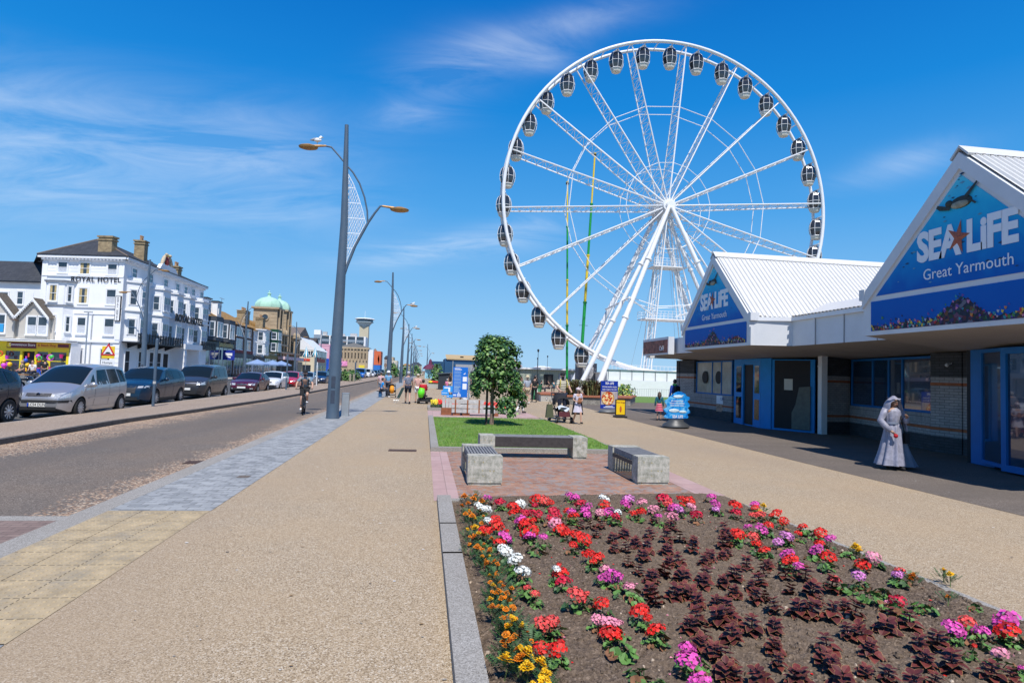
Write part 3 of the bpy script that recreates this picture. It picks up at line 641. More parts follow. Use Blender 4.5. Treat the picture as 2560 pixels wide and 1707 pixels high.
# small extension at far side with its sign
b=MB(); b.bx(11.9,14.5,31.6,32.2,2.9,3.9); b.build('end_fascia',FASC,aq)
b=MB(); b.bx(11.6,11.9,28.4,31.9,3.0,3.85); p=b.build('wall_sign_box',FASC,aq)
b=MB(); b.bx(11.585,11.598,28.5,31.8,3.08,3.72); q=b.build('food_sign',mat('food_print_red',(.26,.09,.06),.6,var=.8,scale=6),p)
textm('Café',.32,TXTW,'lettering',q,(11.57,29.2,3.3),(PI/2,0,-PI/2))
b=MB(); b.cyl((12.3,27.5,3.9),(12.3,27.5,4.05),.05); b.cyl((12.15,27.6,4.12),(12.45,27.4,4.12),.11); b.build('roof_fan',WHITEM,aq)
# little globe lights
for x,y in ((14.35,20.68),(14.52,15.3)):
    b=MB(); b.ball((x-.14,y,2.45),.05,8,6); b.cyl((x-.1,y,2.48),(x,y,2.5),.02); b.build('wall_light',WHITEM,aq)
b=MB(); b.ball((15.0,18.3,.85),(.06,.09,.09)); b.build('vent',BLACK,aq)
b=MB(); b.bx(10.63,34,7.98,8.1,3.0,3.95); b.build('near_side_fascia',FASC,aq); b=MB(); b.bx(12.4,34,8.12,8.3,0,3.0); b.build('near_side_wall',BRG,aq)
# far body walls so that it is closed
b=MB(); b.bx(16.3,34,8.3,31.6,0,3.7); b.build('rear_block',BRG,aq)
# ============================================================ BENCHES
def lichen():
    m,nt,b=nodes('lichened_concrete'); N=nt.nodes; L=nt.links; tc=N.new('ShaderNodeTexCoord')
    n=N.new('ShaderNodeTexNoise'); n.inputs['Scale'].default_value=9; n.inputs['Detail'].default_value=9; n.inputs['Roughness'].default_value=.75; L.new(tc.outputs['Object'],n.inputs['Vector'])
    r=ramp(N,[(.3,(.13,.13,.1)),(.45,(.3,.3,.25)),(.58,(.48,.46,.4)),(.75,(.6,.59,.55))]); L.new(n.outputs['Fac'],r.inputs['Fac'])
    n2=N.new('ShaderNodeTexNoise'); n2.inputs['Scale'].default_value=23; n2.inputs['Detail'].default_value=3; L.new(tc.outputs['Object'],n2.inputs['Vector'])
    r2=ramp(N,[(.62,(0,0,0)),(.7,(.8,.8,.8))]); L.new(n2.outputs['Fac'],r2.inputs['Fac'])
    mx=N.new('ShaderNodeMix'); mx.data_type='RGBA'; L.new(r2.outputs['Color'],mx.inputs['Factor']); L.new(r.outputs['Color'],mx.inputs['A']); mx.inputs['B'].default_value=(.34,.26,.06,1)
    L.new(mx.outputs['Result'],b.inputs['Base Color']); b.inputs['Roughness'].default_value=.9
    bp=N.new('ShaderNodeBump'); bp.inputs['Strength'].default_value=.5; bp.inputs['Distance'].default_value=.01; L.new(n.outputs['Fac'],bp.inputs['Height']); L.new(bp.outputs['Normal'],b.inputs['Normal'])
    return m
LICH=lichen()
SLAT=mat('weathered_grey_timber',(.2,.2,.2),.75,var=.35,scale=14,bump=.3)
SLATD=mat('dark_stained_timber',(.045,.038,.036),.6,var=.35,scale=12,bump=.3)
def block(mb,x0,x1,y0,y1,h=.47):
    mb.bx(x0+.015,x1-.015,y0+.015,y1-.015,0,.04); c=.012
    mb.bx(x0,x1,y0,y1,.045,h-c); mb.box(((x0+x1)/2,(y0+y1)/2,h-c/2),(x1-x0-.006,y1-y0-.006,c))
def bench_y(X0,Y0,lab,xf=.56,yl=1.72,bl=.3):
    t=thing('slatted_bench',(X0,Y0,0),lab,'bench',group='concrete and timber benches round the brick square')
    for y in (0,yl-bl):
        b=MB(); block(b,0,xf,y,y+bl); b.build('concrete_block',LICH,t)
    for i in range(10):
        b=MB(); x=.03+i*(xf-.06-.036)/9; b.bx(x,x+.036,bl+.003,yl-bl-.003,.36,.462); b.build('slat',SLAT,t)
    b=MB()
    for x in (.0,xf-.03): b.bx(x+.001,x+.029,bl+.002,yl-bl-.002,.29,.355)
    b.build('side_rail',SLATD,t); return t
bench_y(.74,9.9,'slatted timber bench between lichened concrete blocks, on the left of the brick square')
bench_y(3.63,10.1,'slatted bench between concrete blocks, right of the brick square, its long side in shade')
t=thing('timber_bench',(1.22,13.1,0),'long timber bench between concrete blocks with its back to the lawn kerb','bench',group='concrete and timber benches round the brick square')
for x in (.0,2.02):
    b=MB(); block(b,x,x+.32,0,.52); b.build('concrete_block',LICH,t)
for i in range(5):
    b=MB(); y=.015+i*.1; b.bx(.325,2.015,y,y+.085,.40,.462); b.build('slat',SLAT,t)
b=MB(); b.bx(.322,2.018,-.006,.03,.24,.455); b.bx(.322,2.018,.49,.52,.24,.455); b.build('front_rail',SLATD,t)
# ============================================================ TREE on the lawn
BARK=mat('tree_bark',(.2,.14,.11),.9,var=.35,scale=16,bump=.6)
LEAF=[mat('leaf_mid_green',(.065,.15,.035),.5,var=.25,scale=3,spec=.4),mat('leaf_dark_green',(.035,.1,.028),.45,var=.25,scale=3,spec=.4),mat('leaf_light_green',(.16,.29,.06),.5,var=.2,scale=3),mat('leaf_yellow',(.4,.42,.04),.5,var=.2,scale=3)]
def leafquad(b,c,n,s,roll_,m):
    n=n.normalized(); a=n.orthogonal().normalized(); bb=n.cross(a); u=a*math.cos(roll_)+bb*math.sin(roll_); v=n.cross(u)
    # heart-shaped, slightly folded leaf
    pts=[c-v*s*.5,c-v*s*.25+u*s*.48-n*s*.08,c+v*s*.15+u*s*.4-n*s*.1,c+v*s*.62-n*s*.14,c+v*s*.15-u*s*.4-n*s*.1,c-v*s*.25-u*s*.48-n*s*.08]
    b.add([tuple(p) for p in pts],[(0,1,2,3),(0,3,4,5)],m)
tr=thing('lawn_tree',(2.3,20.8,.06),'small round headed weeping tree with dark green leaves on the lawn beside a stake','tree')
b=MB(); b.tube([(0,0,-.1),(.01,0,.3),(-.01,.01,.8),(.0,.0,1.3),(.02,0,1.9)],[.085,.07,.062,.058,.03],10); 
r=random.Random(21)
for i in range(11):
    a=i*2.399; h=1.15+.08*i; b.tube([(0,0,h),(.28*math.cos(a),.28*math.sin(a),h+.35),(.6*math.cos(a),.6*math.sin(a),h+.32),(.78*math.cos(a),.78*math.sin(a),h-.1)],[.03,.02,.013,.007],6)
b.build('trunk',BARK,tr,smooth=60)
b=MB(); r=random.Random(4)
clumps=[]
for i in range(230):
    a=r.uniform(0,2*PI); t_=r.random(); z=.62+2.32*t_
    # radius profile of umbrella crown: top dome, long hanging skirt
    if z>2.1: rad_=.68*math.sqrt(max(0.02,1-((z-2.1)/.87)**2))
    else: rad_=.68+.14*math.sin(min(1,(2.1-z)/1.0)*PI/2)
    rad_*=(1+.16*math.sin(3*a+1.3)+.13*math.sin(5*a+z*3))*(1.0+.12*math.cos(a))
    if z<1.25 and math.sin(2.0*a+.7)<.1-.6*(z-.62)-.15: continue
    if z<(.66 if math.cos(a-.1)>.35 else .98): continue
    clumps.append((Vector((math.cos(a)*rad_*.93,math.sin(a)*rad_*.93,z)),r.uniform(.13,.24)))
for i in range(40):
    a=r.uniform(0,6.28); q=r.random()**.5; clumps.append((Vector((math.cos(a)*q*.6,math.sin(a)*q*.6,1.5+1.3*r.random()*(1-q*.5))),.25))
for c,s in clumps:
    ym=r.random()<.07 and c.z<1.6
    for k in range(32):
        d=Vector((r.gauss(0,1),r.gauss(0,1),r.gauss(0,.9))); d.normalize(); p=c+d*s*r.uniform(.5,1.05)
        n=(d*.7+Vector((c.x,c.y,0))*.5+Vector((0,0,.75))+Vector((r.gauss(0,.3),r.gauss(0,.3),r.gauss(0,.3))))
        m=3 if ym and r.random()<.6 else (2 if r.random()<.2 else (0 if r.random()<.55 else 1))
        leafquad(b,p,n,r.uniform(.06,.115),r.uniform(0,6.28),m)
for a0,l_ in ((-.35,.95),(-.7,1.0),(-1.2,.8)):    # drooping strands to the right
    for z in range(18):
        zz=.95-.038*z*l_; 
        for k in range(7): leafquad(b,Vector((.72*math.cos(a0)+r.gauss(0,.06),.72*math.sin(a0)+r.gauss(0,.06),zz)),Vector((r.gauss(0,.5),r.gauss(0,.5)-.6,.4)),r.uniform(.06,.1),r.uniform(0,6.28),r.choice([0,1,1,2]))
b.build('crown',LEAF,tr)
b=MB(); b.tube([(0,0,-.1),(0,0,1.25)],[.04,.04],8); tag(b.build('tree_stake',mat('dark_stake',(.05,.035,.03),.8,var=.3),loc=(2.11,20.72,.06)),'dark timber stake tied close beside the trunk of the lawn tree','stake')
# ============================================================ LAMP POSTS, promenade row
MESH=mat('white_wire_mesh',(.8,.84,.88),.5,var=.1,scale=30)
def lamp(loc,rz=0,label='',h=10.6,group='tall lamp posts along the promenade',detail=True,mir=1):
    t=thing('street_lamp',loc,label,'street lamp',rz,group)
    q=lambda x,z:(mir*x,0,z)
    b=MB(); lean=.0
    b.tube([q(0,0),q(0,.9),q(.03,3),q(.08,7),q(.0,h)],[.225,.215,.2,.135,.07],14); b.cyl(q(0,0),q(0,.03),.24,n=14); b.build('pole',LAMPM,t,smooth=50)
    b=MB(); b.bx(-.07,.07,-.222,-.2,.55,1.0); b.bx(-.07,.07,-.222,-.2,1.1,1.5); b.build('service_hatch',mat('hatch_dark',(.035,.05,.08),.6,var=.3),t)
    b=MB()
    b.tube([q(.06,4.7),q(.25,5.45),q(.5,6.2),q(.92,7.08),q(1.14,7.45),q(1.33,7.72)],[.045,.05,.05,.045,.04,.035],8)
    b.tube([q(1.33,7.72),q(1.6,7.71),q(1.85,7.68)],[.035]*3,8); b.build('lower_arm',LAMPM,t,smooth=60)
    b=MB(); b.tube([q(.9,7.1),q(.87,7.5),q(.75,8.0),q(.55,8.5),q(.3,8.88),q(.07,9.12),q(-.25,9.48),q(-.5,9.74)],[.03]*8,8); b.tube([q(-.5,9.74),q(-.8,9.78),q(-1.1,9.73)],[.033]*3,8); b.build('upper_arm',LAMPM,t,smooth=60)
    for (x,z,s) in ((2.02,7.64,1),(-1.3,9.69,-1)):
        b=MB(); b.lathe([(.02,.1),(.1,.085),(.26,.03),(.3,-.0),(.28,-.05),(.2,-.08),(.02,-.085)][::-1],q(x,z),n=16,sx=1.15,sy=.8); b.tube([q(x-s*.2,z+.04),q(x-s*.62,z+.08)],[.05,.035],8); b.build('lamp_head',BRASS,t,smooth=40)
    # sail of wire mesh with frame
    b=MB(); e=[(.14,8.8),(.34,8.45),(.55,7.95),(.72,7.45),(.83,7.05),(.6,6.55),(.4,6.1),(.24,5.7),(.2,5.4)]
    b.tube([q(x,z) for x,z in e],[.013]*9,5); b.tube([q(.14,8.8),q(.15,7),q(.2,5.4)],[.013]*3,5)
    def wd(z):
        for (xa,za),(xb,zb_) in zip(e[:-1],e[1:]):
            if zb_<=z<=za: return xa+(xb-xa)*(za-z)/(za-zb_)
        return .15
    for z in (8.3,7.75,7.2,6.65,6.1): b.tube([q(.14,z),q(wd(z),z)],[.011]*2,5)
    if detail:
        r=random.Random(8)
        for i in range(16):
            x=.165+i*.042; zz=[z for z in [5.42+k*.11 for k in range(31)] if wd(z)>x]
            if len(zz)>1: b.tube([q(x+.016*(-1)**k,z) for k,z in enumerate(zz)],[.0115]*len(zz),3)
    b.build('mesh_sail',MESH,t)
    return t
lamp((-3.17,22.6,0),0,'nearest and tallest lamp post, twin bronze heads and mesh sail, beside the grey bollard')
for i,(x,y,dz,lab) in enumerate([(-3.22,56.5,0,'second promenade lamp post, behind the seated person in blue'),(-3.25,87,0,'third promenade lamp post from the camera with a gull on its head'),(-3.35,119,0,'fourth promenade lamp post from the camera'),(-3.4,150,0,'fifth promenade lamp post from the camera'),(-3.4,182,0,'sixth promenade lamp post, small in the distance'),(-3.4,214,0,'seventh promenade lamp post, small in the distance'),(-3.4,246,0,'farthest promenade lamp post of the row on the kerb')]):
    lamp((x,y,dz),0,lab,detail=i<2)
lamp((.6,205,0),0,'lone distant lamp post standing on the promenade left of the dark pavilion',detail=False)
# opposite row, heads on the other side
LO='lamp posts along the far pavement'
lamp((-24.0,57,.02),0,'blue lamp post on the far pavement in front of the corner of the white hotel',mir=-1,group=LO,detail=False)
lamp((-24.8,90,.02),0,'lamp post on the far pavement in front of the restaurant beside the white hotel',mir=-1,group=LO,detail=False)
lamp((-25.6,127,.02),0,'lamp post on the far pavement near the blue and white parasols',mir=1,group=LO,detail=False)
lamp((-26,160,.02),0,'lamp post on the far pavement before the pink building',mir=-1,group=LO,detail=False)
lamp((-26,195,.02),0,'lamp post on the far pavement before the columned building',mir=-1,group=LO,detail=False)
lamp((-25.5,232,.02),0,'farthest lamp post on the far pavement below the observation tower',mir=-1,group=LO,detail=False)
# gulls
def gull(loc,label):
    t=thing('seagull',loc,label,'gull',group='gulls perched on lamp heads')
    b=MB(); b.ball((0,0,.14),(.15,.07,.075),10,8,0); b.ball((.12,0,.25),(.05,.045,.05),8,6,0); b.tube([(.06,0,.17),(.12,0,.25)],[.06,.045],8,0); b.tube([(.15,0,.25),(.21,0,.235)],[.016,.006],6,2)
    b.tube([(-.02,0,.17),(-.14,0,.14),(-.26,0,.11)],[.06,.055,.01],8,1); b.cyl((.0,.02,0),(0,.02,.09),.008,m=2); b.cyl((.0,-.02,0),(0,-.02,.09),.008,m=2)
    b.build('body',[WHITE,mat('gull_grey_wing',(.3,.32,.35),.8,var=.1),mat('gull_beak',(.5,.35,.05),.6,var=0)],t,smooth=180)
gull((-3.17-1.0,22.6,9.82),'white gull standing on the upper head of the nearest lamp post')
gull((-3.25+1.75,87,7.75),'white gull standing on the lower head of the third promenade lamp post')
gull((-3.22+1.9,56.5,7.7),'white gull standing on the lower head of the second promenade lamp post')
# bollard, poles
t=thing('square_bollard',(-2.9,23.9,0),'short grey square metal bollard right of the nearest lamp post','bollard')
b=MB(); b.bx(-.13,.13,-.13,.13,0,.84); b.build('shaft',GALV,t); b=MB(); b.bx(-.137,.137,-.137,.137,.84,.87); b.build('cap',GALV,t)
def signpost(x,y,h,lab,m=LAMPM,r_=.055,plate=None,z=.02):
    t=thing('sign_post',(x,y,z),lab,'post'); b=MB(); b.cyl((0,0,0),(0,0,h),r_,n=10); b.ball((0,0,h),r_*1.02,8,6); b.build('pole',m,t,smooth=60)
    if plate: b=MB(); b.bx(-.11,.11,-r_-.02,-r_-.002,h-.75,h-.35); b.build('plate',plate,t)
    b=MB(); b.cyl((0,0,.9),(0,0,1.0),r_+.004,n=10); b.build('band',mat('sticker',(.5,.5,.48),.6,var=.4,scale=20),t); return t
signpost(-10.62,26.3,2.65,'dark blue parking post on the reservation in front of the dark blue car')
signpost(-10.3,48.5,2.6,'dark parking post on the reservation in front of the white hatchback')
signpost(-10.2,61,2.2,'thin white post on the reservation beside the pale blue car',m=WHITEM,r_=.045)
signpost(-10.0,92,2.6,'dark pay machine post on the reservation beyond the first row of cars',r_=.1)
# ============================================================ FERRIS WHEEL
HW=Vector((32.4,80,25.7)); RW=23.05
fw=thing('ferris_wheel',(32.4,80,0),'giant white observation wheel with lattice spokes on slanting legs behind the white hoarding','ferris wheel')
hz=25.7; Y0,Y1=0.,2.3
PH=rad(4.8); NS=18
def ringpts(R_,y,n=108): return [(R_*math.cos(2*PI*i/n),y,hz+R_*math.sin(2*PI*i/n)) for i in range(n)]
for nm,y,R_,t_ in (('near_rim',Y0,RW,.24),('far_rim',Y1,RW,.22)):
    b=MB(); b.tube(ringpts(R_,y),t_,7,closed=True); b.build(nm,WHITEM,fw,smooth=60)
b=MB()
for i in range(72):
    a=2*PI*i/72+PH; p=lambda r_,y:(r_*math.cos(a),y,hz+r_*math.sin(a)); 
    if i%2==0: b.cyl(p(RW,Y0),p(RW,Y1),.07,n=5,cap=False)
b.build('rim_crossbars',WHITEM,fw)
for k in range(NS):
    a=PH+2*PI*k/NS; c,s_=math.cos(a),math.sin(a); b=MB()
    P0=lambda r_,w_:Vector((r_*c,Y0+.15+(.15)*(1-r_/RW)+w_*0,hz+r_*s_)); P1=lambda r_:Vector((r_*c,Y1+(1.6)*(1-r_/RW),hz+r_*s_))
    b.cyl(P0(.7,0),P0(RW,0),.105,.1,6); b.cyl(P1(.7),P1(RW),.09,.09,6); n=26
    tx=Vector((-s_,0,c))*.0
    for i in range(n):
        ra=.9+(RW-2.6)*i/n; rb=.9+(RW-2.6)*(i+1)/n
        A,B_=(P0(ra,0),P1(rb)) if i%2==0 else (P1(ra),P0(rb,0)); b.cyl(A,B_,.042,n=4,cap=False); b.cyl(P0(rb,0),P1(rb),.03,n=4,cap=False)
    b.build('spoke',WHITEM,fw,smooth=60)
for R_,t_ in ((14.1,.06),(6.1,.05)):
    for y in (Y0+.3,Y1+.4+(.6 if R_<10 else .3)):
        b=MB(); b.tube([(R_*math.cos(PH+2*PI*k/NS),y,hz+R_*math.sin(PH+2*PI*k/NS)) for k in range(NS)],t_,5,closed=True); b.build('bracing_ring',WHITEM,fw)
b=MB(); b.cyl((0,-.2,hz),(0,5.2,hz),.6,n=20); b.cyl((0,-.5,hz),(0,-.2,hz),.5,n=16); b.cyl((0,-.1,hz),(0,.5,hz),.88,n=20); b.cyl((0,3.5,hz),(0,4.3,hz),1.05,n=20)
for i in range(18):
    a=2*PI*i/18; b.cyl((1.1*math.cos(a),0.2,hz+1.1*math.sin(a)),(1.25*math.cos(a),3.9,hz+1.25*math.sin(a)),.07,n=5)
b.build('hub',WHITEM,fw,smooth=50)
def leg(p0,p1,r0_,r1_,name='support_leg',lad=False):
    b=MB(); p0=Vector(p0);p1=Vector(p1); b.cyl(p0,p1,r0_,r1_,12)
    for f in (.3,.62): q=p0.lerp(p1,f); dd2=(p1-p0).normalized(); b.cyl(q-dd2*.12,q+dd2*.12,r1_+.08,n=12)
    if lad:
        o_=Vector((0,.85,.25))
        b.cyl(p0+o_*.2,p1+o_,.1,.1,6)
        for i in range(22): f=i/22.; b.cyl(p0.lerp(p1,f)+o_*(.2+.8*f),p0.lerp(p1,min(1,f+.045)),.035,n=4,cap=False)
    b.build(name,WHITEM,fw,smooth=50)
leg((-.2,-.4,hz-.4),(-10.9,-4.4,0),.28,.38,lad=True); leg((.2,-.4,hz-.4),(10.9,-4.4,0),.28,.38)
leg((-.2,4.6,hz-.4),(-11.3,8.2,0),.27,.36,lad=True); leg((.2,4.6,hz-.4),(11.3,8.2,0),.27,.36,lad=True)
leg((-.3,.0,hz-1),(-12.2,-.3,0),.24,.34); leg((.9,2.8,hz-.8),(13.2,3.5,0),.22,.3)
b=MB()   # horizontal ties
b.cyl((-6.4,-3,12.2),(-1.6,1,10.4),.09,n=6); b.cyl((6.4,-3,12.2),(1.6,1,10.4),.09,n=6); b.cyl((-6.4,-3,12.2),(-6.7,6.6,11.6),.12,n=6)
b.build('tie_bar',WHITEM,fw)
def platform(z,x0,x1,y0,y1):
    b=MB(); b.bx(x0,x1,y0,y1,z-.14,z)
    for zz in (.35,.7,1.05):
        b.tube([(x0,y0,z+zz),(x1,y0,z+zz),(x1,y1,z+zz),(x0,y1,z+zz)],.028,4,closed=True)
    n=int((x1-x0)/.55)
    for i in range(n+1):
        x=x0+(x1-x0)*i/n
        for y in (y0,y1): b.cyl((x,y,z),(x,y,z+1.05),.03,n=4)
    b.build('service_platform',WHITEM,fw)
platform(17.3,-1.9,2.9,.2,3.0); platform(10.0,-3.0,4.2,.2,3.4)
for (xa,xb) in ((-3.2,-1.2),(4.4,1.6)):
    b=MB(); 
    for y in (.9,1.9): 
        for o_ in (0,.8): b.cyl((xa+o_*(-1 if xa>0 else 1),y,0),(xb*.55+o_*.6*(-1 if xa>0 else 1),y,hz-1.5),.07,n=6)
    for i in range(30):
        f=i/30; f2=(i+1)/30; s_=(-1 if xa>0 else 1)
        L_=lambda f:Vector((xa+(xb*.55-xa)*f,.9,(hz-1.5)*f)); R2=lambda f:Vector((xa+.8*s_+(xb*.55+.48*s_-xa-.8*s_)*f,.9,(hz-1.5)*f))
        b.cyl(L_(f),R2(f2) if i%2 else R2(f),.03,n=4,cap=False)
    b.build('ladder_tower',WHITEM,fw)
b=MB()
for (x,z) in ((-9,5),(9,16),(-4,3),(3,2),(6,3)):
    b.cyl((0,1,hz-2),(x,3,z),.018,n=3,cap=False)
b.build('stay_cable',mat('cable',(.2,.2,.22),.6,var=0),fw)
# drive motors and loading deck at the bottom
b=MB(); b.bx(-9,10,-3,5,.0,2.3); b.bx(-9.2,10.2,-3.2,5.2,2.3,2.42)
for i in range(36): b.bx(-9.1+i*.54,-9.06+i*.54,-3.15,-3.11,2.42,3.4)
b.bx(-9.15,10.15,-3.16,-3.1,3.38,3.43); b.build('loading_deck',WHITEM,fw)
# capsules
GC=mat('capsule_tinted_glass',(.03,.032,.036),.08,var=.2,scale=1.2,spec=.7,coat=.5)
CB=mat('capsule_base_cream',(.62,.6,.52),.5,var=.05)
def capsule(loc,label):
    t=thing('capsule',loc,label,'wheel capsule',0,'glazed capsules hanging round the observation wheel')
    prof=[(.62,-3.0),(.78,-2.6),(.98,-2.1),(1.04,-1.6),(1.0,-1.1),(.86,-.62),(.66,-.36),(.3,-.26)]
    b=MB(); b.lathe(prof[1:],(0,0,0),n=8,sy=.92); cab=b.build('glazing',GC,t,smooth=30)
    b=MB()
    for i in range(8):
        a=2*PI*i/8; b.tube([(r_*1.01*math.cos(a),r_*.94*math.sin(a),z) for r_,z in prof[:-1]],.034,4)
    for z,r_ in ((-1.6,1.05),(-2.62,.8)): 
        b.tube([(r_*math.cos(2*PI*i/8),r_*.93*math.sin(2*PI*i/8),z) for i in range(8)],.03 if z>-2 else .06,4,closed=True)
    b.build('frame',WHITEM,t)
    b=MB(); b.lathe([(.5,-3.14),(.66,-3.05),(.76,-2.68),(.74,-2.64)],n=8,sy=.92); b.build('base',CB,t)
    b=MB(); b.lathe([(.74,-.4),(.6,-.25),(.25,-.17),(.1,-.15)],n=8,sy=.92); b.bx(-.25,.25,-.5,.5,-.2,-.05); b.build('roof',mat('capsule_roof_grey',(.3,.31,.33),.5,var=.1),t)
    b=MB(); b.cyl((0,-1.1,0),(0,1.1,0),.07,n=8); b.tube([(-.0,-.9,0),(-.0,-.6,-.3)],.05,5); b.tube([(0,.9,0),(0,.6,-.3)],.05,5); b.build('hanger',WHITEM,t); return t
def clock(a): # description of the place on the wheel
    return a
cap0=None; NC=36
ordw=['topmost','first','second','third','fourth','fifth','sixth','seventh','eighth','ninth','tenth','eleventh','twelfth','thirteenth','fourteenth','fifteenth','sixteenth','seventeenth','eighteenth','lowest']
captree=None
for k in range(NC):
    a=PH+rad(5)+2*PI*k/NC
    th=(90-math.degrees(a))%360   # clockwise from top
    side='right' if th<180 else 'left'
    i=int(round((th if th<180 else 360-th)/10.))
    x=HW.x+(RW-.25)*math.cos(a); z=hz+(RW-.25)*math.sin(a)+.1
    if z<4.5: continue
    lab='dark glazed wheel capsule, %s from the top on the %s side'%(ordw[i+1],side)
    if cap0 is None:
        cap0=capsule((x,HW.y+1.15,z),lab); captree=maketree(None)
    else: dup(cap0,(x,HW.y+1.15,z),0,lab,tree=captree)
# slingshot booms
GRN=mat('boom_green',(.01,.3,.05),.45,var=.05); YEL=mat('boom_yellow',(.75,.55,.03),.45,var=.05)
def boom(base,top,segs,lab):
    t=thing('boom_mast',base,lab,'ride mast',group='green and yellow masts left of the wheel'); p0=Vector((0,0,0)); p1=Vector(top)-Vector(base)
    for i,(f0,f1,m,r_) in enumerate(segs):
        b=MB(); b.cyl(p0.lerp(p1,f0),p0.lerp(p1,f1),r_,n=10); b.cyl(p0.lerp(p1,f1-.006),p0.lerp(p1,f1),r_+.08,n=10); b.build('mast_section',m,t,smooth=60)
    b=MB(); q=p0.lerp(p1,.26); b.box(q,(1.5,.06,.06)); q=p0.lerp(p1,.99); b.box(q,(.5,.3,.3)); b.build('cross_arm',BLACK,t)
boom((22.7,97,-.1),(21.8,97,33.4),[(0,.3,GRN,.19),(.3,.52,YEL,.17),(.52,.78,GRN,.15),(.78,1,YEL,.12)],'thinner upright green and yellow mast, left of its partner')
boom((25.5,100,-.1),(27.1,100,39.7),[(0,.36,GRN,.27),(.36,.56,YEL,.23),(.56,.78,GRN,.2),(.78,1,YEL,.15)],'taller green and yellow mast leaning slightly right behind the wheel spokes')
# ============================================================ HOTEL
STUC=mat('white_stucco',(.82,.83,.85),.75,var=.04,scale=.6,dirt=(.62,.63,.65),dirtamt=.35)
SLATE=brickm('slate_roof',(.04,.045,.055),(.055,.06,.07),(.025,.025,.03),bw=.3,bh=.22,ms=.01,axis='xz',var=.35)
SLATEY=brickm('slate_roof_side',(.04,.045,.055),(.055,.06,.07),(.025,.025,.03),bw=.3,bh=.22,ms=.01,axis='yz',var=.35)
YBR=brickm('yellow_stock_brick',(.4,.3,.16),(.28,.2,.11),(.3,.26,.2),bw=.23,bh=.08,ms=.008,axis='box',var=.6)
RBR=brickm('red_brick_wall',(.22,.07,.04),(.16,.055,.035),(.2,.15,.12),bw=.23,bh=.08,ms=.008,axis='box',var=.4)
CREAM=mat('cream_render',(.62,.55,.4),.8,var=.06,scale=.6,dirt=(.4,.35,.26),dirtamt=.3)
PANE=mat('window_pane',(.03,.04,.055),.08,var=.5,scale=1.3,spec=.8,coat=.5)
CURT=mat('net_curtain',(.5,.53,.58),.8,var=.2,scale=9)
CURTY=mat('yellow_curtain',(.42,.33,.16),.8,var=.5,scale=7)
IRON=mat('black_ironwork',(.01,.012,.018),.5,var=.1)
class Fac:
    """a facade: origin P (corner), direction d along it, outward normal n; u,z coordinates"""
    def __init__(s,P,d,root):
        s.P=Vector((P[0],P[1],0)); s.d=Vector((d[0],d[1],0)).normalized(); s.n=Vector((s.d.y,-s.d.x,0)); s.root=root
        if s.n.dot(Vector((0,0,0))-s.P)<0: s.n=-s.n
    def p(s,u,z,o=0.): v=s.P+s.d*u+s.n*o; return (v.x,v.y,z)
    def box(s,b,u0,u1,z0,z1,o0,o1,m=None):
        if u1<u0: u0,u1=u1,u0
        ps=[s.p(u0,z0,o0),s.p(u1,z0,o0),s.p(u1,z0,o1),s.p(u0,z0,o1)]; b.prism(ps,(0,0,z1-z0),m)
    def part(s,name,m,boxes,parent=None):
        b=MB()
        for q in boxes: s.box(b,*q)
        return b.build(name,m,parent or s.root)
    def win(s,u0,u1,z0,z1,o=0.,fm=None,curt=None,sill=True,bars=(0,1),hood=False,glass=None):
        if u1<u0: u0,u1=u1,u0
        fm=fm or WHITE; t_=.055; bx_=[(u0,u0+t_,z0,z1,o,o+.05),(u1-t_,u1,z0,z1,o,o+.05),(u0+t_,u1-t_,z1-t_,z1,o,o+.05),(u0+t_,u1-t_,z0,z0+t_,o,o+.05),(u0+t_,u1-t_,(z0+z1)/2-.02,(z0+z1)/2+.02,o,o+.045)]
        for k in range(bars[0]): um=u0+(u1-u0)*(k+1)/(bars[0]+1); bx_.append((um-.02,um+.02,z0+t_,z1-t_,o,o+.04))
        if sill: bx_.append((u0-.1,u1+.1,z0-.1,z0,o,o+.14))
        if hood: bx_.append((u0-.12,u1+.12,z1+.1,z1+.2,o,o+.16))
        bx_+= [(u0-.09,u0,z0,z1+.09,o,o+.07),(u1,u1+.09,z0,z1+.09,o,o+.07),(u0,u1,z1,z1+.09,o,o+.07)]
        w_=s.part('window',fm,bx_)
        s.part('pane',glass or PANE,[(u0+t_,u1-t_,z0+t_,z1-t_,o+.004,o+.02)],w_)
        if curt:
            s.part('curtain',curt,[(u0+t_,u1-t_,z0+t_,z0+(z1-z0)*(.52 if curt is CURT else .97),o+.021,o+.026)] if curt is CURT else [(u0+t_,u0+t_+(u1-u0)*.28,z0+t_,z1-t_,o+.021,o+.026),(u1-t_-(u1-u0)*.28,u1-t_,z0+t_,z1-t_,o+.021,o+.026)],w_)
        return w_
HT=thing('hotel_building',(0,0,0),'big white stucco hotel with slate roof, bay windows and black balconies','hotel')
C0=(-26.4,57.9); dF=Vector((-7.3,1.35)).normalized(); CL=(C0[0]+dF.x*7.45,C0[1]+dF.y*7.45)
b=MB(); far=(-26.4,77.3)
b.prism([(C0[0],C0[1],-.1),(far[0],far[1],-.1),(far[0]-13,far[1],-.1),(CL[0]-6,C0[1]+13,-.1),(CL[0],CL[1],-.1)][::1],(0,0,10.9)); b.build('wall',STUC,HT)
FF=Fac(C0,dF,HT); FS=Fac(C0,(0,1),HT)
FF.part('cornice',STUC,[(-.3,7.7,10.62,10.82,0,.38),(-.1,7.5,10.42,10.62,0,.18)]); FS.part('cornice',STUC,[(-.35,19.7,10.62,10.82,0,.38),(0,19.5,10.42,10.62,0,.18)])
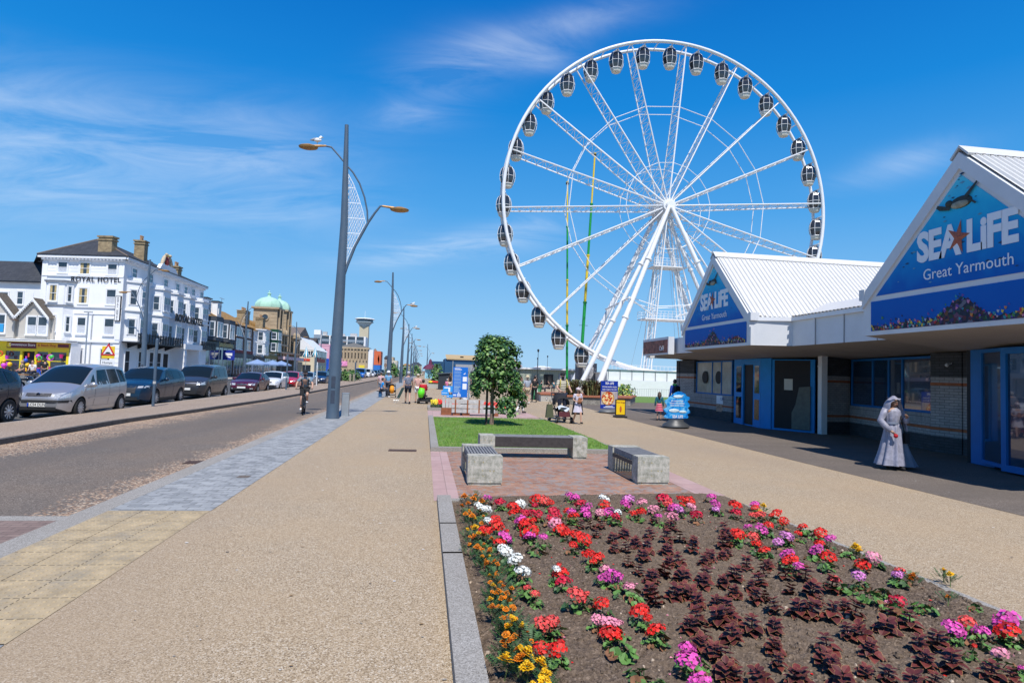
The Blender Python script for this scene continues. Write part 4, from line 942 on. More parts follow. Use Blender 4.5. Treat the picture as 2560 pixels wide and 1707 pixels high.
bxs=[(i*.32+.05,i*.32+.17,10.5,10.63,.18,.33) for i in range(23)]; FF.part('dentils',STUC,bxs); FS.part('dentils',STUC,[(i*.32+.05,i*.32+.17,10.5,10.63,.18,.33) for i in range(60)])
FF.part('gutter',IRON,[(-.35,7.75,10.82,10.9,.2,.42)]); FS.part('gutter',IRON,[(-.35,19.7,10.82,10.9,.2,.42)])
FF.part('string_course',STUC,[(0,7.4,9.02,9.14,0,.12),(0,4.3,6.32,6.44,0,.12),(0,4.3,5.75,5.82,0,.07),(0,7.45,3.3,3.48,0,.14)])
FF.part('quoins',STUC,[(0,.42 if i%2 else .6,.3+i*.42,.3+i*.42+.38,0,.05) for i in range(7)]+[(0,.5,3.6,10.3,0,.07),(6.95,7.45,.2,10.3,0,.07)])
FF.part('rustic_joints',mat('stucco_joint',(.5,.52,.55),.9,var=0),[(0,7.4,z,z+.02,-.01,.006) for z in (9.45,9.75,10.05)])
for (u0,u1,z0,z1,c) in [(5.18,6.05,9.3,10.3,CURT),(3.12,4.05,9.24,10.29,CURTY),(.66,1.54,9.23,10.22,CURT),(3.17,4.,6.65,8.03,CURTY),(.6,1.49,6.61,7.97,CURT),(3.15,3.95,3.99,5.45,CURT),(.6,1.5,3.96,5.41,CURT)]: FF.win(u0,u1,z0,z1,curt=c)
FF.win(.75,1.7,1.0,2.75,curt=None); FF.part('blind_arch',STUC,[(3.15,3.22,.8,2.8,0,.05),(3.92,3.99,.8,2.8,0,.05),(3.22,3.92,2.74,2.8,0,.05)])
# bay at the left
b=MB(); Pb=[FF.p(4.35,-.1,0),FF.p(4.75,-.1,.75),FF.p(6.35,-.1,.75),FF.p(6.85,-.1,0)]; b.prism(Pb,(0,0,8.55)); b.build('bay',STUC,HT)
b=MB(); Pb=[FF.p(4.15,8.45,0),FF.p(4.65,8.45,.95),FF.p(6.45,8.45,.95),FF.p(7.05,8.45,0)]; b.prism(Pb,(0,0,.12)); b.prism([(x,y,z-2.1) for x,y,z in [FF.p(4.25,8.45,0),FF.p(4.7,8.45,.85),FF.p(6.4,8.45,.85),FF.p(6.95,8.45,0)]],(0,0,.1)); b.build('bay_cornice',mat('lead_grey',(.2,.22,.25),.7,var=.1),HT)
FF.win(5.35,6.05,6.73,8.15,o=.75,curt=CURTY); FF.win(5.3,6.05,4.11,5.49,o=.75,curt=CURTY)
FB=Fac((FF.p(4.35,0,0)[0],FF.p(4.35,0,0)[1]),Vector(FF.p(4.75,0,.75)[:2])-Vector(FF.p(4.35,0,0)[:2]),HT)
FB.win(.25,.6,6.73,8.1); FB.win(.25,.6,4.1,5.45)
BT=mat('black_lettering',(.012,.012,.015),.6,var=0)
a_f=math.atan2(-dF.y,-dF.x)
textm('ROYAL HOTEL',.62,BT,'lettering',HT,FF.p(2.5,8.78,.085),(PI/2,0,a_f),off=.018,sx=1.02,spacing=1.12,ext=.003)
bv=FF.part('vertical_sign',BT,[(.03,.52,5.2,7.4,.1,.2)]); FF.part('sign_face',WHITE,[(.08,.47,5.26,7.34,.2,.21)],bv)
for i,ch in enumerate('ROYAL HOTEL'):
    if ch!=' ': textm(ch,.22,BT,'lettering',bv,FF.p(.275,7.2-i*.183,.22),(PI/2,0,a_f),off=.01,ext=.003)
FF.part('downpipe',mat('pipe_grey',(.4,.42,.45),.6,var=.1),[(2.55,2.63,.0,5.75,.02,.1)])
# street side: bays, top windows, balconies
for i,(u0,u1) in enumerate([(.6,3.3),(5.3,8.2),(8.7,11.5),(12.0,14.8),(15.9,19.1)]):
    top=9.1
    b=MB(); z0=3.4 if i<4 else -.1; b.prism([FS.p(u0,z0,0),FS.p(u0+.55,z0,.95),FS.p(u1-.55,z0,.95),FS.p(u1,z0,0)],(0,0,top-z0-.15)); b.build('bay',STUC,HT)
    b=MB()
    for z in (8.75,6.2,3.5): b.prism([FS.p(u0-.12,z,0),FS.p(u0+.48,z,1.1),FS.p(u1-.48,z,1.1),FS.p(u1+.12,z,0)],(0,0,.14))
    b.prism([FS.p(u0,8.9,0),FS.p(u0+.55,8.9,.95),FS.p(u1-.55,8.9,.95),FS.p(u1,8.9,0)],(0,0,.3)); b.build('bay_cornice',STUC,HT)
    for z0,z1 in ((6.75,8.1),(4.1,5.5)):
        FS.win(u0+.75,u1-.75,z0,z1,o=.95,curt=CURT,bars=(1,1))
        pa=FS.p(u0,0,0); pb=FS.p(u0+.55,0,.95); Fa=Fac(pa[:2],Vector(pb[:2])-Vector(pa[:2]),HT); Fa.win(.28,.82,z0,z1,curt=None,sill=False)
for u in (1.3,4.6,8.1,11.1,13.4,15.6,18.2): FS.win(u,u+.95,9.3,10.15,curt=None)
FS.win(3.7,4.5,6.75,8.1); FS.win(3.7,4.5,4.1,5.5)
for u in (1.0,3.6,5.9,7.6): FS.win(u,u+.9,.7,2.7,glass=DARK)
for u in (12.8,15.2,16.5,18.3): FS.win(u,u+.8,.7,2.6,glass=DARK)
FS.part('porch',STUC,[(10.7,15.7,3.2,3.75,0,1.5),(10.8,11.4,-.1,3.2,0,1.4),(15.0,15.6,-.1,3.2,0,1.4)]+[(10.78,11.42,z,z+.3,0,1.44) for z in (.4,1.1,1.8,2.5)]); FS.part('entrance',DARK,[(9.2,10.2,0,2.6,.01,.05),(12.6,13.8,0,2.6,.01,.05)])
for (u0,u1) in ((.3,10.6),(15.7,21.0)):
    bal=FS.part('balcony',IRON,[(u0,u1,3.36,3.46,0,1.35),(u0,u1,4.16,4.22,1.27,1.33)]+[(u0+i*.12,u0+i*.12+.03,3.46,4.16,1.29,1.31) for i in range(int((u1-u0)/.12)) if i%5!=4]+[(u0+i*.6+.48,u0+i*.6+.6,3.46,4.3,1.27,1.33) for i in range(int((u1-u0)/.6))])
    b=MB()
    for i in range(int((u1-u0)/2.)): u=u0+1+i*2.; b.prism([FS.p(u,3.36,0),FS.p(u,3.36,1.1),FS.p(u,2.9,.05)],(0,.08,0))
    b.build('bracket',IRON,HT)
nl=len('ROYAL HOTEL')
textm('ROYAL HOTEL',1.05,BT,'lettering',HT,FS.p(12.1,6.3,1.3),(PI/2,0,PI/2),off=.03,sx=1.12,spacing=1.02,ext=.04)
# roofs
b=MB(); e=.35; E1=FF.p(-.3,10.88,e); E2=FF.p(7.75,10.88,.35); E3=(-26.05,77.6,10.88); E4=(-37.5,77.6,10.88); E5=(-37.5,70,10.88)
Rg=(-31.4,64.5,12.9); Rg2=(-30.2,64.5,12.9)
E1=(-26.05,57.5,10.88); A_=(-30.9,62.4,13.1); B2=(-30.9,74.0,12.9)
b.add([E1,E2,A_,E3,B2,E4,(-38.5,66,10.88)],[(0,2,1)],0); b.add([E1,A_,B2,E3],[(0,3,2,1)],1); b.add([E3,B2,E4],[(0,2,1)],0); b.add([E2,A_,B2,E4,(-38.5,66,10.88)],[(0,1,2,3,4)],1)
b.build('roof',[SLATE,SLATEY],HT)
b=MB(); b.tube([E1,A_,B2],.09,6); b.tube([E2,A_],.09,6); b.build('ridge_tiles',mat('ridge_clay',(.15,.12,.1),.8,var=.2),HT)
def chimney(F_,u,o,z0,z1,w_,d_,pots,root,m=YBR):
    c=F_.P+F_.d*u+F_.n*o; b=MB(); a=math.atan2(F_.d.y,F_.d.x)
    b.box((c.x,c.y,(z0+z1)/2),(w_,d_,z1-z0),rz=a); b.box((c.x,c.y,z1-.28),(w_+.14,d_+.14,.12),rz=a); b.box((c.x,c.y,z1+.0),(w_+.2,d_+.2,.14),rz=a); ch=b.build('chimney',m,root)
    if pots:
        b=MB()
        for i in range(pots): q=c+F_.d*((i+.5)/pots-.5)*w_*.8; b.lathe([(.11,0),(.1,.4),(.13,.42),(.13,.5)],(q.x,q.y,z1+.07),n=8)
        b.build('chimney_pots',mat('pot_clay',(.45,.27,.15),.8,var=.3,scale=5),ch)
chimney(FF,2.35,-.9,10.9,12.75,1.25,.7,0,HT)
q=D(354,604,66); chimney(FS,q.y-57.9,q.x+26.4,11.2,q.z,.8,.95,2,HT); q=D(441,668,74); chimney(FS,q.y-57.9,q.x+26.4,11.,q.z,1.0,.8,3,HT)
# parapet crest with a heraldic figure group
b=MB(); c=FS.p(8.6,0,0); 
b.prism([(c[0]-.1,c[1]-2.2,10.88),(c[0]-.1,c[1]+2.4,10.88),(c[0]-.1,c[1]+1.6,11.5),(c[0]-.1,c[1]-1.6,11.5)],(.35,0,0)); b.build('crest_parapet',STUC,HT)
b=MB(); r=random.Random(2)
b.ball((c[0],c[1],11.95),(.2,.42,.5),10,8,0)
for s in (-1,1):
    b.tube([(c[0],c[1]+s*1.25,11.5),(c[0],c[1]+s*.95,11.9),(c[0],c[1]+s*.7,12.3),(c[0],c[1]+s*.5,12.5)],[.14,.2,.17,.1],8,1); b.ball((c[0]+.1,c[1]+s*.45,12.6),(.16,.18,.16),8,6,1); b.tube([(c[0],c[1]+s*.8,12.1),(c[0],c[1]+s*.4,12.1)],[.08,.06],6,1)
b.lathe([(.15,0),(.2,.15),(.14,.22),(.02,.35)],(c[0],c[1],12.45),n=8,m=2)
b.build('heraldic_figures',[mat('heraldic_red',(.35,.05,.04),.6,var=.3,scale=20),mat('heraldic_stone',(.5,.42,.3),.8,var=.35,scale=10),mat('heraldic_gold',(.5,.35,.08),.5,var=.2)],HT,smooth=60)
# ---------------------------------------------- left of the hotel: old terrace, gabled cottages with shop
TR=thing('terrace_house',(0,0,0),'white terrace with long slate roof at the left edge behind the gabled cottages','house')
F2=Fac(FF.p(7.45,0,-1.2)[:2],dF,TR)
b=MB(); F2.box(b,0,16,-.1,8.6,-8,0); b.build('wall',STUC,TR)
b=MB(); b.add([F2.p(-.0,8.6,.3),F2.p(16,8.6,.3),F2.p(16,11.0,-3.6),F2.p(1.6,11.0,-3.6),F2.p(0,8.6,-8)],[(0,3,2,1),(0,4,3)]); b.build('roof',SLATE,TR)
F2.part('gutter',IRON,[(-.0,16,8.5,8.62,.2,.34)]); F2.win(4.0,5.3,6.6,7.6); F2.win(2.6,3.2,6.5,7.7); F2.win(6.5,7.5,6.6,7.7)
chimney(F2,2.0,-3.8,10.8,11.5,1.2,.6,4,TR,RBR)
BEI=mat('beige_render',(.5,.47,.42),.8,var=.08,scale=1)
CT=thing('gabled_cottages',(0,0,0),'beige cottages with twin bargeboarded gables above the yellow beach shop','house')
F3=Fac(FF.p(5.05,0,1.0)[:2],dF,CT)
b=MB(); F3.box(b,0.2,9,-.1,5.3,-1.2,0); b.build('wall',BEI,CT)
def cgable(u0,u1,ze,zp,o):
    um=(u0+u1)/2; b=MB(); b.prism([F3.p(u0,3.4,o),F3.p(u1,3.4,o),F3.p(u1,ze,o),F3.p(um,zp,o),F3.p(u0,ze,o)],tuple(-F3.n*.6)); b.build('gable',BEI,CT)
    b=MB(); ov=.3
    for ua in (u0-.25,u1+.25):
        zz=ze-.25*(zp-ze)/((u1-u0)/2)
        b.add([F3.p(ua,zz,o+ov),F3.p(um,zp+.05,o+ov),F3.p(um,zp+.05,-.5),F3.p(ua,zz,-.5)],[(0,1,2,3)])
    b.build('roof',mat('old_roof_tiles',(.1,.085,.07),.9,var=.4,scale=6),CT)
    b=MB()
    for s,ua in ((1,u0-.25),(-1,u1+.25)):
        zz=ze-.25*(zp-ze)/((u1-u0)/2); A=Vector(F3.p(ua,zz,o+ov+.02)); B_=Vector(F3.p(um,zp+.05,o+ov+.02)); dn=Vector((0,0,-.22))
        b.prism([tuple(A),tuple(B_),tuple(B_+dn),tuple(A+dn)],tuple(F3.n*.05))
        for i in range(12):
            q=A.lerp(B_,(i+.5)/12)+Vector((0,0,-.25)); b.box(q,(.07,.04,.14),rz=math.atan2(F3.d.y,F3.d.x))
    b.cyl(F3.p(um,zp-.3,o+ov),F3.p(um,zp+.45,o+ov),.04,n=6); b.build('bargeboard',WHITE,CT)
cgable(.45,3.1,5.45,6.85,.25); cgable(3.5,6.6,5.5,7.2,.25); 
F3.win(.55,1.4,3.75,5.3,o=.25,curt=CURT); F3.win(1.5,2.35,3.75,5.3,o=.25,curt=CURT); F3.win(4.3,5.8,3.8,5.4,o=.25,bars=(1,1)); F3.part('blue_blind',mat('blue_blind',(.03,.3,.6),.6,var=.1),[(4.4,5.7,3.9,4.6,.3,.31)])
b=MB(); b.lathe([(.02,0),(.2,.03),(.32,.1)],F3.p(3.3,4.9,.6),n=12); b.cyl(F3.p(3.3,4.9,.1),F3.p(3.3,4.95,.6),.03); b.build('satellite_dish',mat('dish_brown',(.2,.13,.1),.6,var=.2),CT)
YS=mat('shop_yellow',(.75,.62,.02),.6,var=.05,dirt=(.5,.4,.02),dirtamt=.2)
SH=thing('beach_shop',(0,0,0),'single storey yellow convenience and beach shop hung with colourful goods','shop')
F4=Fac(FF.p(3.3,0,1.4)[:2],dF,SH)
b=MB(); F4.box(b,0,9,-.1,.5,-.15,0); F4.box(b,0,9,2.3,3.1,-.15,0)
for u in (0.1,1.72,2.9,4.2,5.7): F4.box(b,u,u+.22,.5,2.3,-.15,.01)
F4.box(b,5.9,9,.5,2.3,-.15,.0); b.build('shopfront',YS,SH)
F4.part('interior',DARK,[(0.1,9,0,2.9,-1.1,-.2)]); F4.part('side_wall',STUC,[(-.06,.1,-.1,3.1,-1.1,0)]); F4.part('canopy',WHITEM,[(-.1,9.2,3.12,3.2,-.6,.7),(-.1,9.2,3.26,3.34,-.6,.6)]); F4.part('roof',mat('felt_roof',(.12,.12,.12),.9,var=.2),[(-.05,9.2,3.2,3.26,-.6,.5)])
MAR=mat('maroon_sign',(.12,.015,.03),.5,var=.05)
s1=F4.part('fascia_sign',MAR,[(3.0,5.6,2.55,3.05,.01,.05)]); s2=F4.part('fascia_sign',mat('orange_sign',(.7,.42,.02),.5,var=.05),[(.1,2.99,2.6,3.05,.01,.05)]); F4.part('fascia_sign',MAR,[(.12,1.1,2.72,3.0,.051,.06)])
textm('Convenience Store',.3,TXTW,'lettering',s1,F4.p(4.25,2.85,.06),(PI/2,0,a_f),sx=1,ext=.004,off=.01); textm('& Beach Shop',.3,mat('sign_red',(.4,.05,.03),.6,var=0),'lettering',s2,F4.p(2.05,2.85,.06),(PI/2,0,a_f),sx=.95,ext=.004,off=.01)
F4.part('yellow_badge',YS,[(5.25,5.55,2.62,2.98,.051,.06)])
for (u0,u1) in ((.35,1.7),(1.95,2.9),(4.45,5.7)): w_=F4.part('shop_window',PANE,[(u0,u1,.5,2.3,-.1,-.05)]); F4.part('glazing_bar',YS,[(u0,u1,1.5,1.56,-.05,0)],w_)
r=random.Random(31); cols=[mat('goods_%d'%i,c,.5,var=.2,scale=10) for i,c in enumerate([(.7,.02,.2),(.02,.1,.6),(.05,.5,.1),(.8,.5,.02),(.6,.05,.6),(.02,.5,.6),(.7,.1,.02),(.7,.7,.7)])]
for i in range(42):
    u=r.uniform(.2,7.2); z=abs(r.gauss(0,.5))+.25 if r.random()<.7 else r.uniform(1,2.2); z=min(z,2.3); o=r.uniform(.1,.7); b=MB(); s=r.uniform(.1,.22)
    p=F4.p(u,z,o); k=i%3
    if k==0: b.ball(p,s,10,7)
    elif k==1: b.tube([(p[0]+s*1.2*math.cos(t),p[1],p[2]+s*1.2*math.sin(t)) for t in [j*PI/5 for j in range(10)]],s*.35,6,closed=True)
    else: b.lathe([(s*.5,0),(s*.75,.3),(s*.8,.32)],p,n=10)
    o_=b.build(['beach_ball','swim_ring','bucket'][k],r.choice(cols),smooth=60); ordinal=['leftmost','left','middle','right','rightmost'][min(4,int((7.2-u)/1.45))]
    tag(o_,'small bright %s among the goods outside the yellow shop, %s part of the display'%(['beach ball','swim ring','bucket'][k],ordinal),['beach ball','swim ring','bucket'][k],'colourful beach goods outside the yellow shop')
# ---------------------------------------------- row beyond the hotel
MOSS=mat('mossy_orange_tiles',(.3,.17,.05),.9,var=.4,scale=3,bump=.3,dirt=(.14,.1,.05),dirtamt=.6)
DGR=mat('dark_grey_render',(.06,.07,.085),.7,var=.1)
def house(name,lab,cat,s0,s1,ze,wallm,roofm,roof='pitch',rise=2.,depth=9,shopm=None,shopz=3.2,xo=0.):
    root=thing(name,(0,0,0),lab,cat); X0=-26.8-.02*(s0-77)+xo; X1=-26.8-.02*(s1-77)+xo
    F_=Fac((X0,s0),(X1-X0,s1-s0),root); L_=math.hypot(X1-X0,s1-s0)
    b=MB(); F_.box(b,0,L_,-.1,ze,-depth,0); b.build('wall',wallm,root)
    if roof=='pitch':
        b=MB(); b.prism([F_.p(-.05,ze-.05,.35),F_.p(-.05,ze+rise,-depth/2),F_.p(-.05,ze-.05,-depth-.3)],tuple(F_.d*(L_+.1))); b.build('roof',roofm,root)
    elif roof=='gable':
        b=MB(); b.prism([F_.p(-.2,ze,.3),F_.p(L_/2,ze+rise,.3),F_.p(L_+.2,ze,.3)],tuple(-F_.n*(depth+.3))); b.build('roof',roofm,root)
    elif roof=='flat':
        F_.part('parapet',wallm,[(-.05,L_+.05,ze-.35,ze+.1,-depth,.12)])
    if shopm is not None:
        F_.part('shop_fascia',shopm,[(0,L_,shopz-.6,shopz,0,.25)]); w_=F_.part('shop_window',PANE,[(.4,L_-.4,.5,shopz-.65,.005,.04)]); F_.part('mullion',WHITE,[(.4+i*(L_-.8)/6-.04,.4+i*(L_-.8)/6+.04,.4,shopz-.65,.04,.08) for i in range(7)],w_)
    return root,F_,L_
r1,F_,L_=house('restaurant_building','dark grey rendered restaurant with mossy roof, dormers and gold lettering next to the hotel','restaurant',79.6,92,7.7,DGR,MOSS,rise=2.6,shopm=mat('dark_teal_fascia',(.01,.04,.06),.5,var=.05),shopz=4.6)
for u in (.8,6.2):
    b=MB(); b.prism([F_.p(u,4.7,0),F_.p(u+.8,4.7,.9),F_.p(u+3.6,4.7,.9),F_.p(u+4.4,4.7,0)],(0,0,3.)); b.build('bay',DGR,r1)
    F_.win(u+1.2,u+2.1,5.2,7.0,o=.9,bars=(0,1)); F_.win(u+2.3,u+3.2,5.2,7.0,o=.9); 
    pa=F_.p(u,0,0); pb=F_.p(u+.8,0,.9); Fa=Fac(pa[:2],Vector(pb[:2])-Vector(pa[:2]),r1); Fa.win(.35,.95,5.2,7.0,sill=False)
for u in (1.2,5.6): 
    dmr=F_.part('dormer',WHITE,[(u,u+1.7,7.9,9.9,-2.6,-.3)]); F_.part('dormer_roof',IRON,[(u-.15,u+1.85,9.9,10.02,-2.7,-.15)],dmr); F_.win(u+.45,u+1.25,8.3,9.6,o=-.29,sill=False)
    pa=F_.p(u-.0,0,-2.6); pb=F_.p(u-.0,0,-.3); Fa=Fac(pa[:2],Vector(pb[:2])-Vector(pa[:2]),r1); Fa.win(.7,1.6,8.3,9.6,sill=False,o=.01)
chimney(F_,6.2,-3.4,9.6,11.1,1.6,.8,4,r1,CREAM)
b=MB(); r=random.Random(3)
for i in range(11):
    u=5.4+i*.58; h_=.75 if i%4==0 else .5; F_.box(b,u,u+.12,4.05,4.05+h_,.25,.3); F_.box(b,u+.12,u+.36,4.05+(h_-.1 if i%2 else .2),4.05+(h_ if i%2 else .3),.25,.3); F_.box(b,u+.3,u+.42,4.05,4.05+.45,.25,.3)
b.build('gold_lettering',mat('gold_lettering',(.62,.5,.2),.4,var=.05),r1)
b=MB(); b.box(F_.p(7.5,3.0,.9),(1.5,.08,1.3)); q=b.build('blue_hanging_sign',mat('sign_deep_blue',(.01,.03,.3),.5,var=.05),r1); b=MB(); b.box(F_.p(7.5,3.1,.9),(.9,.1,.35)); b.box(F_.p(7.5,2.75,.9),(.6,.1,.16),ry=.3); b.build('sign_emblem',WHITE,q)
r2,F_,L_=house('brown_tiled_house','tile hung brown house with large white windows and orange mossy roof','house',92.4,103,7.6,mat('brown_hung_tiles',(.13,.08,.055),.85,var=.3,scale=5),MOSS,rise=2.4,shopm=mat('dark_navy_fascia',(.01,.02,.04),.5,var=.1),shopz=3.4)
for u in (1.,5.8): F_.win(u,u+3.2,6.0,7.2,bars=(2,1)); F_.win(u,u+3.2,4.0,5.5,bars=(2,1),o=.02)
F_.part('red_band',mat('dull_red_paint',(.22,.03,.03),.7,var=.1),[(.1,L_-.1,3.42,3.9,0,.1)])
chimney(F_,1.,-3.,8.6,10.1,1.8,.9,0,r2,YBR); chimney(F_,9.6,-1.4,7.8,10.2,2.8,1.2,6,r2,YBR)
b=MB(); b.cyl(F_.p(.2,9.8,-2),F_.p(.2,11.2,-2),.03); b.cyl(F_.p(-.8,11.1,-2),F_.p(1.4,11.1,-2),.03); b.build('aerial',GALV,r2)
r3,F_,L_=house('white_bay_house','narrow white house with a full height rounded bay','house',103.4,110.6,7.4,WHITE,MOSS,rise=2.2,shopm=DGR)
b=MB(); b.prism([F_.p(1,3.4,0),F_.p(1.8,3.4,1.3),F_.p(4.9,3.4,1.3),F_.p(5.7,3.4,0)],(0,0,4.1)); b.build('bay',WHITE,r3); b=MB(); b.prism([F_.p(.8,7.5,0),F_.p(1.6,7.5,1.5),F_.p(5.1,7.5,1.5),F_.p(5.9,7.5,0)],(0,0,.15)); b.prism([F_.p(.9,5.4,0),F_.p(1.7,5.4,1.4),F_.p(5.0,5.4,1.4),F_.p(5.8,5.4,0)],(0,0,.15)); b.build('bay_cornice',STUC,r3)
F_.win(2.2,4.4,5.8,7.2,o=1.3,bars=(1,1)); F_.win(2.2,4.4,3.7,5.1,o=1.3,bars=(1,1))
pa=F_.p(1,0,0); pb=F_.p(1.8,0,1.3); Fa=Fac(pa[:2],Vector(pb[:2])-Vector(pa[:2]),r3); Fa.win(.4,1.2,5.8,7.2); Fa.win(.4,1.2,3.7,5.1)
r4,F_,L_=house('cream_house','cream rendered house with a dark green bay of white windows','house',111,121,8.0,CREAM,MOSS,rise=2.,shopm=mat('olive_fascia',(.2,.16,.04),.6,var=.1),shopz=3.6)
GB=mat('dark_green_paint',(.01,.07,.035),.5,var=.1)
b=MB(); b.prism([F_.p(3.5,4.1,0),F_.p(4.3,4.1,1.2),F_.p(7.6,4.1,1.2),F_.p(8.4,4.1,0)],(0,0,4.2)); b.build('bay',GB,r4)
F_.win(4.6,7.3,6.5,7.7,o=1.2,bars=(2,1)); F_.win(4.6,7.3,4.4,5.8,o=1.2,bars=(2,1)); pa=F_.p(3.5,0,0); pb=F_.p(4.3,0,1.2); Fa=Fac(pa[:2],Vector(pb[:2])-Vector(pa[:2]),r4); Fa.win(.3,1.15,6.5,7.7); Fa.win(.3,1.15,4.4,5.8)
chimney(F_,.4,-1.0,7.5,9.9,1.8,1.2,4,r4,YBR)
# domed theatre
ST=mat('buff_terracotta',(.42,.33,.22),.85,var=.12,scale=1.2,dirt=(.2,.15,.1),dirtamt=.45)
COP=mat('verdigris_copper',(.38,.63,.5),.75,var=.12,scale=1.5,dirt=(.52,.72,.62),dirtamt=.6)
TH=thing('domed_theatre',(0,0,0),'buff terracotta theatre with twin green copper domes','theatre')
def tower(X,Y,w_,zt):
    b=MB(); b.bx(X-w_,X,Y,Y+w_,-.1,zt); b.build('tower',ST,TH); b=MB(); b.bx(X-w_-.35,X+.35,Y-.35,Y+w_+.35,zt,zt+.35); b.bx(X-w_-.15,X+.15,Y-.15,Y+w_+.15,zt-3.9,zt-3.65)
    for z in (zt-.9,zt-1.6,zt-2.3,zt-3): b.bx(X-1.2,X+.02,Y-.03,Y,z,z+.08); b.bx(X-w_,X-w_+1.0,Y-.03,Y,z,z+.08)
    b.build('cornice',ST,TH)
    b=MB(); c=(X-w_/2,Y+w_/2,zt+.35); n=8
    prof=[(w_*.58,0),(w_*.59,.3),(w_*.56,.85),(w_*.47,1.4),(w_*.34,1.8),(w_*.18,2.02),(.4,2.1)]
    b.T=Matrix.Translation(c)@Matrix.Rotation(PI/8,4,'Z'); b.lathe(prof,(0,0,0),n=n); b.lathe([(.45,2.05),(.3,2.25),(.27,2.7),(.4,2.74),(.36,2.84),(.09,2.95),(.14,3.15),(.02,3.35)],(0,0,0),n=10); b.build('dome',COP,TH,smooth=30)
    b=MB(); b.tube([(X-w_/2+.62*math.cos(t),Y-.05,zt-1.6+.62*math.sin(t)) for t in [i*PI/10 for i in range(20)]],.13,6,closed=True); rw=b.build('round_window_surround',ST,TH); b=MB(); b.cyl((X-w_/2,Y-.06,zt-1.6),(X-w_/2,Y+.0,zt-1.6),.6,n=20); b.build('pane',PANE,rw)
    b=MB()
    for y in (Y+.8,Y+w_-1.1):
        b.cyl((X+.25,y,zt-8),(X+.25,y,zt),.22,n=8)
    b.build('column',ST,TH)
tower(-27.9,120.6,4.3,12.4); tower(-27.9,128.4,3.9,12.7)
b=MB(); b.bx(-36,-28.1,120.7,140.1,-.1,8.2); b.build('wall',ST,TH)
FT=Fac((-27.95,120.8),(0,1),TH)
b=MB(); r=random.Random(6)
for u,z,w_ in ((.3,7.6,6),(.3,5.6,6),(13,7.6,6),(.2,4.2,19)): FT.box(b,u,u+w_,z,z+.3,0,1.0)
for u in (1,3.4,5.6,13.6,16,18): b.cyl(FT.p(u,3.6,.7),FT.p(u,7.6,.7),.24,n=8); b.ball(FT.p(u,8.2,.6),(.35,.35,.6),8,6)
b.build('carved_balcony',ST,TH)
for u in (1.8,4.2,8.2,10.5,14.3,16.8): FT.win(u,u+1.1,4.9,6.9,fm=ST,glass=DARK)
FT.part('entrance',DARK,[(.3,18.3,0,3.2,.01,.1)]); FT.part('canopy',mat('pink_white_awning',(.6,.45,.5),.7,var=.3,scale=2),[(.1,18.5,3.0,3.6,0,1.8)])
# buildings further on
r5,F_,L_=house('grey_gable_house','tall grey rendered building with a steep white edged gable','building',141,156,8.6,mat('pale_grey_render',(.45,.46,.48),.8,var=.1,dirt=(.3,.29,.28),dirtamt=.3),mat('grey_brown_roof',(.16,.13,.11),.85,var=.2),roof='gable',rise=2.3,shopm=None)
F_.part('white_gable_band',WHITE,[(1,13,8.3,8.5,.01,.2)]); F_.win(3,5,6.2,7.6); F_.win(9,11,6.2,7.6)
r6,F_,L_=house('american_diner','cream restaurant with sloping white roof, long windows and red neon style sign','restaurant',143,162,5.6,CREAM,WHITEM,roof='pitch',rise=2.9,xo=3.6,depth=7)
F_.part('upper_glazing',PANE,[(.3,L_-.3,4.1,5.5,.01,.06)]); F_.part('mullion',CREAM,[(i*2.2+.5,i*2.2+.7,4.1,5.5,.06,.12) for i in range(8)]); F_.part('ground_windows',PANE,[(2,6,.4,2.2,.01,.05),(8,11,.4,2.2,.01,.05),(13,17,.4,2.2,.01,.05)])
E2_=mat('sign_scarlet',(.65,.05,.02),.5,var=0)
b=MB()
for i in range(13): F_.box(b,3.5+i*.95,3.5+i*.95+.6,3.05,3.75+(.35 if i in(0,5) else 0),.05,.15)
F_.box(b,3.5,16,2.95,3.05,.05,.15); b.build('red_lettering',E2_,r6)
# side (camera facing) wall of diner
FQ=Fac(F_.p(0,0,0)[:2],-F_.n,r6); FQ.win(1,2.2,4.2,5.3); 
FQ.part('side_glazing',PANE,[(.3,6.4,4.1,5.3,.01,.05)]); FQ.part('side_sign',E2_,[(1.0,4.6,3.1,3.6,.02,.1)]); FQ.part('side_window',PANE,[(.8,2.6,.6,2.2,.01,.05),(3.6,5.4,.6,2.2,.01,.05)])
r7,F_,L_=house('red_gabled_building','dark timbered building with a white gable and brick stack behind the diner','building',163,172,7.2,RBR,mat('dark_tiles',(.06,.05,.045),.85,var=.2),roof='gable',rise=2.2)
F_.part('white_gable_band',WHITE,[(1,8,6.,7.0,.01,.1)])
PINKM=mat('pink_render',(.72,.4,.5),.75,var=.06)
r8,F_,L_=house('pink_amusement_arcade','pale pink arcade building with curved parapet and blue lower corner','arcade',173,200,8.0,PINKM,PINKM,roof='flat',xo=2.8,depth=12)
FQ=Fac(F_.p(0,0,0)[:2],-F_.n,r8); FQ.part('blue_panel',mat('arcade_blue',(.01,.08,.5),.5,var=.1),[(0,2.6,0,4.2,.01,.1)]); FQ.part('red_sign',E2_,[(3.2,5.4,2.4,4.4,.01,.2)]); FQ.part('notch',DARK,[(.9,1.6,6,6.7,.01,.04)])
F_.part('purple_section',mat('lilac_paint',(.5,.38,.6),.8,var=.1),[(5,26,4.4,6.4,.01,.1)])
NE=[mat('arcade_pink_sign',(.8,.25,.45),.6,var=.5,scale=1.2),mat('arcade_white_sign',(.75,.7,.72),.6,var=.3,scale=1),mat('arcade_yellow_sign',(.75,.6,.05),.6,var=.2)]
r=random.Random(17)
